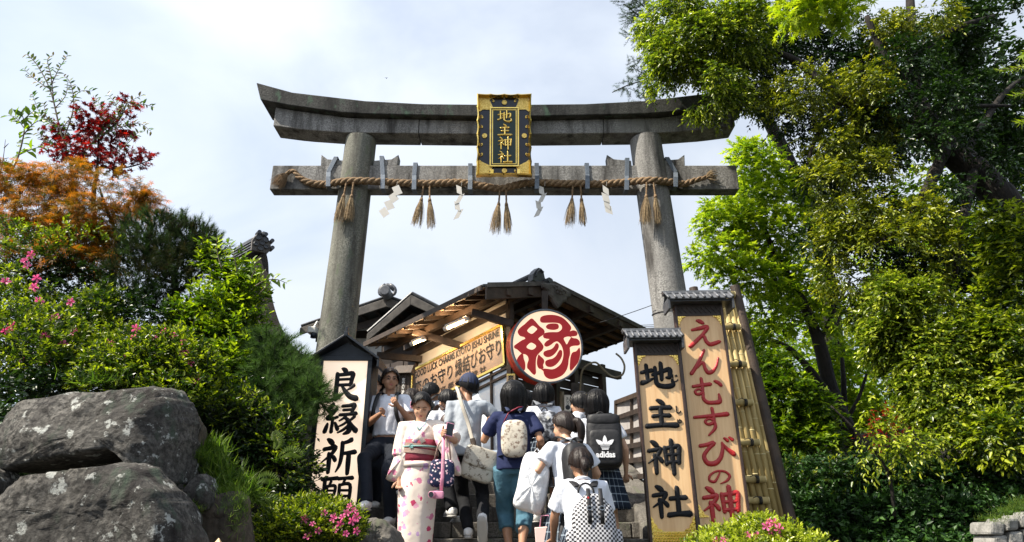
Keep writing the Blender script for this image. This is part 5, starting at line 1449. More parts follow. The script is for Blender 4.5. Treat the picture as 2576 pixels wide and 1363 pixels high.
    for e, nm in ((-1, 'L'), (1, 'R')):
        W, d, side, nrm = joints[nm + 'f']; base = W + d * .075
        for k, (o_, ln) in enumerate(((-.024, .058), (-.008, .068), (.008, .064), (.023, .050))):
            p0 = base + side * o_ - d * .01; a = curl * .9; pts = [p0]; dd = d
            for q in range(3):
                dd = (dd * math.cos(a * (.6 + q * .25)) + nrm * e * math.sin(a * (.6 + q * .25))).normalized(); pts.append(pts[-1] + dd * ln / 3 * 1.15)
            fb.tube(pts, [.0095, .0092, .0085, .0070], 7)
        p0 = W + d * .03 + side * .022 * e; fb.tube([p0, p0 + (d * .6 + side * e * .8) * .032, p0 + (d * 1.0 + side * e * .75 + nrm * e * .3) * .056], [.012, .0105, .008], 7)
    nv = len(me.vertices); bm = bmesh.new(); bm.from_mesh(me)
    vs = [bm.verts.new(v) for v in fb.v]
    for f_ in fb.f:
        try: fc = bm.faces.new([vs[i] for i in f_]); fc.smooth = True
        except ValueError: pass
    bm.to_mesh(me); bm.free(); me.name = 'body'
    body = mkobj('body', me, sk, t)
    # --- face pieces
    if 90 < abs(face % 360 - 0) < 270 or abs(head[0]) > 40 or True:
        for e in (-1, 1):
            EB = MB().ball(Hd(e * .031, .083, .004), (.013, .005, .0055 if head[1] > -10 else .003), 10, 6, r3); EB.build('eye', M['hair'], t, smooth=True)
            MB().tube([Hd(e * .014, .088, .024), Hd(e * .032, .088, .029), Hd(e * .050, .078, .023)], [.0035, .004, .002], 6).build('eyebrow', M['hair'], t, smooth=True)
        MB().ball(Hd(0, .083, -.055), (.019, .007, .0065), 10, 6, r3).build('mouth', M['lips'], t, smooth=True)
    # --- hair
    hemf, fallf = HAIR[hair if hair in HAIR else 'tied']
    bigger = 1.28 if hair in ('bob', 'long') else (1.08 if hair == 'shaggy' else 1.02)
    hb = hair_cap((.087 * h * bigger, .106 * h * bigger, .118 * h * (1 + (bigger - 1) * .5)), hemf, lambda a: fallf(a) * h, seed=len(PEOPLE), flare=-.10 if hair in ('bob', 'long') else .05, strands=.05)
    me = hb.mesh('hair'); me.transform(HR); me.transform(Matrix.Translation(hc))
    hr = mkobj('hair', me, M[hairmat], t, smooth=True)
    md = hr.modifiers.new('thick', 'SOLIDIFY'); md.thickness = .004; md.offset = -1
    rgs = rnd(len(PEOPLE) + 77); hs_ = MB(); nphi = 72; NT_ = 20
    for k in range(150):
        i0 = rgs.randrange(nphi); j0 = rgs.randrange(1, 9); q = []; ro_ = rgs.uniform(1.0, 1.045); dr_ = rgs.uniform(-.5, .5); ext = rgs.random() < .7
        for j in range(j0, NT_ + 1, 2):
            a_ = hb.v[j * nphi + int(i0 + dr_ * (j - j0) / 4) % nphi]; q.append(hc + r3 @ Vector((a_[0] * ro_, a_[1] * ro_ , a_[2] + .002)))
        if len(q) > 1:
            if ext: q.append(q[-1] + (q[-1] - q[-2]) * rgs.uniform(.2, .9) + Vector((rgs.uniform(-.006, .006), rgs.uniform(-.006, .006), 0)))
            hs_.tube(q, .0018, 3, cap=False)
    o_s = hs_.build('hair_strands', M[hairmat], t); o_s['kind'] = 'stuff'
    if hair in ('pony', 'bun', 'updo'):
        if hair == 'pony':
            pts = [Hd(0, -.09, .03), Hd(0, -.135, .03), Hd(.01, -.155, -.02), Hd(.015, -.150, -.09), Hd(.02, -.14, -.15)]; rr = [.024, .030, .034, .028, .008]
        elif hair == 'bun': pts = [Hd(0, -.085, .0), Hd(0, -.125, -.01), Hd(.0, -.135, -.06), Hd(.0, -.115, -.10)]; rr = [.024, .034, .033, .010]
        else: pts = [Hd(0, -.07, -.02), Hd(0, -.11, -.03), Hd(0, -.12, -.05)]; rr = [.05, .055, .03]
        rr = [q * h for q in rr]
        MB().tube([Vector(p) for p in catmull([tuple(p) for p in pts], 4)], list(np.interp(np.linspace(0, 1, (len(pts) - 1) * 4 + 1), np.linspace(0, 1, len(pts)), rr)), 14).build('tied_hair', M[hairmat], t, smooth=True)
        rgp = rnd(5); hbm = MB()
        for k in range(40):
            a = rgp.random() * 6.28; r_ = rgp.random() * rr[2]
            q = [p + Vector((math.cos(a) * rr[i] * .95, math.sin(a) * rr[i] * .95, 0)) for i, p in enumerate(pts)]
            hbm.tube([Vector(p) for p in catmull([tuple(p) for p in q], 3)], .0022, 3)
        hbm.build('hair_strands', M[hairmat], t)
        MB().tube([Hd(0, -.088, .028), Hd(0, -.104, .029)], .027 * h, 12).build('hair_tie', M['cord'], t)
    if glasses:
        for e in (-1, 1):
            MB().tube([Hd(e * .033 + .022 * math.cos(a), .095, .004 + .015 * math.sin(a)) for a in [k * .524 for k in range(12)]], .0018, 5, closed=True).build('glasses_rim', M['navy_box'], t)
            MB().tube([Hd(e * .055, .093, .008), Hd(e * .078, .0, .008)], .0018, 5).build('glasses_arm', M['navy_box'], t)
    if mask:
        superell(Hd(0, .062, -.048), (.058, .046, .042), .8, 18, 10, r3).build('face_mask', M['white_plastic'], t, smooth=True)
    if cap:
        cm = hair_cap((.093 * h, .112 * h, .118 * h), lerp_tab([(0, 78), (90, 82), (180, 92)]), lambda a: 0.0, strands=0.0, off=(0, -.008, .022))
        me = cm.mesh('cap'); me.transform(HR); me.transform(Matrix.Translation(hc)); c_ = mkobj('cap', me, M['cap_navy'], t, smooth=True)
        md = c_.modifiers.new('thick', 'SOLIDIFY'); md.thickness = .005; md.offset = 1
        br_ = MB(); ring = [Hd(math.sin(a) * .085, .075 + math.cos(a) * .085, .035 - .02 * math.cos(a)) for a in [R(-70 + 14 * k) for k in range(11)]]
        ring2 = [Hd(math.sin(a) * .088, .02 + math.cos(a) * .08, .045) for a in [R(-70 + 14 * k) for k in range(11)]]
        up = r3 @ Vector((0, 0, .005))
        br_.add(ring + ring2 + [p + up for p in ring] + [p + up for p in ring2], [(i, i + 1, 12 + i, 11 + i) for i in range(10)] + [(23 + i, 22 + i, 33 + i, 34 + i) for i in range(10)])
        br_.build('cap_brim', M['cap_navy'], t)
        MB().ball(Hd(0, -.008, .142), .009, 8, 5).build('cap_button', M['cap_navy'], t, smooth=True)
    # --- clothes
    if top:
        mb = MB(); g_ = .018
        tuck = hem > .86
        zlist = [hem, .92, 1.02, 1.14, 1.25, 1.33, 1.375] if hem < .92 else [hem, 1.02, 1.14, 1.25, 1.33, 1.375]
        prof = {0: (.160, .118), 1: (.155, .112)}
        rx, ry = [], []
        for z in zlist:
            a = np.interp(z, [.78, .86, .95, 1.05, 1.2, 1.32, 1.375], [.170, .168, .163, .150, .160, .168, .100]); b = np.interp(z, [.78, .9, 1.05, 1.2, 1.32, 1.375], [.122, .120, .112, .122, .104, .066])
            rx.append(a * bw * s ** .5); ry.append(b * bw * s ** .5)
        mb.tube([T(0, -.004, z) for z in zlist], rx, 22, ry=ry, ref=(1, 0, 0))
        for nm, e in (('L', -1), ('R', 1)):
            S, E, W = joints[nm]; q = S.lerp(E, sleeve)
            ar = (.062 if not female else .058) * bw ** .5
            mb.tube([T(e * .07, -.004, 1.335), S + Vector((0, 0, -.004)), S.lerp(E, sleeve * .5), q], [ar * 1.0, ar * 1.14, ar * 1.16, ar * 1.30], 16)
        me = remeshed(mb, voxel, 5, .034, 11, len(PEOPLE)); me.name = 'shirt'
        mkobj('shirt', me, M[top], t)
        if collar:
            c_ = MB()
            cc = [T(math.sin(a) * .062, -.004 + math.cos(a) * .058, 1.385 + .014 * -math.cos(a)) for a in [R(20 + 32 * k) for k in range(11)]]
            c_.tube(cc, .014, 8, ry=.020); c_.build('collar', M[top], t, smooth=True)
    kind, bmat = bottom
    if kind in ('trousers', 'capri'):
        mb = MB(); cut = 1.0 if kind == 'trousers' else .42
        mb.tube([T(0, 0, .96), T(0, 0, .9), Vector((sh.x * .5, sh.y * .3, .83 * s))], [.150 * bw, .160 * bw, .15 * bw], 20, ry=[.108 * bw, .118 * bw, .11 * bw], ref=(1, 0, 0))
        for nm in ('L', 'R'):
            Hp, K, A_ = lj[nm]; w = 1.0 if kind == 'trousers' else 1.12
            e_ = K.lerp(A_, cut)
            mb.tube([Hp + Vector((0, 0, .02)), Hp.lerp(K, .4), K, K.lerp(A_, cut * .5), e_ + (Vector((0, 0, -.012)) if cut == 1 else Vector((0, 0, 0)))], [.100 * bw * w, .093 * bw * w, .072 * bw * w, .068 * bw * w, .062 * bw * w * (1.08 if cut < 1 else 1)], 16)
        me = remeshed(mb, voxel, 4, .036, 10, len(PEOPLE) + 40); me.name = 'trousers'
        mkobj('trousers', me, M[bmat], t)
    elif kind == 'skirt':
        n_, m_ = 120, 9; vv, uv = [], []
        topz, botz = 1.0, .50
        for j in range(m_ + 1):
            q = j / m_; z = topz + (botz - topz) * q
            for i in range(n_ + 1):
                a = 2 * math.pi * i / n_; pl = abs(((i * 24 / n_) % 1) - .3) * .05 * (.25 + q)
                rx_, ry_ = (.135 + .115 * q ** .8) * bw, (.10 + .115 * q ** .8) * bw
                c = T(0, 0, max(z, .87)) if z > .87 else Vector((sh.x * .5, sh.y * .3, z * s))
                vv.append((c.x + math.cos(a) * (rx_ + pl), c.y + math.sin(a) * (ry_ + pl), c.z)); uv.append((i / n_, q))
        me = bpy.data.meshes.new('skirt'); me.from_pydata(vv, [], [(j * (n_ + 1) + i, j * (n_ + 1) + i + 1, (j + 1) * (n_ + 1) + i + 1, (j + 1) * (n_ + 1) + i) for j in range(m_) for i in range(n_)])
        ul = me.uv_layers.new(name='UVMap'); ul.data.foreach_set('uv', np.array([uv[l.vertex_index] for l in me.loops]).ravel())
        sk_ = mkobj('skirt', me, M[bmat], t, smooth=True); md = sk_.modifiers.new('thick', 'SOLIDIFY'); md.thickness = .004
    if shoes:
        for nm in ('L', 'R'):
            Hp, K, A_ = lj[nm]; fd = lj[nm + 'd']; sd = fd.cross(UP).normalized(); un = sd.cross(fd)
            mb = MB(); mb.tube([A_ + un * -.005 - fd * .03, A_ - un * .045 - fd * .03 , A_ - un * .06 - fd * .03], [.045, .046, .046], 12)
            mb.tube([A_ - un * .035 - fd * .045, A_ - un * .035 + fd * .05, A_ - un * .05 + fd * .13, A_ - un * .058 + fd * .195], [.042, .050, .047, .034], 14, ry=[.046, .040, .030, .020], ref=sd)
            me = remeshed(mb, .012, 2); me.name = 'shoe'; sh_ = mkobj('shoe', me, M[shoes], t)
            so_ = MB().tube([A_ - un * .080 - fd * .080, A_ - un * .080 - fd * .03, A_ - un * .080 + fd * .09, A_ - un * .078 + fd * .17, A_ - un * .076 + fd * .215], [.026, .044, .046, .045, .020], 14, ry=.012, ref=sd)
            so_.build('sole', M['sole'], sh_, smooth=True)
            lc = MB()
            for k in range(4):
                c = A_ - un * (.002 + k * .010) + fd * (.05 + .022 * k); lc.tube([c - sd * .02, c + un * .006, c + sd * .02], .004, 5)
            lc.build('laces', M['white_plastic'] if shoes == 'shoe_white' else M['sole'], sh_, smooth=True)
    PEOPLE.append(t)
    info = dict(root=t, T=T, s=s, joints=joints, legs=lj, TM=TM, Hd=Hd, hc=hc, sh=sh)
    return info

def on_back(info, name, label, cat='backpack', group=None):
    """an Empty lying at the middle of the wearer's back: x right, y forward, z up"""
    root = info['root']; T = info['T']; p = T(0, -.10, 1.16)
    x = (T(1, 0, 1.2) - T(0, 0, 1.2)).normalized(); z = (T(0, 0, 1.3) - T(0, 0, 1.0)).normalized(); y = z.cross(x)
    m = root.matrix_basis @ frame(p, x, y, z)
    return thing(name, label, cat, mat=m, group=group)
def straps(t, m, w=.028, top=.20, low=-.17, xw=.085):
    for e in (-1, 1):
        q = [(e * xw * .7, -.05, top - .01), (e * xw, .03, top + .045), (e * xw * 1.1, .10, top + .068), (e * xw * 1.2, .185, top + .03), (e * xw * 1.35, .245, top - .09), (e * xw * 1.6, .225, top - .22), (e * xw * 2.0, .12, low + .02), (e * xw * 1.6, -.01, low)]
        MB().tube([Vector(p) for p in catmull(q, 5)], w, 8, ry=.007, ref=(1, 0, 0)).build('shoulder_strap', m, t, smooth=True)
def top_loop(t, m, z=.22, r=.03):
    MB().tube([Vector((r * math.cos(a), -.05, z + r * 1.2 * math.sin(a))) for a in [k * math.pi / 10 for k in range(11)]], .008, 6).build('carry_loop', m, t, smooth=True)

# 1 woman in the kimono
kD = 6.75
kp = person('young woman in a cream flowered kimono with dark red sash, walking down the steps', 1062, kD, 992, face=182, head=(4, -30, -4), hair='updo', female=True, top=None, bottom=(None, None), shoes=None,
            hands={'R': ('px', 1003, 1222, kD - .08), 'L': ('px', 1120, 1094, kD - .30), 'curl': 1.0}, elbows={'R': (.5, -.5, 0), 'L': (-.9, -.1, -.6)}, feet={'R': (.05, 0, 0), 'L': (-.05, .05, 0)}, knees={'R': (0, 1, 0), 'L': (0, 1, 0)}, group=None, voxel=.011, headscale=1.02)
kt_, KT, ks = kp['root'], kp['T'], kp['s']
def robe(zl, rxs, rys, ys, name, m, n=30, closed=True, dr=0.0):
    mb = MB(); k = len(zl)
    for i in range(k):
        for j in range(n):
            a = 2 * math.pi * j / n; c = KT(0, 0, zl[i]) if zl[i] > .87 else Vector((0, 0, zl[i] * ks))
            f_ = 1 + dr * (abs(math.sin(a * 3.5 + i * .12)) - .5)
            mb.v.append((c.x + math.cos(a) * rxs[i] * f_, c.y + ys[i] + math.sin(a) * rys[i] * f_, c.z))
    for i in range(k - 1):
        for j in range(n): mb.f.append((i * n + j, i * n + (j + 1) % n, (i + 1) * n + (j + 1) % n, (i + 1) * n + j))
    mb.f.append(tuple(range(n))); mb.f.append(tuple((k - 1) * n + j for j in range(n)))
    return mb.build(name, m, kt_, smooth=True)
robe([1.06, .98, .90, .80, .65, .45, .25, .06], [.155, .168, .178, .180, .178, .168, .158, .150], [.12, .128, .135, .14, .142, .14, .135, .13], [0, 0, 0, .005, .01, .01, .01, .01], 'lower_robe', M['kimono'], dr=.05)
mb = MB(); mb.tube([KT(0, 0, 1.02), KT(0, .0, 1.12), KT(0, .0, 1.24), KT(0, -.004, 1.325), KT(0, -.01, 1.375)], [.155, .165, .170, .165, .085], 20, ry=[.12, .128, .130, .105, .07], ref=(1, 0, 0))
for nm, e in (('L', -1), ('R', 1)):
    S, E_, W = kp['joints'][nm]
    mb.tube([KT(e * .06, -.004, 1.325), S, S.lerp(E_, .6), E_.lerp(W, .1)], [.07, .078, .082, .085], 14)
    # the hanging pocket of the sleeve
    a0, a1 = S.lerp(E_, .45), E_.lerp(W, .86)
    if nm in 'LR': continue
    if nm == 'R': drop = Vector((.02, .03, -.30)); a1 = E_.lerp(W, .75)
    else: drop = Vector((-.10, .02, -.32))
    d_ = (a1 - a0).normalized()
    for k in range(7):
        q = a0.lerp(a1, k / 6); ln = .55 + .45 * k / 6
        mb.tube([q, q + drop * .5 * ln, q + drop * ln], [.055, .05, .045], 8, ry=[.05, .032, .026])
me = remeshed(mb, .012, 6, .012, 9, 3); me.name = 'upper_robe'; mkobj('upper_robe', me, M['kimono'], kt_)
# the hanging sleeves
def puffed(name, outline, D, depth, m, parent, k=5):
    q = [P(x, y, D) for x, y in outline]; q = [Vector(p) for p in catmull([tuple(p) for p in q], k, True)]; N = len(q); c = sum(q, Vector()) / N; mb = MB()
    for i, (sc, yy) in enumerate(((0, -1), (.45, -.96), (.75, -.78), (.93, -.42), (1, 0), (.93, .42), (.75, .78), (.45, .96), (0, 1))):
        mb.v += [tuple(c + (p - c) * sc + Vector((0, yy * depth + .012 * math.sin(j * .7) * sc, 0))) for j, p in enumerate(q)]
    mb.f += [(i * N + j, i * N + (j + 1) % N, (i + 1) * N + (j + 1) % N, (i + 1) * N + j) for i in range(8) for j in range(N)]
    mi = parent.matrix_basis.inverted(); mb.v = [tuple(mi @ Vector(v)) for v in mb.v]
    return mb.build(name, m, parent, smooth=True)
puffed('sleeve', [(1026, 1072), (1010, 1100), (992, 1145), (974, 1195), (972, 1206), (1000, 1214), (1034, 1213), (1040, 1180), (1046, 1130), (1050, 1090)], kD - .02, .075, M['kimono'], kt_)
puffed('sleeve', [(1090, 1072), (1112, 1078), (1132, 1100), (1146, 1132), (1160, 1175), (1158, 1196), (1138, 1190), (1122, 1160), (1104, 1130), (1092, 1100)], kD - .14, .07, M['kimono'], kt_)
# crossed collar
for e, mm, off, nm_ in ((-1, M['mint'] if 'mint' in M else mat('mint', (.45, .62, .62), None, .7), 0.0, 'inner_collar'), (1, None, 0, ''),):
    if not nm_: continue
    for q in (-1, 1):
        MB().tube([KT(q * .055, -.045, 1.385), KT(q * .062, .02, 1.385), KT(q * .045, .085, 1.345), KT(0, .122, 1.285)], .012, 8, ry=.008).build('inner_collar', mm, kt_, smooth=True)
M['collar_cream'] = mat('collar_cream', (.72, .66, .56), None, .8)
for q in (-1, 1):
    MB().tube([KT(q * .072, -.05, 1.375), KT(q * .082, .02, 1.37), KT(q * .062, .098, 1.325), KT(0, .135, 1.235), KT(-q * .045, .140, 1.16)], .026, 8, ry=.008, ref=(1, 0, 0)).build('outer_collar', M['kimono'], kt_, smooth=True)
M['obi'] = mat('obi', (.19, .012, .028), (.26, .02, .045), .6, 25, bump=.3)
M['obi_tan'] = mat('obi_tan', (.30, .20, .16), (.36, .25, .20), .6, 20, bump=.3)
M['teal_cord'] = mat('teal_cord', (.20, .42, .40), None, .5)
robe([1.195, 1.12, 1.02, .975], [.176, .180, .178, .176], [.138, .142, .14, .138], [0, 0, 0, 0], 'sash', M['obi'])
mb = MB(); n_ = 30
for zt_, zb_, r_ in ((1.150, 1.115, .184), (1.10, 1.055, .186)):
    b = len(mb.v)
    for z, k in ((zt_, 0), (zb_, 1)):
        for j in range(n_):
            a = 2 * math.pi * j / n_; c = KT(0, 0, z + .018 * math.cos(a)); mb.v.append((c.x + math.cos(a) * r_, c.y + math.sin(a) * (r_ - .038), c.z))
    mb.f += [(b + j, b + (j + 1) % n_, b + n_ + (j + 1) % n_, b + n_ + j) for j in range(n_)]
mb.build('sash_band', M['obi_tan'], kt_, smooth=True)
MB().tube([KT(0, 0, 1.125) + Vector((math.cos(a) * .188, math.sin(a) * .150, 0)) for a in [k * 2 * math.pi / 30 for k in range(30)]], .006, 6, closed=True).build('sash_cord', M['teal_cord'], kt_, smooth=True)
kb_ = MB()
for k in range(5):
    a = k * 1.257; c = KT(.07, .142, 1.125)
    kb_.tube([c, c + Vector((math.cos(a) * .022, .008, math.sin(a) * .022)), c + Vector((math.cos(a + .6) * .022, .008, math.sin(a + .6) * .022)), c], .004, 5)
kb_.build('cord_knot', M['teal_cord'], kt_, smooth=True)
robe([.985, .93], [.181, .184], [.14, .145], [0, 0], 'waist_fold', M['kimono'])
fl = MB(); c = kp['Hd'](.078, -.03, .0)
for k in range(6): fl.ball(c + Vector((.012, math.cos(k * 1.05) * .022, math.sin(k * 1.05) * .022)), (.012, .018, .018), 8, 5)
fl.build('hair_flower', M['pink'], kt_, smooth=True)
# phone, bag, camera
hw = kt_.matrix_basis @ kp['joints']['L'][2]
ph = thing('phone', 'pink smartphone held up in the kimono woman hand', 'phone', P(1131, 1080, kD - .38)); ph.rotation_euler = (R(-20), R(12), R(20))
MB().box(-.036, .036, -.004, .004, -.07, .07).build('case', M['pink'], ph, bevel=.006)
MB().box(-.032, .032, -.006, -.0045, -.062, .062).build('screen', M['navy_box'], ph)
bg = thing('handbag', 'small navy handbag with white and pink blossoms hanging from the kimono woman arm', 'bag', P(1112, 1190, kD - .26))
s_ = mpp(1190, kD)
superell((0, 0, 0), (30 * s_, .055, 33 * s_), .45, 24, 14).build('pouch', M['navy_floral'], bg, smooth=True)
for e in (-1, 1):
    MB().tube([Vector((e * 20 * s_, 0, 30 * s_)), Vector((e * 14 * s_ + 2 * s_, -.01, 65 * s_)), Vector((8 * s_, -.02, 96 * s_))], .008, 6).build('handle', M['obi_tan'], bg, smooth=True)
ps = thing('camera_strap', 'pink wrist strap with lettering hanging from the kimono woman hand', 'strap', P(1114, 1160, kD - .34))
po_ = Vector(ps.location)
MB().tube([P(1116, 1094, kD - .34) - po_, P(1115, 1150, kD - .35) - po_, P(1113, 1200, kD - .35) - po_, P(1110, 1232, kD - .34) - po_], .016, 6, ry=.002, ref=(1, 0, 0)).build('band', M['pink'], ps, smooth=True)
fit_text('strap_lettering', 'SAMSUNG', -.045, -.006, .045, .006, 0, M['white_plastic'], ps).matrix_local = Matrix.Translation((0.0, -.02, -.02)) @ Matrix.Rotation(R(90), 4, 'X') @ Matrix.Rotation(R(-90), 4, 'Z')
cm_ = thing('pink_camera', 'small pink camera dangling on a strap in front of the flowered kimono', 'camera', P(1099, 1244, kD - .36))
superell((0.01, 0, 0), (.052, .022, .034), .35, 20, 10).build('camera_body', M['pink'], cm_, smooth=True)
MB().tube([Vector((-.03, -.01, 0)), Vector((-.045, -.06, 0))], .03, 18).build('lens', M['pink'], cm_, bevel=.003)
MB().tube([Vector((-.0445, -.0585, 0)), Vector((-.0455, -.0625, 0))], .024, 18).build('lens_glass', M['navy_box'], cm_)

# 2 boy with glasses
bD = 7.35
b2 = person('boy with glasses in a white polo shirt holding his backpack straps, coming down', 984, bD, 930, face=172, head=(26, 0, 0), hair='short', hairmat='hair_brown', skin='skin_tan', glasses=True,
            hands={'R': ('px', 957, 1040, bD - .26), 'L': ('px', 1003, 1022, bD - .24), 'curl': 1.3}, elbows={'R': (.8, -.4, -1), 'L': (-.5, -.2, -1)}, bottom=('trousers', 'navy_trousers'), hem=.97,
            feet={'R': ('px', 918, 1283, bD - .5), 'L': ('px', 978, 1322, bD - .25)}, knees={'R': (.1, 1, .2), 'L': (-.1, 1, 0)}, hx=0)
t = on_back(b2, 'backpack', 'black backpack worn by the boy with glasses'); superell((0, -.08, -.03), (.15, .09, .21), .55).build('pack', M['black_nylon'], t, smooth=True); straps(t, M['black_nylon'], .022)
# 3 masked boy
b3 = person('boy with glasses and a white face mask partly hidden behind the lit box sign', 945, 8.1, 945, face=178, head=(-10, -8, 0), hair='short', glasses=True, mask=True, bottom=('trousers', 'navy_trousers'), hem=.97, H=None,
            hands={'curl': .6})
# 4 man in the cap
mD = 7.15
b4 = person('man in a navy cap, grey T-shirt and black trousers with a canvas shoulder bag', 1178, mD, 942, face=2, lean=.12, head=(38, 6, 0), hair='short', cap=True, skin='skin_tan', top='grey_tee', hem=.83, collar=False, build_=.94,
            hands={'L': ('px', 1140, 1160, mD - .02), 'R': ('px', 1262, 1080, mD + .32), 'curl': .9}, elbows={'L': (-.3, -1, .0), 'R': (.8, -.5, -.6)}, feet={'L': ('px', 1178, 1352, mD - .15), 'R': ('px', 1214, 1330, mD - .42), 'Rd': (.05, .55, -.85)},
            knees={'L': (-.05, 1, 0), 'R': (.15, 1, -.1)}, sleeve=.7)
sb = thing('shoulder_bag', 'pale canvas messenger bag printed with horses on the hip of the man in grey', 'bag', P(1205, 1168, mD - .33)); sb.rotation_euler = (0, R(16), R(10))
superell((0, 0, 0), (.165, .065, .155), .35, 26, 14).build('bag_body', M['horse_print'], sb, smooth=True)
superell((0, -.022, .06), (.168, .058, .098), .35, 26, 14).build('flap', M['horse_print'], sb, smooth=True)
ssx = thing('bag_strap', 'long off-white strap crossing the back of the man in grey', 'strap', P(1175, 1050, mD - .2)); so_ = Vector(ssx.location)
q = [P(1148, 972, mD + .04), P(1153, 985, mD - .10), P(1163, 1020, mD - .19), P(1178, 1065, mD - .20), P(1190, 1112, mD - .26)]
MB().tube([Vector(p) for p in catmull([tuple(v - so_) for v in q], 5)], .019, 6, ry=.003, ref=(1, 0, 0)).build('band', M['canvas'], ssx, smooth=True)
MB().tube([P(1188, 1102, mD - .27) - so_, P(1192, 1120, mD - .28) - so_], .026, 8, ry=.008, ref=(1, 0, 0)).build('buckle', M['wood'], ssx)
# 5 woman in navy
nD = 6.75
b5 = person('woman with shoulder length black hair in a navy T-shirt and cropped teal jeans', 1293, nD, 966, face=0, lean=.05, head=(-14, 2, 0), hair='long', female=True, top='navy_tee', hem=.84, collar=False, build_=1.04, skin='skin_tan',
            hands={'L': ('px', 1227, 1072, nD + .30), 'R': ('px', 1348, 1140, nD + .12), 'curl': .4}, elbows={'L': (-.3, -.6, -1), 'R': (.3, -.9, -.2)}, bottom=('capri', 'teal_denim'), feet={'L': ('px', 1283, 1420, nD + .06), 'R': ('px', 1312, 1408, nD - .22)}, sleeve=.66, headscale=1.05)
t = on_back(b5, 'backpack', 'beige rounded backpack printed with old stamps and crests, on the woman in navy')
superell((.0, -.085, -.06), (.125, .065, .175), .62, 26, 16).build('pack', M['stamp_print'], t, smooth=True)
superell((.0, -.07, -.06), (.131, .055, .181), .62, 26, 16).build('dark_piping', M['navy_tee'], t, smooth=True)
straps(t, M['cap_navy'], .019, .22, -.2, .075); MB().tube([Vector((-.10, -.03, .10)), Vector((-.05, -.035, .20)), Vector((.04, -.02, .25)), Vector((.08, 0, .26))], .007, 6).build('crimson_cord', M['obi'], t, smooth=True)
# 6 girl with grey straps
gD = 7.75
b6 = person('girl with straight black hair, white blouse and a small patterned backpack on grey straps', 1367, gD, 968, face=0, lean=.04, head=(6, 0, 0), hair='bob', female=True, top='white_shirt', bottom=('skirt', 'plaid'), hands={'curl': .5}, hx=0)
t = on_back(b6, 'backpack', 'small dark backpack with pale marbled print and grey straps'); superell((0.03, -.10, -.06), (.115, .085, .16), .5).build('pack', M['marble_print'], t, smooth=True); straps(t, M['grey_strap'], .032, .2); top_loop(t, M['black_nylon'], .12)
MB().prism([(-.022, 0), (0, .026), (.022, 0), (0, -.026)], 0, .004).build('patch', M['white_plastic'], t).matrix_local = Matrix.Translation((.03, -.188, .02)) @ Matrix.Rotation(R(90), 4, 'X')
# 7 wavy haired boy
b7 = person('boy with tousled black hair seen in profile beside the bob haired girl', 1459, 7.75, 990, face=62, head=(0, 0, 0), hair='shaggy', hands={'curl': .5}, bottom=('trousers', 'navy_trousers'))
# 8 bob girl with black pack
aD = 6.85
b8 = person('girl with a black bob, white blouse and plaid skirt wearing a large black backpack', 1500, aD, 988, face=-4, lean=.03, head=(2, 0, 0), hair='bob', female=True, bottom=('skirt', 'plaid'), build_=1.0, hands={'R': (.27, .10, .86), 'L': (-.26, .14, .86), 'curl': .5}, hx=0)
t = on_back(b8, 'backpack', 'large black backpack with a white three-leaf emblem and lettering'); t.matrix_world = t.matrix_world @ Matrix.Translation((.02, 0, 0))
superell((.02, -.12, -.05), (.168, .11, .245), .42, 28, 18).build('pack', M['black_nylon'], t, smooth=True)
superell((.02, -.20, -.105), (.150, .055, .165), .35, 28, 18).build('front_pocket', M['black_nylon'], t, smooth=True)
superell((.02, -.135, .155), (.160, .10, .06), .5, 24, 12).build('top_roll', M['black_nylon'], t, smooth=True)
straps(t, M['black_nylon'], .034, .20); top_loop(t, M['black_nylon'], .20, .045)
M['print_white'] = mat('print_white', (.75, .76, .78), None, .5)
em = bpy.data.objects.new('emblem', None); COL.objects.link(em); em.parent = t; em.matrix_local = Matrix.Translation((.02, -.2585, -.085)) @ Matrix.Rotation(R(90), 4, 'X')
mb = MB()
def leaf2(a, ln, w, oy=-.02):
    ca, sa = math.cos(a), math.sin(a); q = []
    for tt in (0, .2, .45, .7, .88, 1.0, .88, .7, .45, .2):
        i_ = len(q); sgn = 1 if i_ < 5 else -1
        ww = w * math.sin(math.pi * min(1, tt * .92 + .08)) ** .8 * sgn if tt not in (0, 1.0) else 0
        q.append((ca * ww + sa * ln * tt, oy + ca * ln * tt - sa * ww))
    return q
lv = [leaf2(0, .105, .021), leaf2(R(52), .105, .021), leaf2(R(-52), .105, .021)]
for q in lv: mb.prism(q, 0, .002)
o = mb.build('trefoil_leaf', M['print_white'], em)
mb = MB()
for k in range(3): mb.box(-.075, .075, -.008 - k * .013, -.002 - k * .013, .0022, .003)
mb.build('stripe_gap', M['black_nylon'], em)
mb = MB()
mb.prism([(-.045, -.012), (.045, -.012), (.028, -.047), (-.028, -.047)], -.001, .0018)
mb.build('emblem_base', M['print_white'], em)
fit_text('lettering', 'adidas', -.088, -.118, .088, -.062, .001, M['print_white'], em, bold=.035)
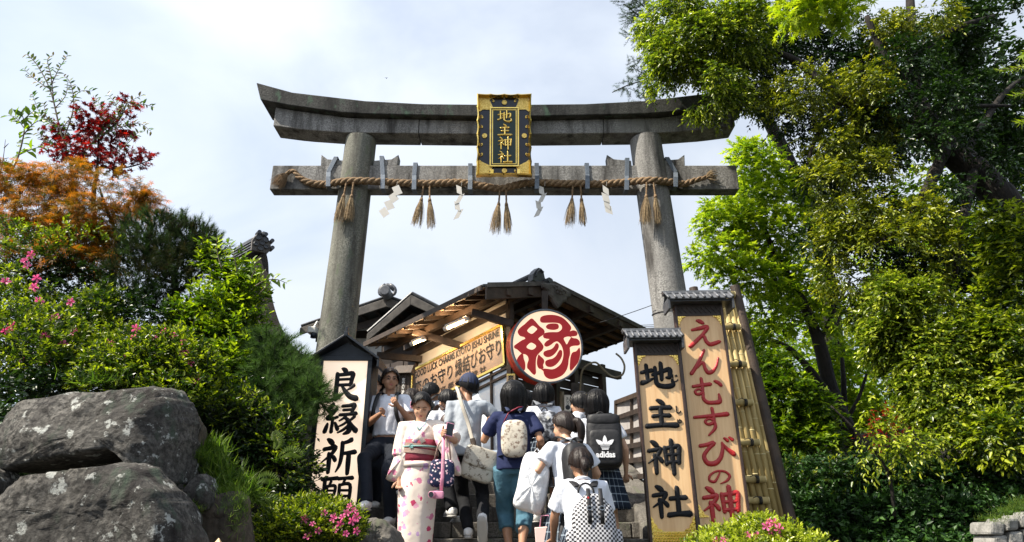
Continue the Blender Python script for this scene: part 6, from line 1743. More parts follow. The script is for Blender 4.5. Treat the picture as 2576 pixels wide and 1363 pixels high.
# 9 girl with ponytail and white carrier bag
pD = 6.05
b9 = person('girl with a dark ponytail, black backpack and plaid skirt carrying a white plastic bag', 1425, pD, 1038, face=20, lean=.22, head=(30, -4, 0), hair='pony', hairmat='hair_brown', female=True, bottom=('skirt', 'plaid'), skin='skin',
            hands={'L': ('px', 1367, 1158, pD + .05), 'R': ('px', 1452, 1190, pD + .3), 'curl': 1.2}, elbows={'L': (-.6, -1, -.4), 'R': (.6, -.6, -.5)}, hx=0)
t = on_back(b9, 'backpack', 'plain black backpack on the ponytailed girl with the white bag'); superell((-.03, -.10, -.06), (.112, .10, .21), .6).build('pack', M['black_nylon'], t, smooth=True); straps(t, M['black_nylon'], .026); top_loop(t, M['black_nylon'], .17)
MB().tube([Vector((-.07, -.19, .05)), Vector((-.02, -.21, -.12))], .008, 6).build('zip_pull', M['grey_strap'], t)
wb = thing('carrier_bag', 'shiny white plastic carrier bag held by the ponytailed girl', 'bag', P(1343, 1215, pD - .05))
s_ = mpp(1215, pD)
bagp = [(1322, 1140), (1370, 1150), (1382, 1200), (1364, 1290), (1330, 1288), (1292, 1272), (1300, 1225)]
mb = MB(); q = [P(x, y, pD - .08) - Vector(wb.location) for x, y in bagp]
q = [Vector(p) for p in catmull([tuple(p) for p in q], 5, True)]; N = len(q); c = sum(q, Vector()) / N
for k, (sc, yy) in enumerate(((.0, -.075), (.5, -.070), (.85, -.05), (1.0, 0), (.85, .05), (.5, .07), (0, .075))):
    mb.v += [tuple(c + (p - c) * sc + Vector((0, yy + .012 * math.sin(i * 1.3) * sc, 0))) for i, p in enumerate(q)]
mb.f += [(k * N + i, k * N + (i + 1) % N, (k + 1) * N + (i + 1) % N, (k + 1) * N + i) for k in range(6) for i in range(N)]
mb.build('bag_body', M['poly_bag'], wb, smooth=True)
MB().tube([P(1340, 1142, pD - .08) - Vector(wb.location), P(1350, 1128, pD) - Vector(wb.location), P(1364, 1146, pD - .04) - Vector(wb.location)], .012, 6, ry=.004).build('bag_handle', M['poly_bag'], wb, smooth=True)
pb = thing('gift_bag', 'pale pink paper bag with small round print beside the plaid skirt', 'bag', P(1376, 1362, pD - .12)); pb.rotation_euler = (0, R(-4), R(-8))
MB().box(-.09, .09, -.03, .03, -.16, .115).build('bag_body', M['paper_bag'], pb, bevel=.006)
MB().tube([Vector((-.05, -.031, -.03)), Vector((-.05, -.033, -.03))], .022, 20).build('round_print', M['white_plastic'], pb)
MB().tube([Vector((-.05, 0, .11)), Vector((-.03, 0, .2)), Vector((.03, 0, .2)), Vector((.05, 0, .11))], .005, 6).build('bag_handle', M['pink'], pb, smooth=True)
# 10 foreground girl
fD = 5.55
b10 = person('nearest girl with short tied hair and white blouse, wearing a chequered backpack', 1462, fD, 1130, face=4, lean=.20, head=(4, -10, 0), hair='bun', hairmat='hair_brown', female=True, bottom=('skirt', 'plaid'), build_=1.08, skin='skin_tan',
            hands={'L': ('px', 1392, 1350, fD + .22), 'R': ('px', 1530, 1385, fD + .2), 'curl': .8}, elbows={'L': (-.7, -.5, -.8), 'R': (.6, -.6, -.8)}, sleeve=.8, H=None, headscale=.96, hx=0)
t = on_back(b10, 'backpack', 'black and white chequered backpack with two black buckled straps on the nearest girl')
superell((.03, -.105, -.20), (.160, .10, .20), .62, 30, 20).build('pack', M['checker'], t, smooth=True)
superell((.03, -.135, -.085), (.105, .075, .125), .75, 26, 16).build('flap', M['checker'], t, smooth=True)
MB().tube([Vector((.03 + .108 * math.cos(a), -.150 - .02 * math.sin(a), -.085 + .125 * math.sin(a))) for a in [R(150 + 12 * k) for k in range(21)]], .007, 6).build('flap_piping', M['black_nylon'], t, smooth=True)
for x in (-.015, .075):
    MB().tube([Vector((x, -.215, .06)), Vector((x, -.232, -.02)), Vector((x, -.226, -.12)), Vector((x, -.215, -.19))], .015, 6, ry=.004, ref=(1, 0, 0)).build('buckle_strap', M['black_nylon'], t, smooth=True)
    MB().tube([Vector((x + .02 * math.cos(a), -.238, -.085 + .014 * math.sin(a))) for a in [k * .785 for k in range(8)]], .004, 5, closed=True).build('buckle', M['metal_strap'], t)
MB().tube([Vector((-.02 , -.231, -.01)), Vector((-.02, -.236, -.01))], .008, 8).build('red_tag', M['red_paint'], t)
straps(t, M['black_nylon'], .030, .13, -.25, .085); top_loop(t, M['black_nylon'], .07, .06)
for e in (-1, 1): superell((.03 + e * .16, -.09, -.27), (.045, .06, .07), .6, 16, 10).build('side_pocket', M['checker'], t, smooth=True)
# 11-14 people farther up
b11 = person('man with short black hair and white shirt farthest up, above the kimono woman', 1086, 8.5, 966, face=-20, head=(-30, 0, 0), hair='short', skin='skin_tan', bottom=('trousers', 'black_cloth'), hands={'curl': .5})
t = on_back(b11, 'backpack', 'black backpack on the man farthest up, above the kimono woman'); superell((0, -.10, -.05), (.15, .10, .22), .55).build('pack', M['black_nylon'], t, smooth=True); straps(t, M['black_nylon'], .026)
b12 = person('boy in white seen in profile between the kimono woman and the man in grey', 1126, 7.7, 983, face=22, lean=.05, head=(25, 0, 0), hair='short', bottom=('trousers', 'black_cloth'), hands={'curl': .5}, feet={'L': ('px', 1142, 1330, 7.3), 'R': ('px', 1150, 1322, 7.55)})
t = on_back(b12, 'backpack', 'dark brown backpack worn by the boy in profile'); superell((0, -.09, -.05), (.13, .08, .19), .55).build('pack', M['board_frame'], t, smooth=True); straps(t, M['board_frame'], .028)
b13 = person('dark haired person almost hidden behind the woman in navy', 1322, 8.3, 985, face=0, hair='short', bottom=('trousers', 'black_cloth'), hands={'curl': .5}, feet={'L': (-.10, .1, .0), 'R': (.10, -.1, 0)})
b14 = person('brown haired person half hidden behind the glasses boy and the kimono woman', 1037, 8.4, 985, face=0, hair='bob', hairmat='hair_brown', female=True, bottom=('trousers', 'navy_trousers'), hands={'curl': .5})
# ------------------------------------------------------------------ rocks
def rock(label, outline, D, depth, m, seed, amp=.05, tilt=0.0, cat='rock', name='boulder', group='boulders of the left bank'):
    c = P(sum(p[0] for p in outline) / len(outline), sum(p[1] for p in outline) / len(outline), D)
    t = bpy.data.objects
    q = catmull([tuple(P(x, y, D) - c) for x, y in outline], 8, True); q = [Vector(p) for p in q]; N = len(q)
    vv = []; prof = []; rgk = rnd(seed * 5 + 1); planes = []; ex = max(p.length for p in q)
    for k in range(9):
        pn = Vector((rgk.uniform(-.8, .8), rgk.uniform(-1.5, -.7), rgk.uniform(-.6, .9))).normalized(); sup = max((p * .98 + Vector((0, -depth * .25, 0))).dot(pn) for p in q)
        planes.append((pn, sup * rgk.uniform(.72, .9)))
    for pn, fr in (((0, -1, .42), .60), ((.85, -.62, .08), .74), ((.05, -.75, -.75), .88), ((-.8, -.6, .1), .92), ((.1, -.5, 1), .84)):
        pn = (Vector(pn) + Vector((rgk.uniform(-.15, .15), 0, rgk.uniform(-.12, .12)))).normalized(); planes.append((pn, max((p * .98 + Vector((0, -depth * .3, 0))).dot(pn) for p in q) * fr))
    for k in range(26):            # front face flat-ish, then a rounded shoulder, then the hidden back
        u = k / 25
        if u < .62: r_ = u / .62; yy = -depth * .5 * (1 - r_ ** 5) ** .5
        else: r_ = 1 - (u - .62) / .38 * 1.0; yy = depth * .75 * (1 - max(r_, 0) ** 2.2) ** .6
        prof.append((max(r_, .001), yy))
    for r_, yy in prof:
        for p in q:
            v = p * r_ + Vector((0, yy + tilt * p.z * 1.0, 0))
            s = Vector((seed * 7.3, 0, 0))
            ridg = abs(mnoise.noise(v * 1.9 + s)) * 2.0 - .5
            d = mnoise.fractal(v * 3.2 + s, .9, 2.1, 5) * amp + ridg * amp * .8 + mnoise.noise(v * 16 + s) * amp * .16
            dirn = (Vector((v.x, v.y * 1.2, v.z))).normalized()
            w_ = v + dirn * d
            for pn, pc in planes:
                e_ = w_.dot(pn) - pc
                if e_ > 0: w_ = w_ - pn * e_ * .95
            w_ = w_ + dirn * (mnoise.noise(w_ * 7 + s) * .022 + abs(mnoise.noise(w_ * 15 + s)) * .020 + mnoise.noise(w_ * 40 + s) * .008)
            vv.append(tuple(w_))
    f = [(k * N + i, k * N + (i + 1) % N, (k + 1) * N + (i + 1) % N, (k + 1) * N + i) for k in range(len(prof) - 1) for i in range(N)]
    mb = MB().add(vv, f); o = mb.build(name, M[m], None, smooth=True); o.location = c
    tag(o, label, cat, group); 
    return o
rock('largest grey boulder with white lichen patches, topmost on the left bank', [(18, 1100), (30, 1045), (75, 997), (155, 980), (240, 974), (322, 966), (400, 970), (440, 984), (462, 1015), (478, 1060), (474, 1130), (462, 1180), (450, 1218), (425, 1196), (385, 1150), (300, 1160), (200, 1168), (100, 1182), (25, 1186)], 4.9, .95, 'rock', 1, .045, -.25)
rock('broad grey boulder filling the bottom left corner under the largest one', [(-60, 1400), (-40, 1270), (5, 1232), (60, 1200), (176, 1176), (250, 1160), (330, 1150), (392, 1172), (435, 1230), (462, 1290), (480, 1370), (490, 1450), (200, 1480)], 4.45, .9, 'rock', 2, .045, -.3)
rock('small grey boulder at the left edge beside the two big ones', [(-60, 1190), (-20, 1170), (8, 1178), (22, 1210), (20, 1240), (0, 1262), (-60, 1270)], 4.7, .4, 'rock', 3, .03)
rock('narrow brownish boulder behind the right end of the largest one', [(455, 1030), (480, 1035), (494, 1060), (492, 1100), (478, 1150), (465, 1180), (450, 1110)], 5.15, .4, 'rock_brown', 4, .025)
rock('small mossy pointed stone right of the big boulders', [(468, 1262), (488, 1200), (506, 1188), (524, 1205), (534, 1250), (528, 1275), (500, 1285)], 4.95, .35, 'rock', 5, .025)
rock('brown mossy stone standing below the grass tuft', [(470, 1290), (520, 1270), (560, 1240), (600, 1235), (622, 1262), (626, 1330), (615, 1400), (480, 1400)], 5.1, .5, 'rock_brown', 6, .045)
rock('dark flat stone beside the azalea at the foot of the steps', [(880, 1318), (905, 1300), (960, 1305), (985, 1322), (1010, 1350), (1010, 1400), (880, 1400)], 6.15, .5, 'step', 7, .02, group='boulders of the left bank')
# mossy masonry at the bottom right corner: each stone a part
wl_t = thing('stone_wall', 'pale rough stone wall with moss on top in the bottom right corner', 'wall', P(2540, 1363, 5.2) - UP * .4); wlo = Vector(wl_t.location)
rg = rnd(11)
for r_ in range(4):
    for c_ in range(4):
        x0_, x1_ = 2492 + c_ * 38 + (r_ % 2) * 12, 2528 + c_ * 38 + (r_ % 2) * 12
        y0_, y1_ = 1312 + r_ * 34 - c_ * 9, 1344 + r_ * 34 - c_ * 9
        q = [P(x0_ + rg.uniform(-2, 2), y1_, 5.2), P(x1_ + rg.uniform(-2, 2), y1_ + rg.uniform(-3, 3), 5.2), P(x1_, y0_ + rg.uniform(-2, 2), 5.2), P(x0_, y0_, 5.2)]
        MB().slab([p - wlo + Vector((0, rg.uniform(-.02, .02), 0)) for p in q], -.25, (0, -1, 0)).build('stone', mat('pale_stone', (.17, .165, .15), (.30, .29, .27), .9, 14, bump=1, bscale=40) if 'pale_stone' not in M else M['pale_stone'], wl_t, bevel=.018)

# ------------------------------------------------------------------ foliage
TPL = {
 'oval': ([(0, 0, 0), (.32, .5, .10), (.70, .36, .05), (1, 0, -.10), (.70, -.36, .05), (.32, -.5, .10)], [(0, 3, 2, 1), (0, 5, 4, 3)]),
 'diamond': ([(0, 0, 0), (.42, .5, .09), (1, 0, -.08), (.42, -.5, .09)], [(0, 2, 1), (0, 3, 2)]),
}
def star_tpl(n, spread, inner, w0=1.0):
    v = [(0, 0, 0)]; f = []
    for i in range(n):
        a = -spread + 2 * spread * i / (n - 1); ln = 1.0 - .38 * abs(a / spread)
        v.append((math.cos(a) * ln, math.sin(a) * ln, -.10 * ln))
        if i < n - 1:
            b = a + spread / (n - 1); v.append((math.cos(b) * inner, math.sin(b) * inner, .03))
    v.append((-.06, -.05, 0)); v.append((-.06, .05, 0))
    k = len(v)
    for i in range(n):
        tip = 1 + 2 * i; l_ = tip - 1 if i > 0 else k - 2; r_ = tip + 1 if i < n - 1 else k - 1
        f.append((0, l_, tip)); f.append((0, tip, r_))
    return v, f
TPL['maple'] = star_tpl(3, 1.35, .34)
TPL['maple5'] = star_tpl(5, 1.75, .30)
TPL['maple7'] = star_tpl(7, 2.0, .22)
def lace_tpl(n=5, spread=1.5, w=.062):
    v, f = [], []
    for i in range(n):
        a = -spread + 2 * spread * i / (n - 1); ln = 1 - .35 * abs(a / spread); c, s = math.cos(a), math.sin(a); b = len(v)
        v += [(0, 0, 0), (c * ln * .5 - s * w, s * ln * .5 + c * w, .02), (c * ln, s * ln, -.14), (c * ln * .5 + s * w, s * ln * .5 - c * w, .02)]; f.append((b, b + 3, b + 2, b + 1))
    return v, f
TPL['lace'] = lace_tpl()
def needle_tpl(n=9, w=.022):
    v, f = [], []; rg_ = rnd(3)
    for i in range(n):
        a = 2 * math.pi * i / n; op = .28 + .35 * rg_.random(); ln = .8 + .2 * rg_.random(); b = len(v)
        d = (math.cos(op) * ln, math.cos(a) * math.sin(op) * ln, math.sin(a) * math.sin(op) * ln)
        v += [(0, -math.sin(a) * w, math.cos(a) * w), (0, math.sin(a) * w, -math.cos(a) * w), d]; f.append((b, b + 1, b + 2))
    return v, f
TPL['needle'] = needle_tpl()
TPL['blade'] = ([(0, -.03, 0), (0, .03, 0), (.5, .025, .12), (.5, -.025, .12), (1, 0, -.05)], [(0, 1, 2, 3), (3, 2, 4)])
def norm(a): return a / (np.linalg.norm(a, axis=-1, keepdims=True) + 1e-9)
def leaf_mesh(name, pos, d, nrm, length, width, tpl, tone):
    v, f = TPL[tpl]; v = np.array(v); N = len(pos); K = len(v)
    d = norm(d); s = norm(np.cross(nrm, d)); n = np.cross(d, s)
    L = length[:, None, None]; 
    V = pos[:, None, :] + d[:, None, :] * v[None, :, 0:1] * L + s[:, None, :] * v[None, :, 1:2] * L * width + n[:, None, :] * v[None, :, 2:3] * L
    V = V.reshape(-1, 3)
    me = bpy.data.meshes.new(name)
    nf = len(f); fl = [len(q) for q in f]; tot = sum(fl)
    me.vertices.add(N * K); me.vertices.foreach_set('co', V.astype(np.float32).ravel())
    idx = np.concatenate([np.array(q) for q in f]); all_i = (np.arange(N)[:, None] * K + idx[None, :]).ravel()
    me.loops.add(N * tot); me.loops.foreach_set('vertex_index', all_i.astype(np.int32))
    me.polygons.add(N * nf); st_ = np.cumsum([0] + fl[:-1]); starts = (np.arange(N)[:, None] * tot + st_[None, :]).ravel()
    me.polygons.foreach_set('loop_start', starts.astype(np.int32))
    me.update(calc_edges=True); me.validate()
    at = me.attributes.new('tone', 'FLOAT', 'POINT'); at.data.foreach_set('value', np.repeat(tone, K).astype(np.float32))
    return me
def lump(p, seed, sc=1.0):
    rs = np.random.RandomState(seed); f = np.zeros(len(p))
    for k in range(6):
        w = rs.normal(size=3) * (2.2 + k * 1.1) * sc; f += np.sin(p @ w + rs.rand() * 6.28) / (1 + .3 * k)
    return f / 3.2
def sprays(clumps, twigs, lpt, tlen, leaf, seed, tipb=.5, droop=.3, out=.8, shell=.5, gap=-.35, upb=.2, lvar=.35, side=.8, lumpsc=1.0, flat=.75):
    """clumps: (centre, radii) -> leaves growing along short twigs. returns pos, dir, nrm, len, tone, twig segments"""
    rs = np.random.RandomState(seed); PP, DD, NN, LL, TT, SEG = [], [], [], [], [], []
    vol = np.array([(c[1][0] * c[1][1] * c[1][2]) ** (2 / 3) for c in clumps]); vol = vol / vol.sum()
    for (c, rad), w in zip(clumps, vol):
        n = max(4, int(twigs * w)); u = norm(rs.normal(size=(n, 3))); r = rs.rand(n) ** (1 / 3 if shell < .01 else .5 * (1 - shell) + .08)
        p = np.array(c) + u * np.array(rad) * r[:, None]
        keep = lump(p, seed, lumpsc) > gap + rs.rand(n) * .25 - .12
        p, u = p[keep], u[keep]; n = len(p)
        if n == 0: continue
        ax = norm(u * out + rs.normal(size=(n, 3)) * .55 + np.array((0, 0, upb)))
        tl = tlen * (1 + lvar * (rs.rand(n) * 2 - 1)); toneT = np.clip(.5 + .22 * rs.normal(size=n), 0, 1)
        for j in range(lpt):
            t = (j + .6) / lpt
            q = p + ax * (tl * t)[:, None] + np.array((0, 0, -1)) * (droop * tl * t * t)[:, None]
            ref = norm(np.cross(ax, np.array((0, 0, 1)) + rs.normal(size=(n, 3)) * .15)); sg = 1 if j % 2 else -1
            if j == lpt - 1: sd = ref * 0
            else: sd = ref * sg * side
            ld = norm(ax * .7 + sd + np.array((0, 0, -droop * .9)) + rs.normal(size=(n, 3)) * .22)
            nn_ = norm(np.array((0, 0, flat)) + rs.normal(size=(n, 3)) * .42 + u * .25)
            PP.append(q); DD.append(ld); NN.append(nn_); LL.append(leaf * (1 + lvar * (rs.rand(n) * 2 - 1))); TT.append(np.clip(toneT + rs.normal(size=n) * .12 + tipb * (t - .55), 0, 1))
        SEG.append((p, p + ax * (tl * .5)[:, None] - np.array((0, 0, 1)) * (droop * tl * .25)[:, None], p + ax * tl[:, None] - np.array((0, 0, 1)) * (droop * tl)[:, None]))
    return [np.concatenate(a) for a in (PP, DD, NN, LL, TT)] + [[np.concatenate([s[k] for s in SEG]) for k in range(3)]]
def twig_mesh(name, seg, r=.004, every=1):
    a, b, c = [s[::every] for s in seg]; n = len(a); V = []
    offs = np.array([(0, 1, 0), (.87, -.5, .2), (-.87, -.5, -.2)])
    for pts, rr in ((a, r), (b, r * .8), (c, r * .4)):
        V.append(pts[:, None, :] + offs[None] * rr)
    V = np.stack(V, 1).reshape(n, 9, 3).reshape(-1, 3)
    f = []
    for s in (0, 3):
        for k in range(3): f.append((s + k, s + (k + 1) % 3, s + 3 + (k + 1) % 3, s + 3 + k))
    idx = np.array(f).ravel(); me = bpy.data.meshes.new(name)
    me.vertices.add(n * 9); me.vertices.foreach_set('co', V.astype(np.float32).ravel())
    me.loops.add(n * 24); me.loops.foreach_set('vertex_index', (np.arange(n)[:, None] * 9 + idx[None]).ravel().astype(np.int32))
    me.polygons.add(n * 6); me.polygons.foreach_set('loop_start', (np.arange(n * 6) * 4).astype(np.int32)); me.update(calc_edges=True)
    return me
def CL(lst):   # (px, py, r_px_x, r_px_z, D, depth m)
    out = []
    for (x, y, rx, rz, D, dd) in lst:
        s = mpp(y, D); out.append((tuple(P(x, y, D)), (rx * s, dd, rz * s * .97)))
    return out
NLEAF = [0]
def foliage(parent, name, clumps, m, twigs, lpt, tlen, leaf, seed, tpl='oval', width=.55, twigmat='bark', twigr=.004, every=1, tonebias=0.0, **k):
    o_ = Vector(parent.location); pos, d, nn_, ln, tone, seg = sprays(clumps, twigs, lpt, tlen, leaf, seed, **k)
    off = np.array(tuple(o_)); pos = pos - off; seg = [s - off for s in seg]
    me = leaf_mesh(name, pos, d, nn_, ln, width, tpl, np.clip(tone + tonebias, 0, 1)); NLEAF[0] += len(pos)
    ob = mkobj(name, me, m, parent); ob['kind'] = 'stuff'
    if twigmat:
        tm_ = mkobj('twigs', twig_mesh('twigs', seg, twigr, every), M[twigmat], parent); tm_['kind'] = 'stuff'
    return ob
def limb(parent, name, pts, rad, m='bark', n=10, k=5):
    o_ = Vector(parent.location); q = catmull([tuple(P(*p) - o_) for p in pts], k); rr = list(np.interp(np.linspace(0, 1, len(q)), np.linspace(0, 1, len(rad)), rad))
    rg_ = rnd(len(q) + int(rad[0] * 1000)); rr = [r_ * rg_.uniform(.93, 1.08) for r_ in rr]
    return MB().tube([Vector(p) for p in q], rr, n).build(name, M[m], parent, smooth=True)
def plant(name, label, cat, base, group=None): return thing(name, label, cat, base, 0, group)

G_AZ = leafmat('azalea_leaf', [(.010, .024, .004), (.042, .078, .007), (.32, .36, .018)], .38, .38, .4)
G_LIME = leafmat('lime_leaf', [(.06, .12, .010), (.17, .28, .016), (.34, .43, .03)], .42, .5, .4, tcol=(1.15, 1.1, .3))
G_MAPLE = leafmat('maple_leaf_green', [(.03, .07, .004), (.12, .205, .014), (.34, .42, .03)], .45, .58, .4, tcol=(1.05, 1.08, .42))
G_SHADE = leafmat('shade_leaf', [(.006, .018, .005), (.014, .036, .008), (.035, .072, .012)], .34, .22, .4)  # shade among the leaves put into the leaf colour
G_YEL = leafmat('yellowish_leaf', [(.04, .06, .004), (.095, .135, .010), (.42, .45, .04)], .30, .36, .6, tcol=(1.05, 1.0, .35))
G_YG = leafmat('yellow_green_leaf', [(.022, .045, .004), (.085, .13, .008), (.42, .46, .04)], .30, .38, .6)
G_ORG = leafmat('orange_lace_leaf', [(.05, .085, .008), (.24, .16, .014), (.50, .22, .035)], .5, .48, .3, tcol=(1.15, .75, .3))
G_RED = leafmat('red_maple_leaf', [(.05, .003, .006), (.12, .007, .009), (.28, .02, .012)], .42, .42, .4, tcol=(1.2, .5, .4))
G_PINE = leafmat('pine_needle', [(.006, .016, .007), (.018, .040, .014), (.07, .125, .035)], .75, .2, .1)
G_PINEB = leafmat('pine_needle_bronze', [(.020, .018, .010), (.020, .036, .012), (.05, .042, .018)], .75, .15, .1)
G_SPRIG = leafmat('sprig_leaf', [(.04, .09, .015), (.08, .15, .03), (.16, .09, .05)], .42, .42, .4)
G_GRASS = leafmat('grass_blade', [(.03, .06, .008), (.07, .13, .015), (.17, .23, .035)], .5, .45, .3)
G_SHRUB = leafmat('shrub_leaf', [(.02, .05, .004), (.07, .14, .008), (.30, .40, .02)], .42, .45, .4, tcol=(1.1, 1.1, .3))
G_HEDGE = leafmat('hedge_leaf', [(.006, .020, .005), (.018, .050, .011), (.05, .115, .02)], .42, .15, .3)
M['petal'] = leafmat('petal', [(.62, .06, .22), (.74, .13, .34), (.80, .30, .45)], .5, .45, .3, tcol=(1.1, .6, .8), tr_gain=1.2)

# flowers: one mesh, every flower its own object
def flower_mesh(seed):
    rg_ = rnd(seed); v, f, tn = [], [], []
    for k in range(5):
        a = k * 1.257 + rg_.uniform(-.1, .1); b = len(v)
        def q(r_, da, z): return (math.cos(a + da) * r_, math.sin(a + da) * r_, z)
        v += [q(.05, 0, 0), q(.5, -.42, .28), q(.85, -.36, .34), q(1.05, 0, .26), q(.85, .36, .34), q(.5, .42, .28)]
        f += [(b, b + 1, b + 2, b + 3), (b, b + 3, b + 4, b + 5)]; tn += [.2, .5, .7, .9, .7, .5]
    me = bpy.data.meshes.new('flower'); me.from_pydata(v, [], f); at = me.attributes.new('tone', 'FLOAT', 'POINT'); at.data.foreach_set('value', tn)
    me.materials.append(M['petal']); return me
FLM = [flower_mesh(i) for i in range(3)]
CAMV = Vector((0, 0, CAMZ))
def flowers_at(parent, pts, D, size=.032, jitter=0, seed=1, cl=1):
    rg_ = rnd(seed); o_ = Vector(parent.location)
    for (x, y) in pts:
        for k in range(cl):
            p = P(x + rg_.uniform(-9, 9) * (k > 0), y + rg_.uniform(-9, 9) * (k > 0), D + rg_.uniform(-.05, .05))
            ob = bpy.data.objects.new('flower', FLM[rg_.randrange(3)]); COL.objects.link(ob); ob.parent = parent
            ob.location = p - o_; s_ = size * rg_.uniform(.75, 1.2); ob.scale = (s_, s_, s_)
            dirn = (CAMV - p).normalized() + Vector((rg_.uniform(-.7, .7), 0, rg_.uniform(-.1, .9)))
            ob.rotation_euler = dirn.to_track_quat('Z', 'Y').to_euler()

# --- left side ---
pl = plant('azalea_bush', 'big sunlit azalea bush with a few pink flowers at the left edge above the boulders', 'bush', P(110, 960, 6.5) - UP * .5, 'azalea bushes')
foliage(pl, 'leaves', CL([(40, 640, 120, 70, 7.2, .55), (150, 700, 120, 95, 7.1, .5), (60, 760, 130, 80, 6.6, .5), (215, 640, 90, 80, 7.4, .5), (60, 850, 150, 85, 6.2, .5), (150, 880, 95, 80, 6.1, .45), (40, 930, 140, 70, 5.9, .45), (160, 770, 110, 70, 6.7, .45), (60, 590, 100, 45, 8.3, .4), (255, 620, 60, 60, 8.3, .4), (300, 700, 60, 60, 7.9, .4), (270, 780, 50, 60, 7.2, .3), (230, 850, 60, 50, 6.9, .3)]), G_AZ, 5800, 7, .08, .043, 21, tpl='diamond', width=.48, upb=.8, shell=.55, gap=-.15, side=.75, droop=.0, every=6)
flowers_at(pl, [(62, 655), (70, 668), (93, 700), (15, 708), (85, 722), (98, 757), (22, 828), (12, 832), (112, 846), (158, 866), (128, 912), (30, 820), (140, 800), (80, 640), (180, 760), (55, 905), (188, 835)], 6.0, .040, seed=2)
flowers_at(pl, [(62, 655), (93, 700), (85, 722), (98, 757)], 6.55, .045, seed=4)
pl = plant('azalea_bush', 'azalea bush with scattered pink flowers on the left bank, under the dark pine', 'bush', P(380, 980, 6.2) - UP * .5, 'azalea bushes')
foliage(pl, 'leaves', CL([(330, 870, 80, 50, 6.3, .4), (430, 890, 80, 50, 6.2, .4), (350, 920, 130, 60, 6.0, .4), (480, 930, 70, 60, 6.1, .35), (300, 960, 110, 50, 5.9, .35), (440, 990, 110, 45, 5.9, .35)]), G_AZ, 3000, 7, .075, .040, 22, width=.42, upb=.7, shell=.5, gap=-.15, side=.75, droop=0, every=6)
flowers_at(pl, [(280, 862), (338, 850), (386, 850), (344, 826), (466, 888), (478, 912), (489, 880), (445, 940), (496, 955), (412, 835), (462, 865), (320, 900), (435, 845)], 5.95, .045, seed=5)
pl = plant('azalea_bush', 'low azalea bush with a cluster of pink flowers below the lit box sign', 'bush', P(780, 1400, 5.7) - UP * .2, 'azalea bushes')
foliage(pl, 'leaves', CL([(770, 1320, 110, 62, 5.8, .45), (850, 1330, 65, 60, 5.8, .4), (700, 1350, 70, 50, 5.7, .4), (800, 1300, 80, 45, 5.9, .4)]), G_AZ, 3000, 7, .060, .030, 23, width=.42, upb=.8, shell=.5, gap=-.8, side=.75, droop=0, every=6, tonebias=.08)
flowers_at(pl, [(880, 1272), (890, 1284), (872, 1290), (862, 1300), (885, 1310), (896, 1335), (840, 1303), (855, 1318), (845, 1330), (786, 1318), (800, 1335), (775, 1350), (898, 1300), (815, 1290), (870, 1342), (765, 1305)], 5.42, .032, seed=6)

pl = plant('lace_maple', 'orange and bronze lace leaf maple spreading at the left edge', 'tree', P(280, 700, 8.2) - UP * .8)
foliage(pl, 'leaves', CL([(40, 460, 100, 38, 8.0, .5), (170, 445, 100, 36, 8.1, .5), (260, 470, 80, 40, 8.1, .5), (330, 505, 50, 22, 8.1, .4), (90, 525, 110, 42, 7.9, .5), (220, 540, 90, 40, 8.0, .45), (20, 580, 80, 40, 7.8, .4), (120, 590, 90, 34, 7.9, .4), (230, 600, 60, 30, 8.0, .35), (250, 660, 50, 25, 7.9, .3), (150, 640, 60, 25, 7.7, .4), (30, 640, 60, 25, 7.6, .3), (370, 505, 30, 10, 8.1, .2), (350, 480, 30, 10, 8.1, .2)]), G_ORG, 4000, 6, .15, .066, 24, tpl='lace', width=1.0, upb=.15, droop=.45, shell=.45, gap=-.12, out=1.0, every=2, flat=1.2)
for pts, rd in (([(282, 720, 8.1), (292, 640, 8.1), (305, 580, 8.1), (330, 530, 8.1)], [.05, .035, .018]), ([(292, 640, 8.1), (240, 590, 8.1), (180, 540, 8.1)], [.03, .012]), ([(300, 600, 8.1), (270, 530, 8.1), (250, 470, 8.1)], [.025, .01]), ([(282, 720, 8.1), (230, 700, 8.0), (170, 650, 7.9)], [.03, .01])):
    limb(pl, 'branch', pts, rd, n=8)
limb(pl, 'trunk', [(285, 900, 8.2), (275, 800, 8.15), (282, 715, 8.1)], [.075, .06, .05])
pl = plant('red_maple', 'deep red star leaved maple above the orange one', 'tree', P(250, 700, 8.9) - UP * .8)
foliage(pl, 'leaves', CL([(245, 295, 50, 30, 8.9, .3), (305, 310, 35, 25, 8.9, .25), (180, 335, 35, 22, 8.9, .25), (255, 350, 60, 26, 8.9, .3), (190, 385, 60, 24, 8.8, .3), (350, 388, 28, 12, 8.8, .2), (310, 410, 50, 16, 8.8, .25), (130, 345, 20, 25, 8.9, .2), (240, 400, 60, 20, 8.8, .3), (320, 262, 24, 12, 8.9, .2)]), G_RED, 420, 6, .13, .062, 25, tpl='maple5', width=1.0, upb=.3, droop=.25, shell=.3, gap=-.45, out=.9, twigr=.004, flat=.5)
limb(pl, 'trunk', [(240, 640, 8.9), (235, 500, 8.9), (245, 420, 8.9), (250, 300, 8.9)], [.06, .035, .02, .008], n=8)
for pts in ([(242, 440, 8.9), (180, 400, 8.9), (120, 350, 8.9)], [(245, 420, 8.9), (320, 420, 8.8), (385, 400, 8.8)], [(248, 350, 8.9), (300, 300, 8.9), (320, 255, 8.9)]): limb(pl, 'branch', pts, [.02, .006], n=6)

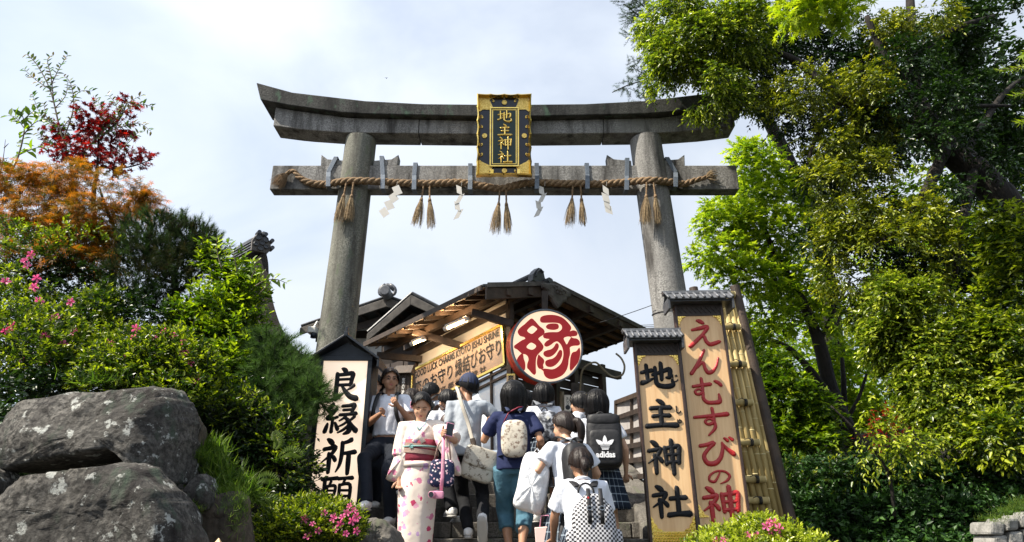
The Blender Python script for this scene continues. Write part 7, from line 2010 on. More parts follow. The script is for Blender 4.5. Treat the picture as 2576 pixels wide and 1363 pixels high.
# tall thin shrub: every leaf is built on its own stem
def bezier_leaves(parent, stems, leafm, mname, spacing, size, seed, tpl='oval', width=.5, wig=.3, spread=.9, maxn=300, tone=(.2, .9)):
    rg_ = rnd(seed); v, f = TPL[tpl]; protos = []
    for k in range(4):
        tn = tone[0] + (tone[1] - tone[0]) * k / 3
        me = leaf_mesh(mname, np.zeros((1, 3)), np.array([(1., 0, 0)]), np.array([(0., 0, 1)]), np.array([1.0]), width, tpl, np.array([tn])); me.materials.append(leafm); protos.append(me)
    o_ = Vector(parent.location); n = 0; tot = 0; extra = []
    for st_pts, r_ in stems:
        q = [Vector(p) for p in catmull([tuple(P(*p) - o_) for p in st_pts], 6)]
        MB().tube(q, list(np.linspace(r_, r_ * .3, len(q))), 6).build('stem', M['bark_light'], parent, smooth=True)
        acc = 0; sd = 1
        for i in range(1, len(q)):
            acc += (q[i] - q[i - 1]).length
            while acc > spacing:
                acc -= spacing; sd = -sd
                d = (q[i] - q[i - 1]).normalized(); s = d.cross(Vector((rg_.uniform(-.3, .3), 1, rg_.uniform(-.3, .3)))).normalized() * sd
                dirn = (d * .6 + s * spread + Vector((0, rg_.uniform(-wig, wig), rg_.uniform(-wig, wig)))).normalized()
                nn_ = Vector((rg_.uniform(-.5, .5), -.6, rg_.uniform(.2, 1))).normalized(); sx_ = nn_.cross(dirn).normalized(); nn_ = dirn.cross(sx_)
                tot += 1
                if n < maxn:
                    ob = bpy.data.objects.new(mname, protos[rg_.randrange(4)]); COL.objects.link(ob); ob.parent = parent
                    s_ = size * rg_.uniform(.7, 1.15)
                    ob.matrix_local = frame(q[i], dirn, sx_, nn_) @ Matrix.Scale(s_, 4); n += 1
                else: extra.append((q[i], dirn, nn_, size * rg_.uniform(.7, 1.15)))
    if extra:
        me = leaf_mesh('leaves', np.array([tuple(e[0]) for e in extra]), np.array([tuple(e[1]) for e in extra]), np.array([tuple(e[2]) for e in extra]), np.array([e[3] for e in extra]), width, tpl, np.array([rg_.uniform(*tone) for _ in extra]))
        ob = mkobj('leaves', me, leafm, parent); ob['kind'] = 'stuff'
    return tot
pl = plant('tall_shrub', 'tall thin shrub with small green and purple tipped leaves rising behind the red maple', 'shrub', P(200, 620, 9.4) - UP * .5)
D_ = 8.75
stems = [([(200, 560, D_), (178, 420, D_), (150, 320, D_), (128, 230, D_), (95, 165, D_), (68, 136, D_)], .018), ([(135, 250, D_), (128, 190, D_), (120, 150, D_), (135, 138, D_)], .01), ([(128, 225, D_), (90, 200, D_), (60, 172, D_)], .008),
         ([(130, 210, D_), (150, 170, D_), (170, 138, D_)], .008), ([(150, 320, D_), (105, 290, D_), (82, 238, D_)], .008), ([(160, 350, D_), (185, 270, D_), (178, 210, D_), (160, 190, D_)], .010), ([(178, 260, D_), (200, 230, D_), (232, 228, D_)], .007),
         ([(178, 420, D_), (240, 350, D_), (300, 290, D_), (345, 262, D_), (386, 268, D_)], .012), ([(300, 290, D_), (320, 260, D_), (355, 240, D_)], .008), ([(240, 350, D_), (300, 320, D_), (350, 310, D_), (380, 330, D_)], .009), ([(240, 350, D_), (262, 290, D_), (240, 245, D_)], .008),
         ([(160, 380, D_), (120, 360, D_), (95, 330, D_)], .008), ([(260, 400, D_), (310, 370, D_), (350, 330, D_)], .008), ([(150, 330, D_), (175, 300, D_), (200, 280, D_)], .008), ([(140, 270, D_), (165, 240, D_), (170, 205, D_)], .008), ([(150, 330, D_), (120, 300, D_), (110, 260, D_)], .008), ([(300, 300, D_), (290, 260, D_), (272, 238, D_)], .008)]
bezier_leaves(pl, stems, G_SPRIG, 'leaf', .034, .092, 31, width=.42)
pl = plant('leafy_sapling', 'sapling with broad drooping green leaves at the far left edge', 'sapling', P(20, 420, 9.0) - UP * .6)
D_ = 8.9
bezier_leaves(pl, [([(0, 480, D_), (30, 430, D_), (50, 380, D_), (62, 320, D_), (55, 285, D_)], .018), ([(58, 340, D_), (85, 310, D_), (108, 300, D_)], .01), ([(60, 320, D_), (40, 295, D_), (20, 290, D_)], .008), ([(45, 390, D_), (80, 375, D_), (105, 368, D_)], .01), ([(60, 300, D_), (85, 280, D_), (98, 290, D_)], .008)], G_LIME, 'leaf', .045, .16, 32, width=.5, tone=(0, .5), wig=.7)
pl = plant('bare_twig', 'bare thin twig at the left edge above the orange maple', 'twig', P(10, 450, 8.8))
for pts in ([(0, 440, 8.8), (8, 400, 8.8), (14, 350, 8.8)], [(8, 400, 8.8), (22, 396, 8.8)], [(10, 372, 8.8), (22, 360, 8.8)], [(4, 420, 8.8), (-4, 380, 8.8)]): limb(pl, 'twig', pts, [.008, .003], 'bark_light', 6)

pl = plant('pine_tree', 'dark spiky pine with bronze buds and bent trunk in the middle of the left bank', 'tree', P(430, 860, 7.9) - UP * .4, 'pines of the left bank')
PC = [(360, 605, 45, 35, 7.8, .35), (420, 580, 50, 30, 7.8, .4), (485, 600, 45, 35, 7.8, .35), (390, 640, 75, 38, 7.7, .4), (480, 650, 65, 40, 7.7, .35), (340, 680, 60, 38, 7.6, .35), (430, 700, 60, 30, 7.6, .35), (330, 750, 55, 45, 7.5, .35), (520, 640, 40, 45, 7.9, .3), (400, 760, 60, 35, 7.6, .3)]
foliage(pl, 'needles', CL(PC), G_PINE, 950, 7, .13, .085, 33, tpl='needle', width=1.0, upb=.9, droop=-.1, shell=.35, gap=-.5, side=.35, twigr=.006, every=1)
foliage(pl, 'bronze_needles', CL([(c[0], c[1] + 8, c[2], c[3], c[4] - .15, c[5]) for c in PC]), G_PINEB, 420, 6, .13, .095, 34, tpl='needle', width=1.0, upb=.6, droop=-.1, shell=.4, gap=-.3, side=.35, twigmat=None)
limb(pl, 'trunk', [(445, 880, 7.8), (428, 820, 7.75), (445, 760, 7.7), (438, 700, 7.7), (450, 660, 7.7)], [.07, .055, .045, .035, .02])
for pts in ([(436, 710, 7.7), (380, 690, 7.6), (340, 650, 7.6)], [(440, 740, 7.7), (490, 700, 7.7), (530, 650, 7.8)], [(430, 800, 7.7), (370, 760, 7.6), (330, 720, 7.6)], [(438, 700, 7.7), (410, 640, 7.7), (400, 590, 7.7)], [(450, 660, 7.7), (480, 610, 7.8), (490, 570, 7.8)]): limb(pl, 'branch', pts, [.025, .008], n=7)
sh_ = plant('pine_shoots', 'upright candle shoots on top of the dark pine', 'shoots', P(430, 560, 7.9)); sh_.name = 'pine_shoot_cluster'
for i, (x, y, h_) in enumerate(((343, 560, 30), (372, 555, 22), (388, 545, 20), (408, 540, 25), (430, 545, 22), (456, 527, 40), (466, 548, 25), (480, 560, 20), (510, 560, 34), (520, 572, 22), (330, 600, 26), (418, 535, 22), (548, 620, 25))):
    a_, b_ = P(x, y + h_, 7.85) - Vector(sh_.location), P(x + 2, y, 7.85) - Vector(sh_.location)
    MB().tube([a_, b_], [.012, .008], 6).build('candle', M['bark'], sh_)
    n = 60; rs = np.random.RandomState(i); tt = .35 + .65 * rs.rand(n); pos = np.array(tuple(a_)) + (np.array(tuple(b_)) - np.array(tuple(a_))) * tt[:, None]
    dd = norm(rs.normal(size=(n, 3)) * np.array((1, 1, .25)) + np.array((0, 0, .9)))
    mkobj('needle_tuft', leaf_mesh('needle_tuft', pos, dd, norm(rs.normal(size=(n, 3))), np.full(n, .055), 1.0, 'needle', rs.rand(n)), G_PINE, sh_)

pl = plant('bright_shrub', 'bright yellow green nandina like shrub between the pine and the temple roof', 'shrub', P(590, 1050, 7.3) - UP * .3)
foliage(pl, 'leaves', CL([(560, 660, 50, 45, 7.6, .3), (590, 700, 45, 50, 7.5, .35), (620, 750, 40, 45, 7.5, .3), (550, 780, 75, 55, 7.4, .4), (615, 830, 45, 50, 7.4, .35), (520, 860, 70, 55, 7.3, .35), (605, 900, 55, 50, 7.2, .35), (480, 800, 50, 40, 7.5, .3), (560, 960, 90, 50, 7.1, .35)]), G_SHRUB, 2300, 7, .13, .062, 35, width=.40, upb=.55, droop=.1, shell=.4, gap=-.4, every=2)
bezier_leaves(pl, [([(640, 720, 7.3), (668, 705, 7.3), (695, 702, 7.3), (722, 712, 7.3)], .008), ([(650, 740, 7.3), (675, 715, 7.3), (690, 692, 7.3)], .007), ([(560, 680, 7.3), (548, 640, 7.3), (545, 600, 7.3)], .008), ([(600, 700, 7.3), (590, 650, 7.3), (575, 610, 7.3)], .008), ([(620, 720, 7.3), (640, 680, 7.3), (635, 650, 7.3)], .008), ([(645, 800, 7.3), (665, 785, 7.3), (680, 790, 7.3)], .007)], G_LIME, 'leaf', .038, .10, 36, width=.42, tone=(.1, .8))
pl = plant('pine_tree', 'low green pine whose needles reach in front of the lit box sign', 'tree', P(700, 1250, 6.9) - UP * .3, 'pines of the left bank')
foliage(pl, 'needles', CL([(690, 880, 40, 35, 7.1, .3), (720, 930, 50, 40, 7.0, .3), (670, 950, 50, 45, 7.0, .3), (750, 960, 40, 35, 6.8, .25), (710, 1000, 60, 40, 6.8, .3), (775, 1000, 40, 30, 6.7, .2), (660, 1030, 55, 35, 6.8, .3), (740, 1050, 45, 25, 6.7, .25)]), G_PINE, 900, 7, .13, .095, 37, tpl='needle', width=1.0, upb=.5, droop=0, shell=.3, gap=-.6, side=.4, twigr=.006, tonebias=.42)
foliage(pl, 'needles', CL([(785, 985, 24, 18, 6.62, .12), (805, 1012, 20, 14, 6.6, .1)]), G_PINE, 70, 6, .12, .095, 38, tpl='needle', width=1.0, upb=.2, droop=0, shell=.3, gap=-2, side=.4, twigr=.005, tonebias=.5)
limb(pl, 'trunk', [(640, 1250, 6.9), (660, 1130, 6.85), (690, 1080, 6.8), (680, 1000, 6.8), (700, 940, 6.9)], [.06, .05, .04, .025, .012])
for pts in ([(690, 1080, 6.8), (730, 1050, 6.7), (790, 1010, 6.62)], [(682, 1010, 6.8), (720, 970, 6.8), (760, 960, 6.75)]): limb(pl, 'branch', pts, [.022, .007], n=7)
pl = plant('undergrowth', 'dark shady undergrowth of small leaves between the boulders and the box sign', 'undergrowth', P(620, 1200, 6.4) - UP * .3)
foliage(pl, 'leaves', CL([(520, 1040, 100, 60, 6.6, .4), (620, 1080, 80, 60, 6.6, .4), (700, 1130, 70, 60, 6.5, .4), (740, 1190, 60, 60, 6.4, .35), (560, 1110, 90, 60, 6.6, .4), (640, 1180, 100, 55, 6.4, .4), (720, 1250, 70, 40, 6.2, .35), (250, 970, 260, 40, 6.0, .4), (30, 1010, 60, 60, 5.6, .4), (0, 1080, 40, 60, 5.3, .3), (30, 1180, 40, 40, 5.2, .2), (480, 1150, 40, 50, 5.6, .2), (60, 690, 120, 80, 7.7, .3), (190, 720, 100, 80, 7.7, .3), (60, 840, 120, 80, 7.0, .3), (200, 850, 100, 70, 7.0, .3), (110, 940, 120, 50, 6.2, .3), (300, 800, 130, 60, 7.2, .4), (450, 820, 80, 60, 7.6, .3), (640, 1000, 90, 50, 6.9, .4), (450, 1050, 60, 50, 6.2, .3)]), G_SHADE, 6000, 7, .10, .046, 39, tpl='diamond', width=.5, upb=.4, droop=.2, shell=.2, gap=-.9, every=6)
foliage(pl, 'pale_leaves', CL([(600, 1040, 90, 50, 6.2, .2), (700, 1110, 60, 60, 6.2, .2), (620, 1270, 60, 40, 5.9, .25), (730, 1180, 50, 60, 6.1, .2), (560, 1000, 60, 30, 6.3, .2)]), G_AZ, 420, 6, .09, .040, 40, width=.42, upb=.7, droop=0, shell=.2, gap=-.3)
pl = plant('grass_tuft', None, None, P(560, 1220, 5.3)); pl['kind'] = 'stuff'; pl.name = 'bank_grass'
COL.objects.unlink(pl); bpy.data.objects.remove(pl)
def grass(clumps, n, ln, seed, name='bank_grass', m=None):
    rs = np.random.RandomState(seed); PP = []
    for (c, rad) in clumps:
        u = rs.normal(size=(n // len(clumps), 3)) * .5; PP.append(np.array(c) + u * np.array(rad))
    p = np.concatenate(PP); k = len(p); d = norm(np.array((0, -.25, .8)) + rs.normal(size=(k, 3)) * .5)
    me = leaf_mesh(name, p, d, norm(rs.normal(size=(k, 3)) + np.array((0, -.5, 0))), ln * (.6 + .8 * rs.rand(k)), 1.0, 'blade', rs.rand(k))
    o = mkobj(name, me, m or G_GRASS); o['kind'] = 'stuff'; return o
grass(CL([(510, 1160, 30, 20, 5.4, .15), (545, 1190, 40, 30, 5.35, .15), (590, 1225, 40, 25, 5.3, .15), (620, 1250, 25, 20, 5.3, .15), (540, 1140, 30, 20, 5.5, .15)]), 1500, .13, 41)
grass(CL([(250, 966, 80, 8, 5.6, .15)]), 160, .12, 42, 'bank_grass')
moss = grass(CL([(500, 1150, 25, 15, 5.2, .1), (560, 1250, 40, 30, 5.08, .12), (600, 1290, 20, 60, 5.0, .1), (490, 1280, 20, 12, 4.9, .08)]), 3000, .045, 43, 'bank_moss')
# ferns, each frond a part
fr = plant('fern', 'pale fern fronds on the bank beside the brown mossy stone', 'fern', P(650, 1250, 5.6))
for i, pts in enumerate(([(600, 1240), (622, 1238), (645, 1250)], [(650, 1250), (668, 1262), (672, 1280)], [(660, 1240), (690, 1262), (700, 1290)], [(700, 1150), (730, 1135), (760, 1145)], [(690, 1130), (700, 1110), (690, 1085)], [(560, 1240), (590, 1252), (600, 1262)], [(640, 1210), (670, 1200), (700, 1212)])):
    q = [Vector(p) for p in catmull([tuple(P(x, y, 5.7) - Vector(fr.location)) for x, y in pts], 8)]; n = len(q)
    pos, dd = [], []
    for j in range(1, n):
        d = (q[j] - q[j - 1]).normalized(); s = d.cross(Vector((0, 1, 0))).normalized()
        for e in (-1, 1): pos.append(tuple(q[j])); dd.append(tuple(s * e + d * .35))
    k = len(pos); ln = np.array([.055 * math.sin(math.pi * ((j // 2) / (k / 2) * .85 + .12)) + .006 for j in range(k)])
    mkobj('frond', leaf_mesh('frond', np.array(pos), np.array(dd), np.tile(np.array([(0., -1, .5)]), (k, 1)), ln, .35, 'diamond', np.full(k, .75)), G_GRASS, fr)

# --- right side ---
big = plant('leaning_tree', 'huge ivy hung tree leaning in from the right with thick dark trunk', 'tree', P(2600, 1300, 8.6) - UP * .5)
limb(big, 'trunk', [(2760, 900, 8.8), (2680, 700, 8.7), (2560, 545, 8.6), (2450, 430, 8.6), (2360, 350, 8.6), (2310, 250, 8.7), (2295, 120, 8.8), (2288, -30, 8.9), (2280, -200, 9.0)], [.30, .24, .21, .20, .17, .11, .08, .06, .05], n=16)
for pts, rd in (([(2360, 350, 8.6), (2250, 300, 8.6), (2120, 250, 8.6), (2000, 150, 8.7), (1900, 120, 8.8)], [.12, .09, .06, .03]), ([(2310, 250, 8.7), (2230, 150, 8.6), (2180, 40, 8.5)], [.09, .04]), ([(2295, 150, 8.8), (2380, 80, 8.9), (2500, 40, 9)], [.07, .03]), ([(2420, 400, 8.6), (2520, 240, 8.9), (2600, 180, 9.2)], [.06, .02]), ([(2330, 300, 8.6), (2420, 270, 8.7), (2540, 265, 8.8)], [.05, .02]),
                ([(2380, 370, 8.5), (2330, 480, 8.3), (2280, 560, 8.2), (2200, 620, 8.2)], [.09, .06, .03]), ([(2450, 430, 8.5), (2420, 560, 8.2), (2400, 700, 8.1)], [.08, .03]), ([(2120, 250, 8.6), (2060, 330, 8.6), (2030, 420, 8.6)], [.04, .02])):
    limb(big, 'limb', pts, rd, n=9)
foliage(big, 'sun_toned_leaves', CL([(1690, 60, 85, 60, 8.9, .6), (1745, 130, 110, 85, 8.7, .6), (1700, 190, 75, 55, 8.8, .5), (1790, 210, 95, 60, 8.6, .55), (1850, 90, 100, 90, 8.7, .6), (1680, 255, 45, 22, 8.9, .3), (1820, 265, 70, 30, 8.7, .4), (1790, 30, 90, 50, 8.8, .5), (1770, 262, 70, 20, 8.7, .3), (1850, 285, 45, 22, 8.7, .3)]), G_YG, 6800, 7, .14, .060, 51, width=.42, droop=.55, upb=.1, shell=.55, gap=-.1, every=7)  # sunlit part of the crown, its brightness put into paler leaf colour
foliage(big, 'shade_toned_leaves', CL([(1900, 170, 110, 110, 9.4, .6), (1960, 90, 110, 110, 9.3, .6), (2050, 60, 110, 80, 9.2, .6), (2140, 180, 100, 110, 9.2, .5), (2230, 120, 80, 110, 9.2, .5), (2020, 300, 90, 60, 9.3, .5), (2400, 250, 80, 90, 9.3, .5), (2200, 350, 110, 90, 9.1, .5), (2350, 620, 120, 110, 9.0, .6), (2450, 700, 110, 120, 9.0, .6), (2300, 840, 120, 100, 9.0, .6), (2460, 900, 120, 130, 8.9, .6), (2350, 960, 100, 80, 8.8, .5), (2150, 130, 90, 70, 9.3, .5), (1930, 260, 60, 40, 9.3, .4), (2480, 1050, 100, 50, 8.6, .5), (2540, 800, 60, 160, 9.2, .5), (2260, 700, 100, 90, 9.3, .5), (2290, 150, 70, 80, 8.3, .35), (2380, 250, 70, 60, 8.2, .35), (2250, 260, 60, 50, 8.3, .3), (2440, 330, 50, 40, 8.1, .25), (2330, 340, 50, 50, 8.1, .2), (2500, 400, 40, 30, 8.1, .2), (2400, 470, 50, 40, 8.0, .2), (2080, 450, 80, 80, 9.0, .4), (2100, 600, 90, 80, 9.0, .4), (2200, 560, 100, 90, 8.9, .4), (2150, 320, 60, 60, 8.9, .4)]), G_SHADE, 9400, 7, .15, .064, 52, tpl='diamond', width=.5, droop=.4, upb=.1, shell=.1, gap=-.65, every=7)  # crown shade put into dark leaf colour; some clumps added to shade the trunk
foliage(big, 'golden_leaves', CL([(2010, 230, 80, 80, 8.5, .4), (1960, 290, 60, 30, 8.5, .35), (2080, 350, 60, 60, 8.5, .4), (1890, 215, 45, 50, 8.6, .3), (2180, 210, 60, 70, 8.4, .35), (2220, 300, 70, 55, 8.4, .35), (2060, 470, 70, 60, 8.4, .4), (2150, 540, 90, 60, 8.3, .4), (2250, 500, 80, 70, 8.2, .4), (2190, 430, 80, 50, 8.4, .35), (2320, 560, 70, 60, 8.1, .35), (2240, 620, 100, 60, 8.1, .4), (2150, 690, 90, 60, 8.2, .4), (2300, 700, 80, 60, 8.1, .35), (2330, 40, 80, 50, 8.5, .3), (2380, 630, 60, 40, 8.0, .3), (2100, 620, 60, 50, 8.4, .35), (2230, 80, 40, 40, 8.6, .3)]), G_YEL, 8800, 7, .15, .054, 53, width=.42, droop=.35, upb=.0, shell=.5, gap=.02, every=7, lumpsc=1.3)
foliage(big, 'hanging_ivy', CL([(2150, 770, 60, 60, 8.1, .35), (2220, 760, 90, 70, 8.0, .4), (2230, 840, 50, 50, 8.0, .35), (2260, 860, 90, 70, 7.9, .4), (2290, 910, 60, 50, 7.9, .4), (2330, 780, 80, 70, 7.9, .4), (2340, 950, 70, 60, 7.8, .4), (2370, 880, 80, 90, 7.8, .4), (2310, 990, 50, 40, 7.8, .35), (2360, 1030, 60, 40, 7.7, .35), (2420, 1010, 80, 70, 7.7, .4), (2430, 1080, 70, 35, 7.6, .35)]), G_YG, 10500, 7, .14, .052, 54, tpl='diamond', width=.5, droop=.4, upb=.0, shell=.5, gap=.02, every=7, lumpsc=1.3)
foliage(big, 'right_edge_leaves', CL([(2500, 560, 60, 40, 7.6, .35), (2540, 620, 50, 60, 7.4, .35), (2560, 700, 40, 60, 7.3, .3), (2500, 760, 50, 60, 7.6, .3), (2530, 860, 60, 70, 7.4, .3), (2480, 950, 60, 50, 7.5, .3), (2550, 990, 50, 60, 7.3, .3), (2520, 1100, 70, 60, 7.2, .3), (2450, 830, 50, 50, 7.7, .3)]), G_AZ, 3000, 7, .14, .064, 55, width=.42, droop=.3, upb=.3, shell=.5, gap=-.3, every=7, tonebias=.1)
foliage(big, 'upper_leaves', CL([(2400, 100, 100, 90, 9.6, .5), (2500, 60, 110, 90, 9.5, .5), (2520, 180, 90, 90, 9.5, .5), (2450, 330, 90, 70, 9.8, .4), (2540, 400, 70, 90, 9.8, .4), (2400, 180, 70, 70, 9.7, .4), (2560, 280, 50, 70, 9.4, .4), (2480, 470, 90, 50, 9.9, .4), (2470, 130, 100, 90, 9.2, .4), (2540, 330, 60, 60, 9.2, .4), (2400, 20, 90, 50, 9.2, .4), (2120, 430, 90, 70, 9.6, .4)]), G_SHADE, 3700, 7, .17, .075, 56, tpl='diamond', width=.6, droop=.3, upb=.2, shell=.1, gap=-.15, every=6, tonebias=.2, lumpsc=1.4)

pl = plant('conifer_branches', 'dark conifer boughs poking out left of the sunlit tree crown against the sky', 'tree', P(1720, 300, 10.6) - UP * 5)
limb(pl, 'trunk', [(2100, 900, 13.6), (2060, 600, 13.4), (1930, 300, 12.6), (1790, 150, 11.2)], [.2, .16, .12, .06])
stc = [([(1800, 160, 11.2), (1760, 150, 10.8), (1680, 80, 10.7), (1610, 40, 10.6), (1570, 10, 10.6)], .02), ([(1680, 80, 10.7), (1620, 75, 10.6), (1580, 72, 10.6)], .012), ([(1800, 190, 11.2), (1760, 210, 10.8), (1650, 200, 10.7), (1590, 210, 10.6), (1540, 232, 10.6)], .02), ([(1650, 200, 10.7), (1610, 180, 10.6), (1588, 165, 10.6)], .01), ([(1640, 190, 10.7), (1620, 230, 10.6), (1600, 245, 10.6)], .01), ([(1650, 50, 10.7), (1600, 0, 10.6), (1540, -5, 10.6)], .012)]
for pts, r_ in stc: limb(pl, 'branch', pts, [r_, r_ * .4], n=6)
foliage(pl, 'needles', CL([(1600, 45, 38, 22, 10.6, .2), (1640, 95, 45, 25, 10.7, .2), (1600, 90, 28, 14, 10.6, .15), (1620, 20, 45, 22, 10.6, .2), (1600, 165, 25, 14, 10.6, .15), (1625, 200, 45, 20, 10.6, .2), (1575, 218, 35, 12, 10.6, .12), (1650, 235, 40, 22, 10.6, .2), (1630, 255, 30, 10, 10.6, .15), (1590, 5, 40, 12, 10.6, .15), (1680, 130, 50, 50, 10.8, .3), (1650, 170, 30, 30, 10.8, .2)]), G_PINE, 620, 8, .14, .065, 57, tpl='needle', width=1.0, droop=0, upb=.15, shell=.1, gap=-1.5, side=.6, tonebias=.15)

def greentree(label, name, cl, limbs, m, tw, tpl, leafsz, seed, base, tb=0.0, lpt=7, gap=-.25, group=None, width=.9, droop=.25, tl=.2, cat='tree', ls=1.0):
    pl = plant(name, label, cat, base, group)
    foliage(pl, 'leaves', CL(cl), m, tw, lpt, tl, leafsz, seed, tpl=tpl, width=width, droop=droop, upb=.2, shell=.3, gap=gap, every=6, tonebias=tb, flat=1.1, lumpsc=ls)
    for i, (pts, rd) in enumerate(limbs): limb(pl, 'trunk' if i == 0 else 'limb', pts, rd, n=9)
    return pl
greentree('bright green maple filling the gap right of the stone gate', 'maple_tree', [(1900, 420, 70, 60, 12.2, .7), (1880, 500, 60, 50, 12, .6), (1830, 560, 85, 45, 11.8, .7), (1810, 640, 75, 40, 11.7, .6), (1950, 600, 110, 70, 12, .8), (1900, 700, 110, 50, 11.6, .7), (2020, 700, 90, 80, 11.8, .7), (2060, 560, 60, 60, 12, .6), (1980, 500, 60, 60, 12.3, .6), (1800, 520, 40, 20, 11.9, .3), (2050, 800, 70, 60, 11.6, .5), (1930, 800, 80, 50, 11.5, .5), (1940, 880, 90, 40, 11.3, .5), (1870, 380, 30, 30, 12.3, .3)],
          [([(2165, 1170, 11.2), (2130, 1080, 11.2), (2090, 980, 11.4), (2060, 860, 11.5), (2010, 740, 11.7), (1950, 640, 11.9), (1920, 560, 12)], [.16, .14, .12, .09, .06, .03]), ([(2120, 1060, 11.2), (2060, 960, 11.3), (1990, 880, 11.4), (1930, 850, 11.5)], [.09, .06, .03]), ([(2060, 860, 11.5), (2100, 780, 11.6), (2140, 700, 11.8)], [.05, .02]), ([(2000, 720, 11.7), (1900, 690, 11.6), (1830, 660, 11.6)], [.03, .01])], G_MAPLE, 4200, 'maple', .085, 61, P(2165, 1250, 11.2) - UP * .6, .18, gap=-.2)
greentree('maple with forked dark trunk and pale leaves in front of the far woods', 'maple_tree', [(2100, 900, 60, 50, 13, .5), (2150, 960, 70, 50, 13, .5), (2060, 1000, 60, 50, 13, .5), (2180, 1040, 50, 50, 13, .5), (2100, 1080, 70, 40, 13, .5), (2000, 1100, 60, 30, 13, .5)],
          [([(2152, 1180, 11.6), (2132, 1120, 11.6), (2125, 1040, 11.6), (2122, 960, 11.6), (2118, 900, 11.7)], [.08, .06, .05, .03]), ([(2128, 1060, 11.6), (2160, 1000, 11.6), (2180, 940, 11.6)], [.04, .02])], G_LIME, 1300, 'maple', .085, 62, P(2152, 1250, 11.6) - UP * .6, .1, gap=-.5)
greentree('shady dark green maple right behind the bamboo screen', 'maple_tree', [(1930, 930, 60, 40, 10.4, .5), (1960, 1000, 90, 60, 10.3, .6), (1950, 1080, 80, 50, 10.2, .5), (2040, 1030, 60, 50, 10.4, .5), (1990, 1120, 90, 40, 10.1, .5), (1900, 1000, 40, 60, 10.4, .4), (2060, 1100, 50, 40, 10.2, .4)],
          [([(2000, 1250, 10.3), (1990, 1150, 10.3), (1960, 1050, 10.3), (1940, 950, 10.4)], [.07, .05, .02])], G_SHRUB, 1700, 'maple', .075, 63, P(2000, 1260, 10.3) - UP * .5, -.12, gap=-.7)
greentree('small red leaved maple seen past the hedge on the right', 'red_maple', [(2240, 1055, 30, 12, 8.3, .15), (2235, 1098, 38, 10, 8.3, .15), (2280, 1015, 20, 8, 8.3, .15)], [([(2270, 1220, 8.3), (2262, 1120, 8.3), (2250, 1060, 8.3)], [.02, .006])], G_RED, 90, 'maple', .042, 64, P(2270, 1250, 8.3) - UP * .3, .35, gap=-1, lpt=6)
tp = greentree('near spray of bright lime maple leaves at the top edge right of centre', 'maple_branch', [(2040, 10, 75, 38, 6.4, .3), (1985, 45, 40, 12, 6.4, .15), (2110, 10, 60, 32, 6.4, .3), (2130, 50, 25, 20, 6.4, .15), (2050, -40, 120, 30, 6.4, .3)], [([(2300, -120, 6.8), (2180, -50, 6.6), (2080, 0, 6.4), (1990, 45, 6.4)], [.03, .015, .006])], G_LIME, 260, 'maple7', .085, 65, P(2300, -120, 6.8), .25, gap=-2, lpt=6, tl=.18, ls=1, cat='branch')
pl = plant('maple_branch', 'near spray of bright lime maple leaves at the right edge', 'branch', P(2640, 200, 5.6))
D_ = 5.6
bezier_leaves(pl, [([(2700, 120, D_), (2620, 150, D_), (2560, 170, D_), (2510, 175, D_)], .01), ([(2700, 200, D_), (2620, 220, D_), (2550, 240, D_)], .01), ([(2660, 260, D_), (2600, 290, D_), (2560, 310, D_)], .008), ([(2680, 60, D_), (2620, 110, D_), (2570, 140, D_)], .008)], G_LIME, 'leaf', .028, .075, 66, tpl='maple7', width=1.0, tone=(.5, .95))
greentree('pale glossy shrub with drooping sprays in front of the hedge at the right', 'glossy_shrub', [(2190, 1020, 25, 25, 7.4, .2), (2215, 1080, 35, 25, 7.3, .2), (2260, 1130, 45, 20, 7.3, .2), (2180, 1150, 40, 10, 7.2, .12), (2330, 1110, 50, 15, 7.2, .15)], [([(2250, 1300, 7.5), (2230, 1180, 7.4), (2150, 1080, 7.3), (2090, 1020, 7.3)], [.02, .008])], G_YG, 230, 'oval', .055, 67, P(2250, 1320, 7.4), .2, gap=-.5, width=.45, droop=.6, cat='shrub', lpt=6)

hd = plant('hedge', 'long dark clipped hedge along the right below the trees', 'hedge', P(2200, 1363, 8.6) - UP * .5)
hc_ = [(1900 + 62 * i, 1205 + (12 if i % 2 else 0), 62, 62, 8.9 - .12 * i, .45) for i in range(12)] + [(1900 + 62 * i, 1300, 62, 60, 8.5 - .12 * i, .45) for i in range(12)] + [(1900 + 62 * i, 1380, 62, 50, 8.3 - .12 * i, .4) for i in range(12)]
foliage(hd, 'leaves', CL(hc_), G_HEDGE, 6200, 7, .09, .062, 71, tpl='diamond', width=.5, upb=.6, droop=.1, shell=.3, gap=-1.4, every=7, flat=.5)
foliage(hd, 'new_leaves', CL([(x, y - 6, a, b, D - .15, d) for x, y, a, b, D, d in hc_[:12]]), G_AZ, 500, 6, .08, .042, 72, width=.42, upb=.9, droop=0, shell=.7, gap=-.2)
az = plant('azalea_bush', 'sunlit yellow green azalea with pink flowers at the foot of the carved signs, bottom right', 'bush', P(1890, 1420, 5.6) - UP * .3, 'azalea bushes')
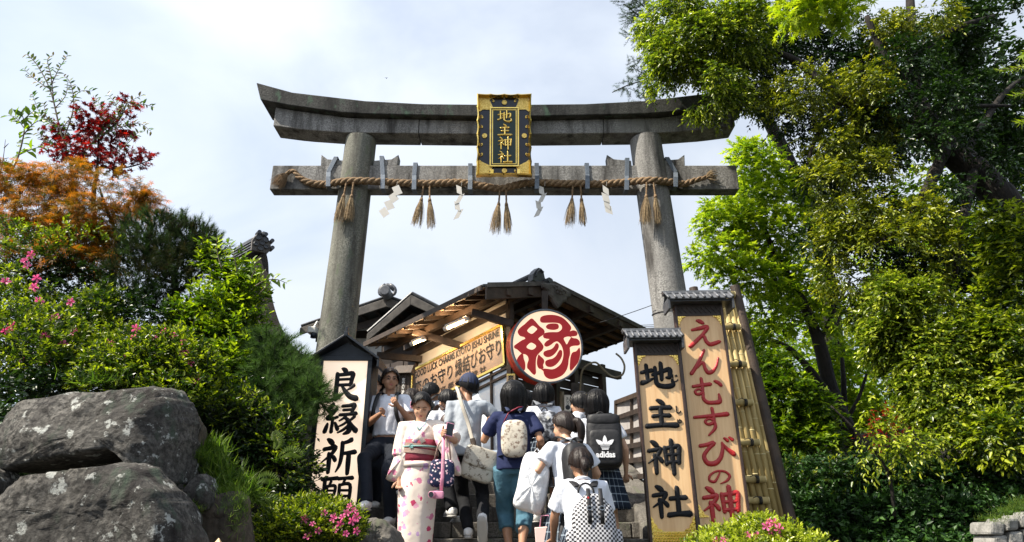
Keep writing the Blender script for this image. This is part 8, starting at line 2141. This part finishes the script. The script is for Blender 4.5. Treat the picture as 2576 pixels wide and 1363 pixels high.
foliage(az, 'leaves', CL([(1840, 1372, 80, 40, 5.7, .4), (1905, 1345, 52, 40, 5.7, .4), (1950, 1352, 48, 34, 5.7, .35), (2000, 1380, 60, 36, 5.6, .4), (1780, 1385, 50, 26, 5.6, .3), (1890, 1395, 120, 30, 5.4, .4)]), G_YG, 2600, 7, .065, .032, 73, width=.42, upb=.9, shell=.5, gap=-1, side=.7, droop=0, every=6, tonebias=.22)
flowers_at(az, [(1935, 1312), (1948, 1314), (1928, 1324), (1960, 1330), (1880, 1345), (1904, 1350), (1962, 1354), (1822, 1358), (1802, 1360), (1938, 1336)], 5.35, .034, seed=8)
# woods farther off (one mass)
fw = plant('far_wood', None, None, P(2150, 1000, 22)); fw['kind'] = 'stuff'
for i, (cl, m_, tw, sd) in enumerate((([(2000, 900, 180, 140, 19, 1.5), (2200, 1000, 200, 120, 18, 1.5), (2400, 800, 250, 200, 20, 2), (2100, 1080, 260, 60, 17, 1.5), (2500, 500, 200, 250, 21, 2), (2300, 600, 150, 150, 21, 1.5), (1960, 1020, 100, 90, 16, 1), (2080, 1060, 80, 60, 15, 1), (2180, 1080, 60, 50, 15, 1), (2500, 1050, 150, 120, 17, 1.5)], G_MAPLE, 5200, 81), ([(2480, 250, 150, 200, 19, 1.5), (2200, 300, 120, 150, 20, 1.5)], G_SHADE, 1800, 82))):
    foliage(fw, 'leaves', CL(cl), m_, tw, 6, .40, .19, sd, tpl='diamond', width=.6, droop=.3, shell=.0, gap=-.35, twigmat=None, tonebias=.1)
# shaded ivy clumps and moss cap of the stone wall
pl = plant('wall_moss', None, None, P(2530, 1300, 5.2)); bpy.data.objects.remove(pl)
grass(CL([(2500, 1305, 30, 10, 5.2, .12), (2540, 1285, 35, 12, 5.2, .12), (2570, 1265, 25, 14, 5.2, .12)]), 1500, .028, 44, 'wall_moss', G_GRASS)
for o in bpy.data.objects:
    if o.type == 'EMPTY' and o.name.startswith('pine_shoot'): tag(o, 'upright candle shoots standing on top of the dark pine', 'shoots')
print('LEAVES', NLEAF[0])
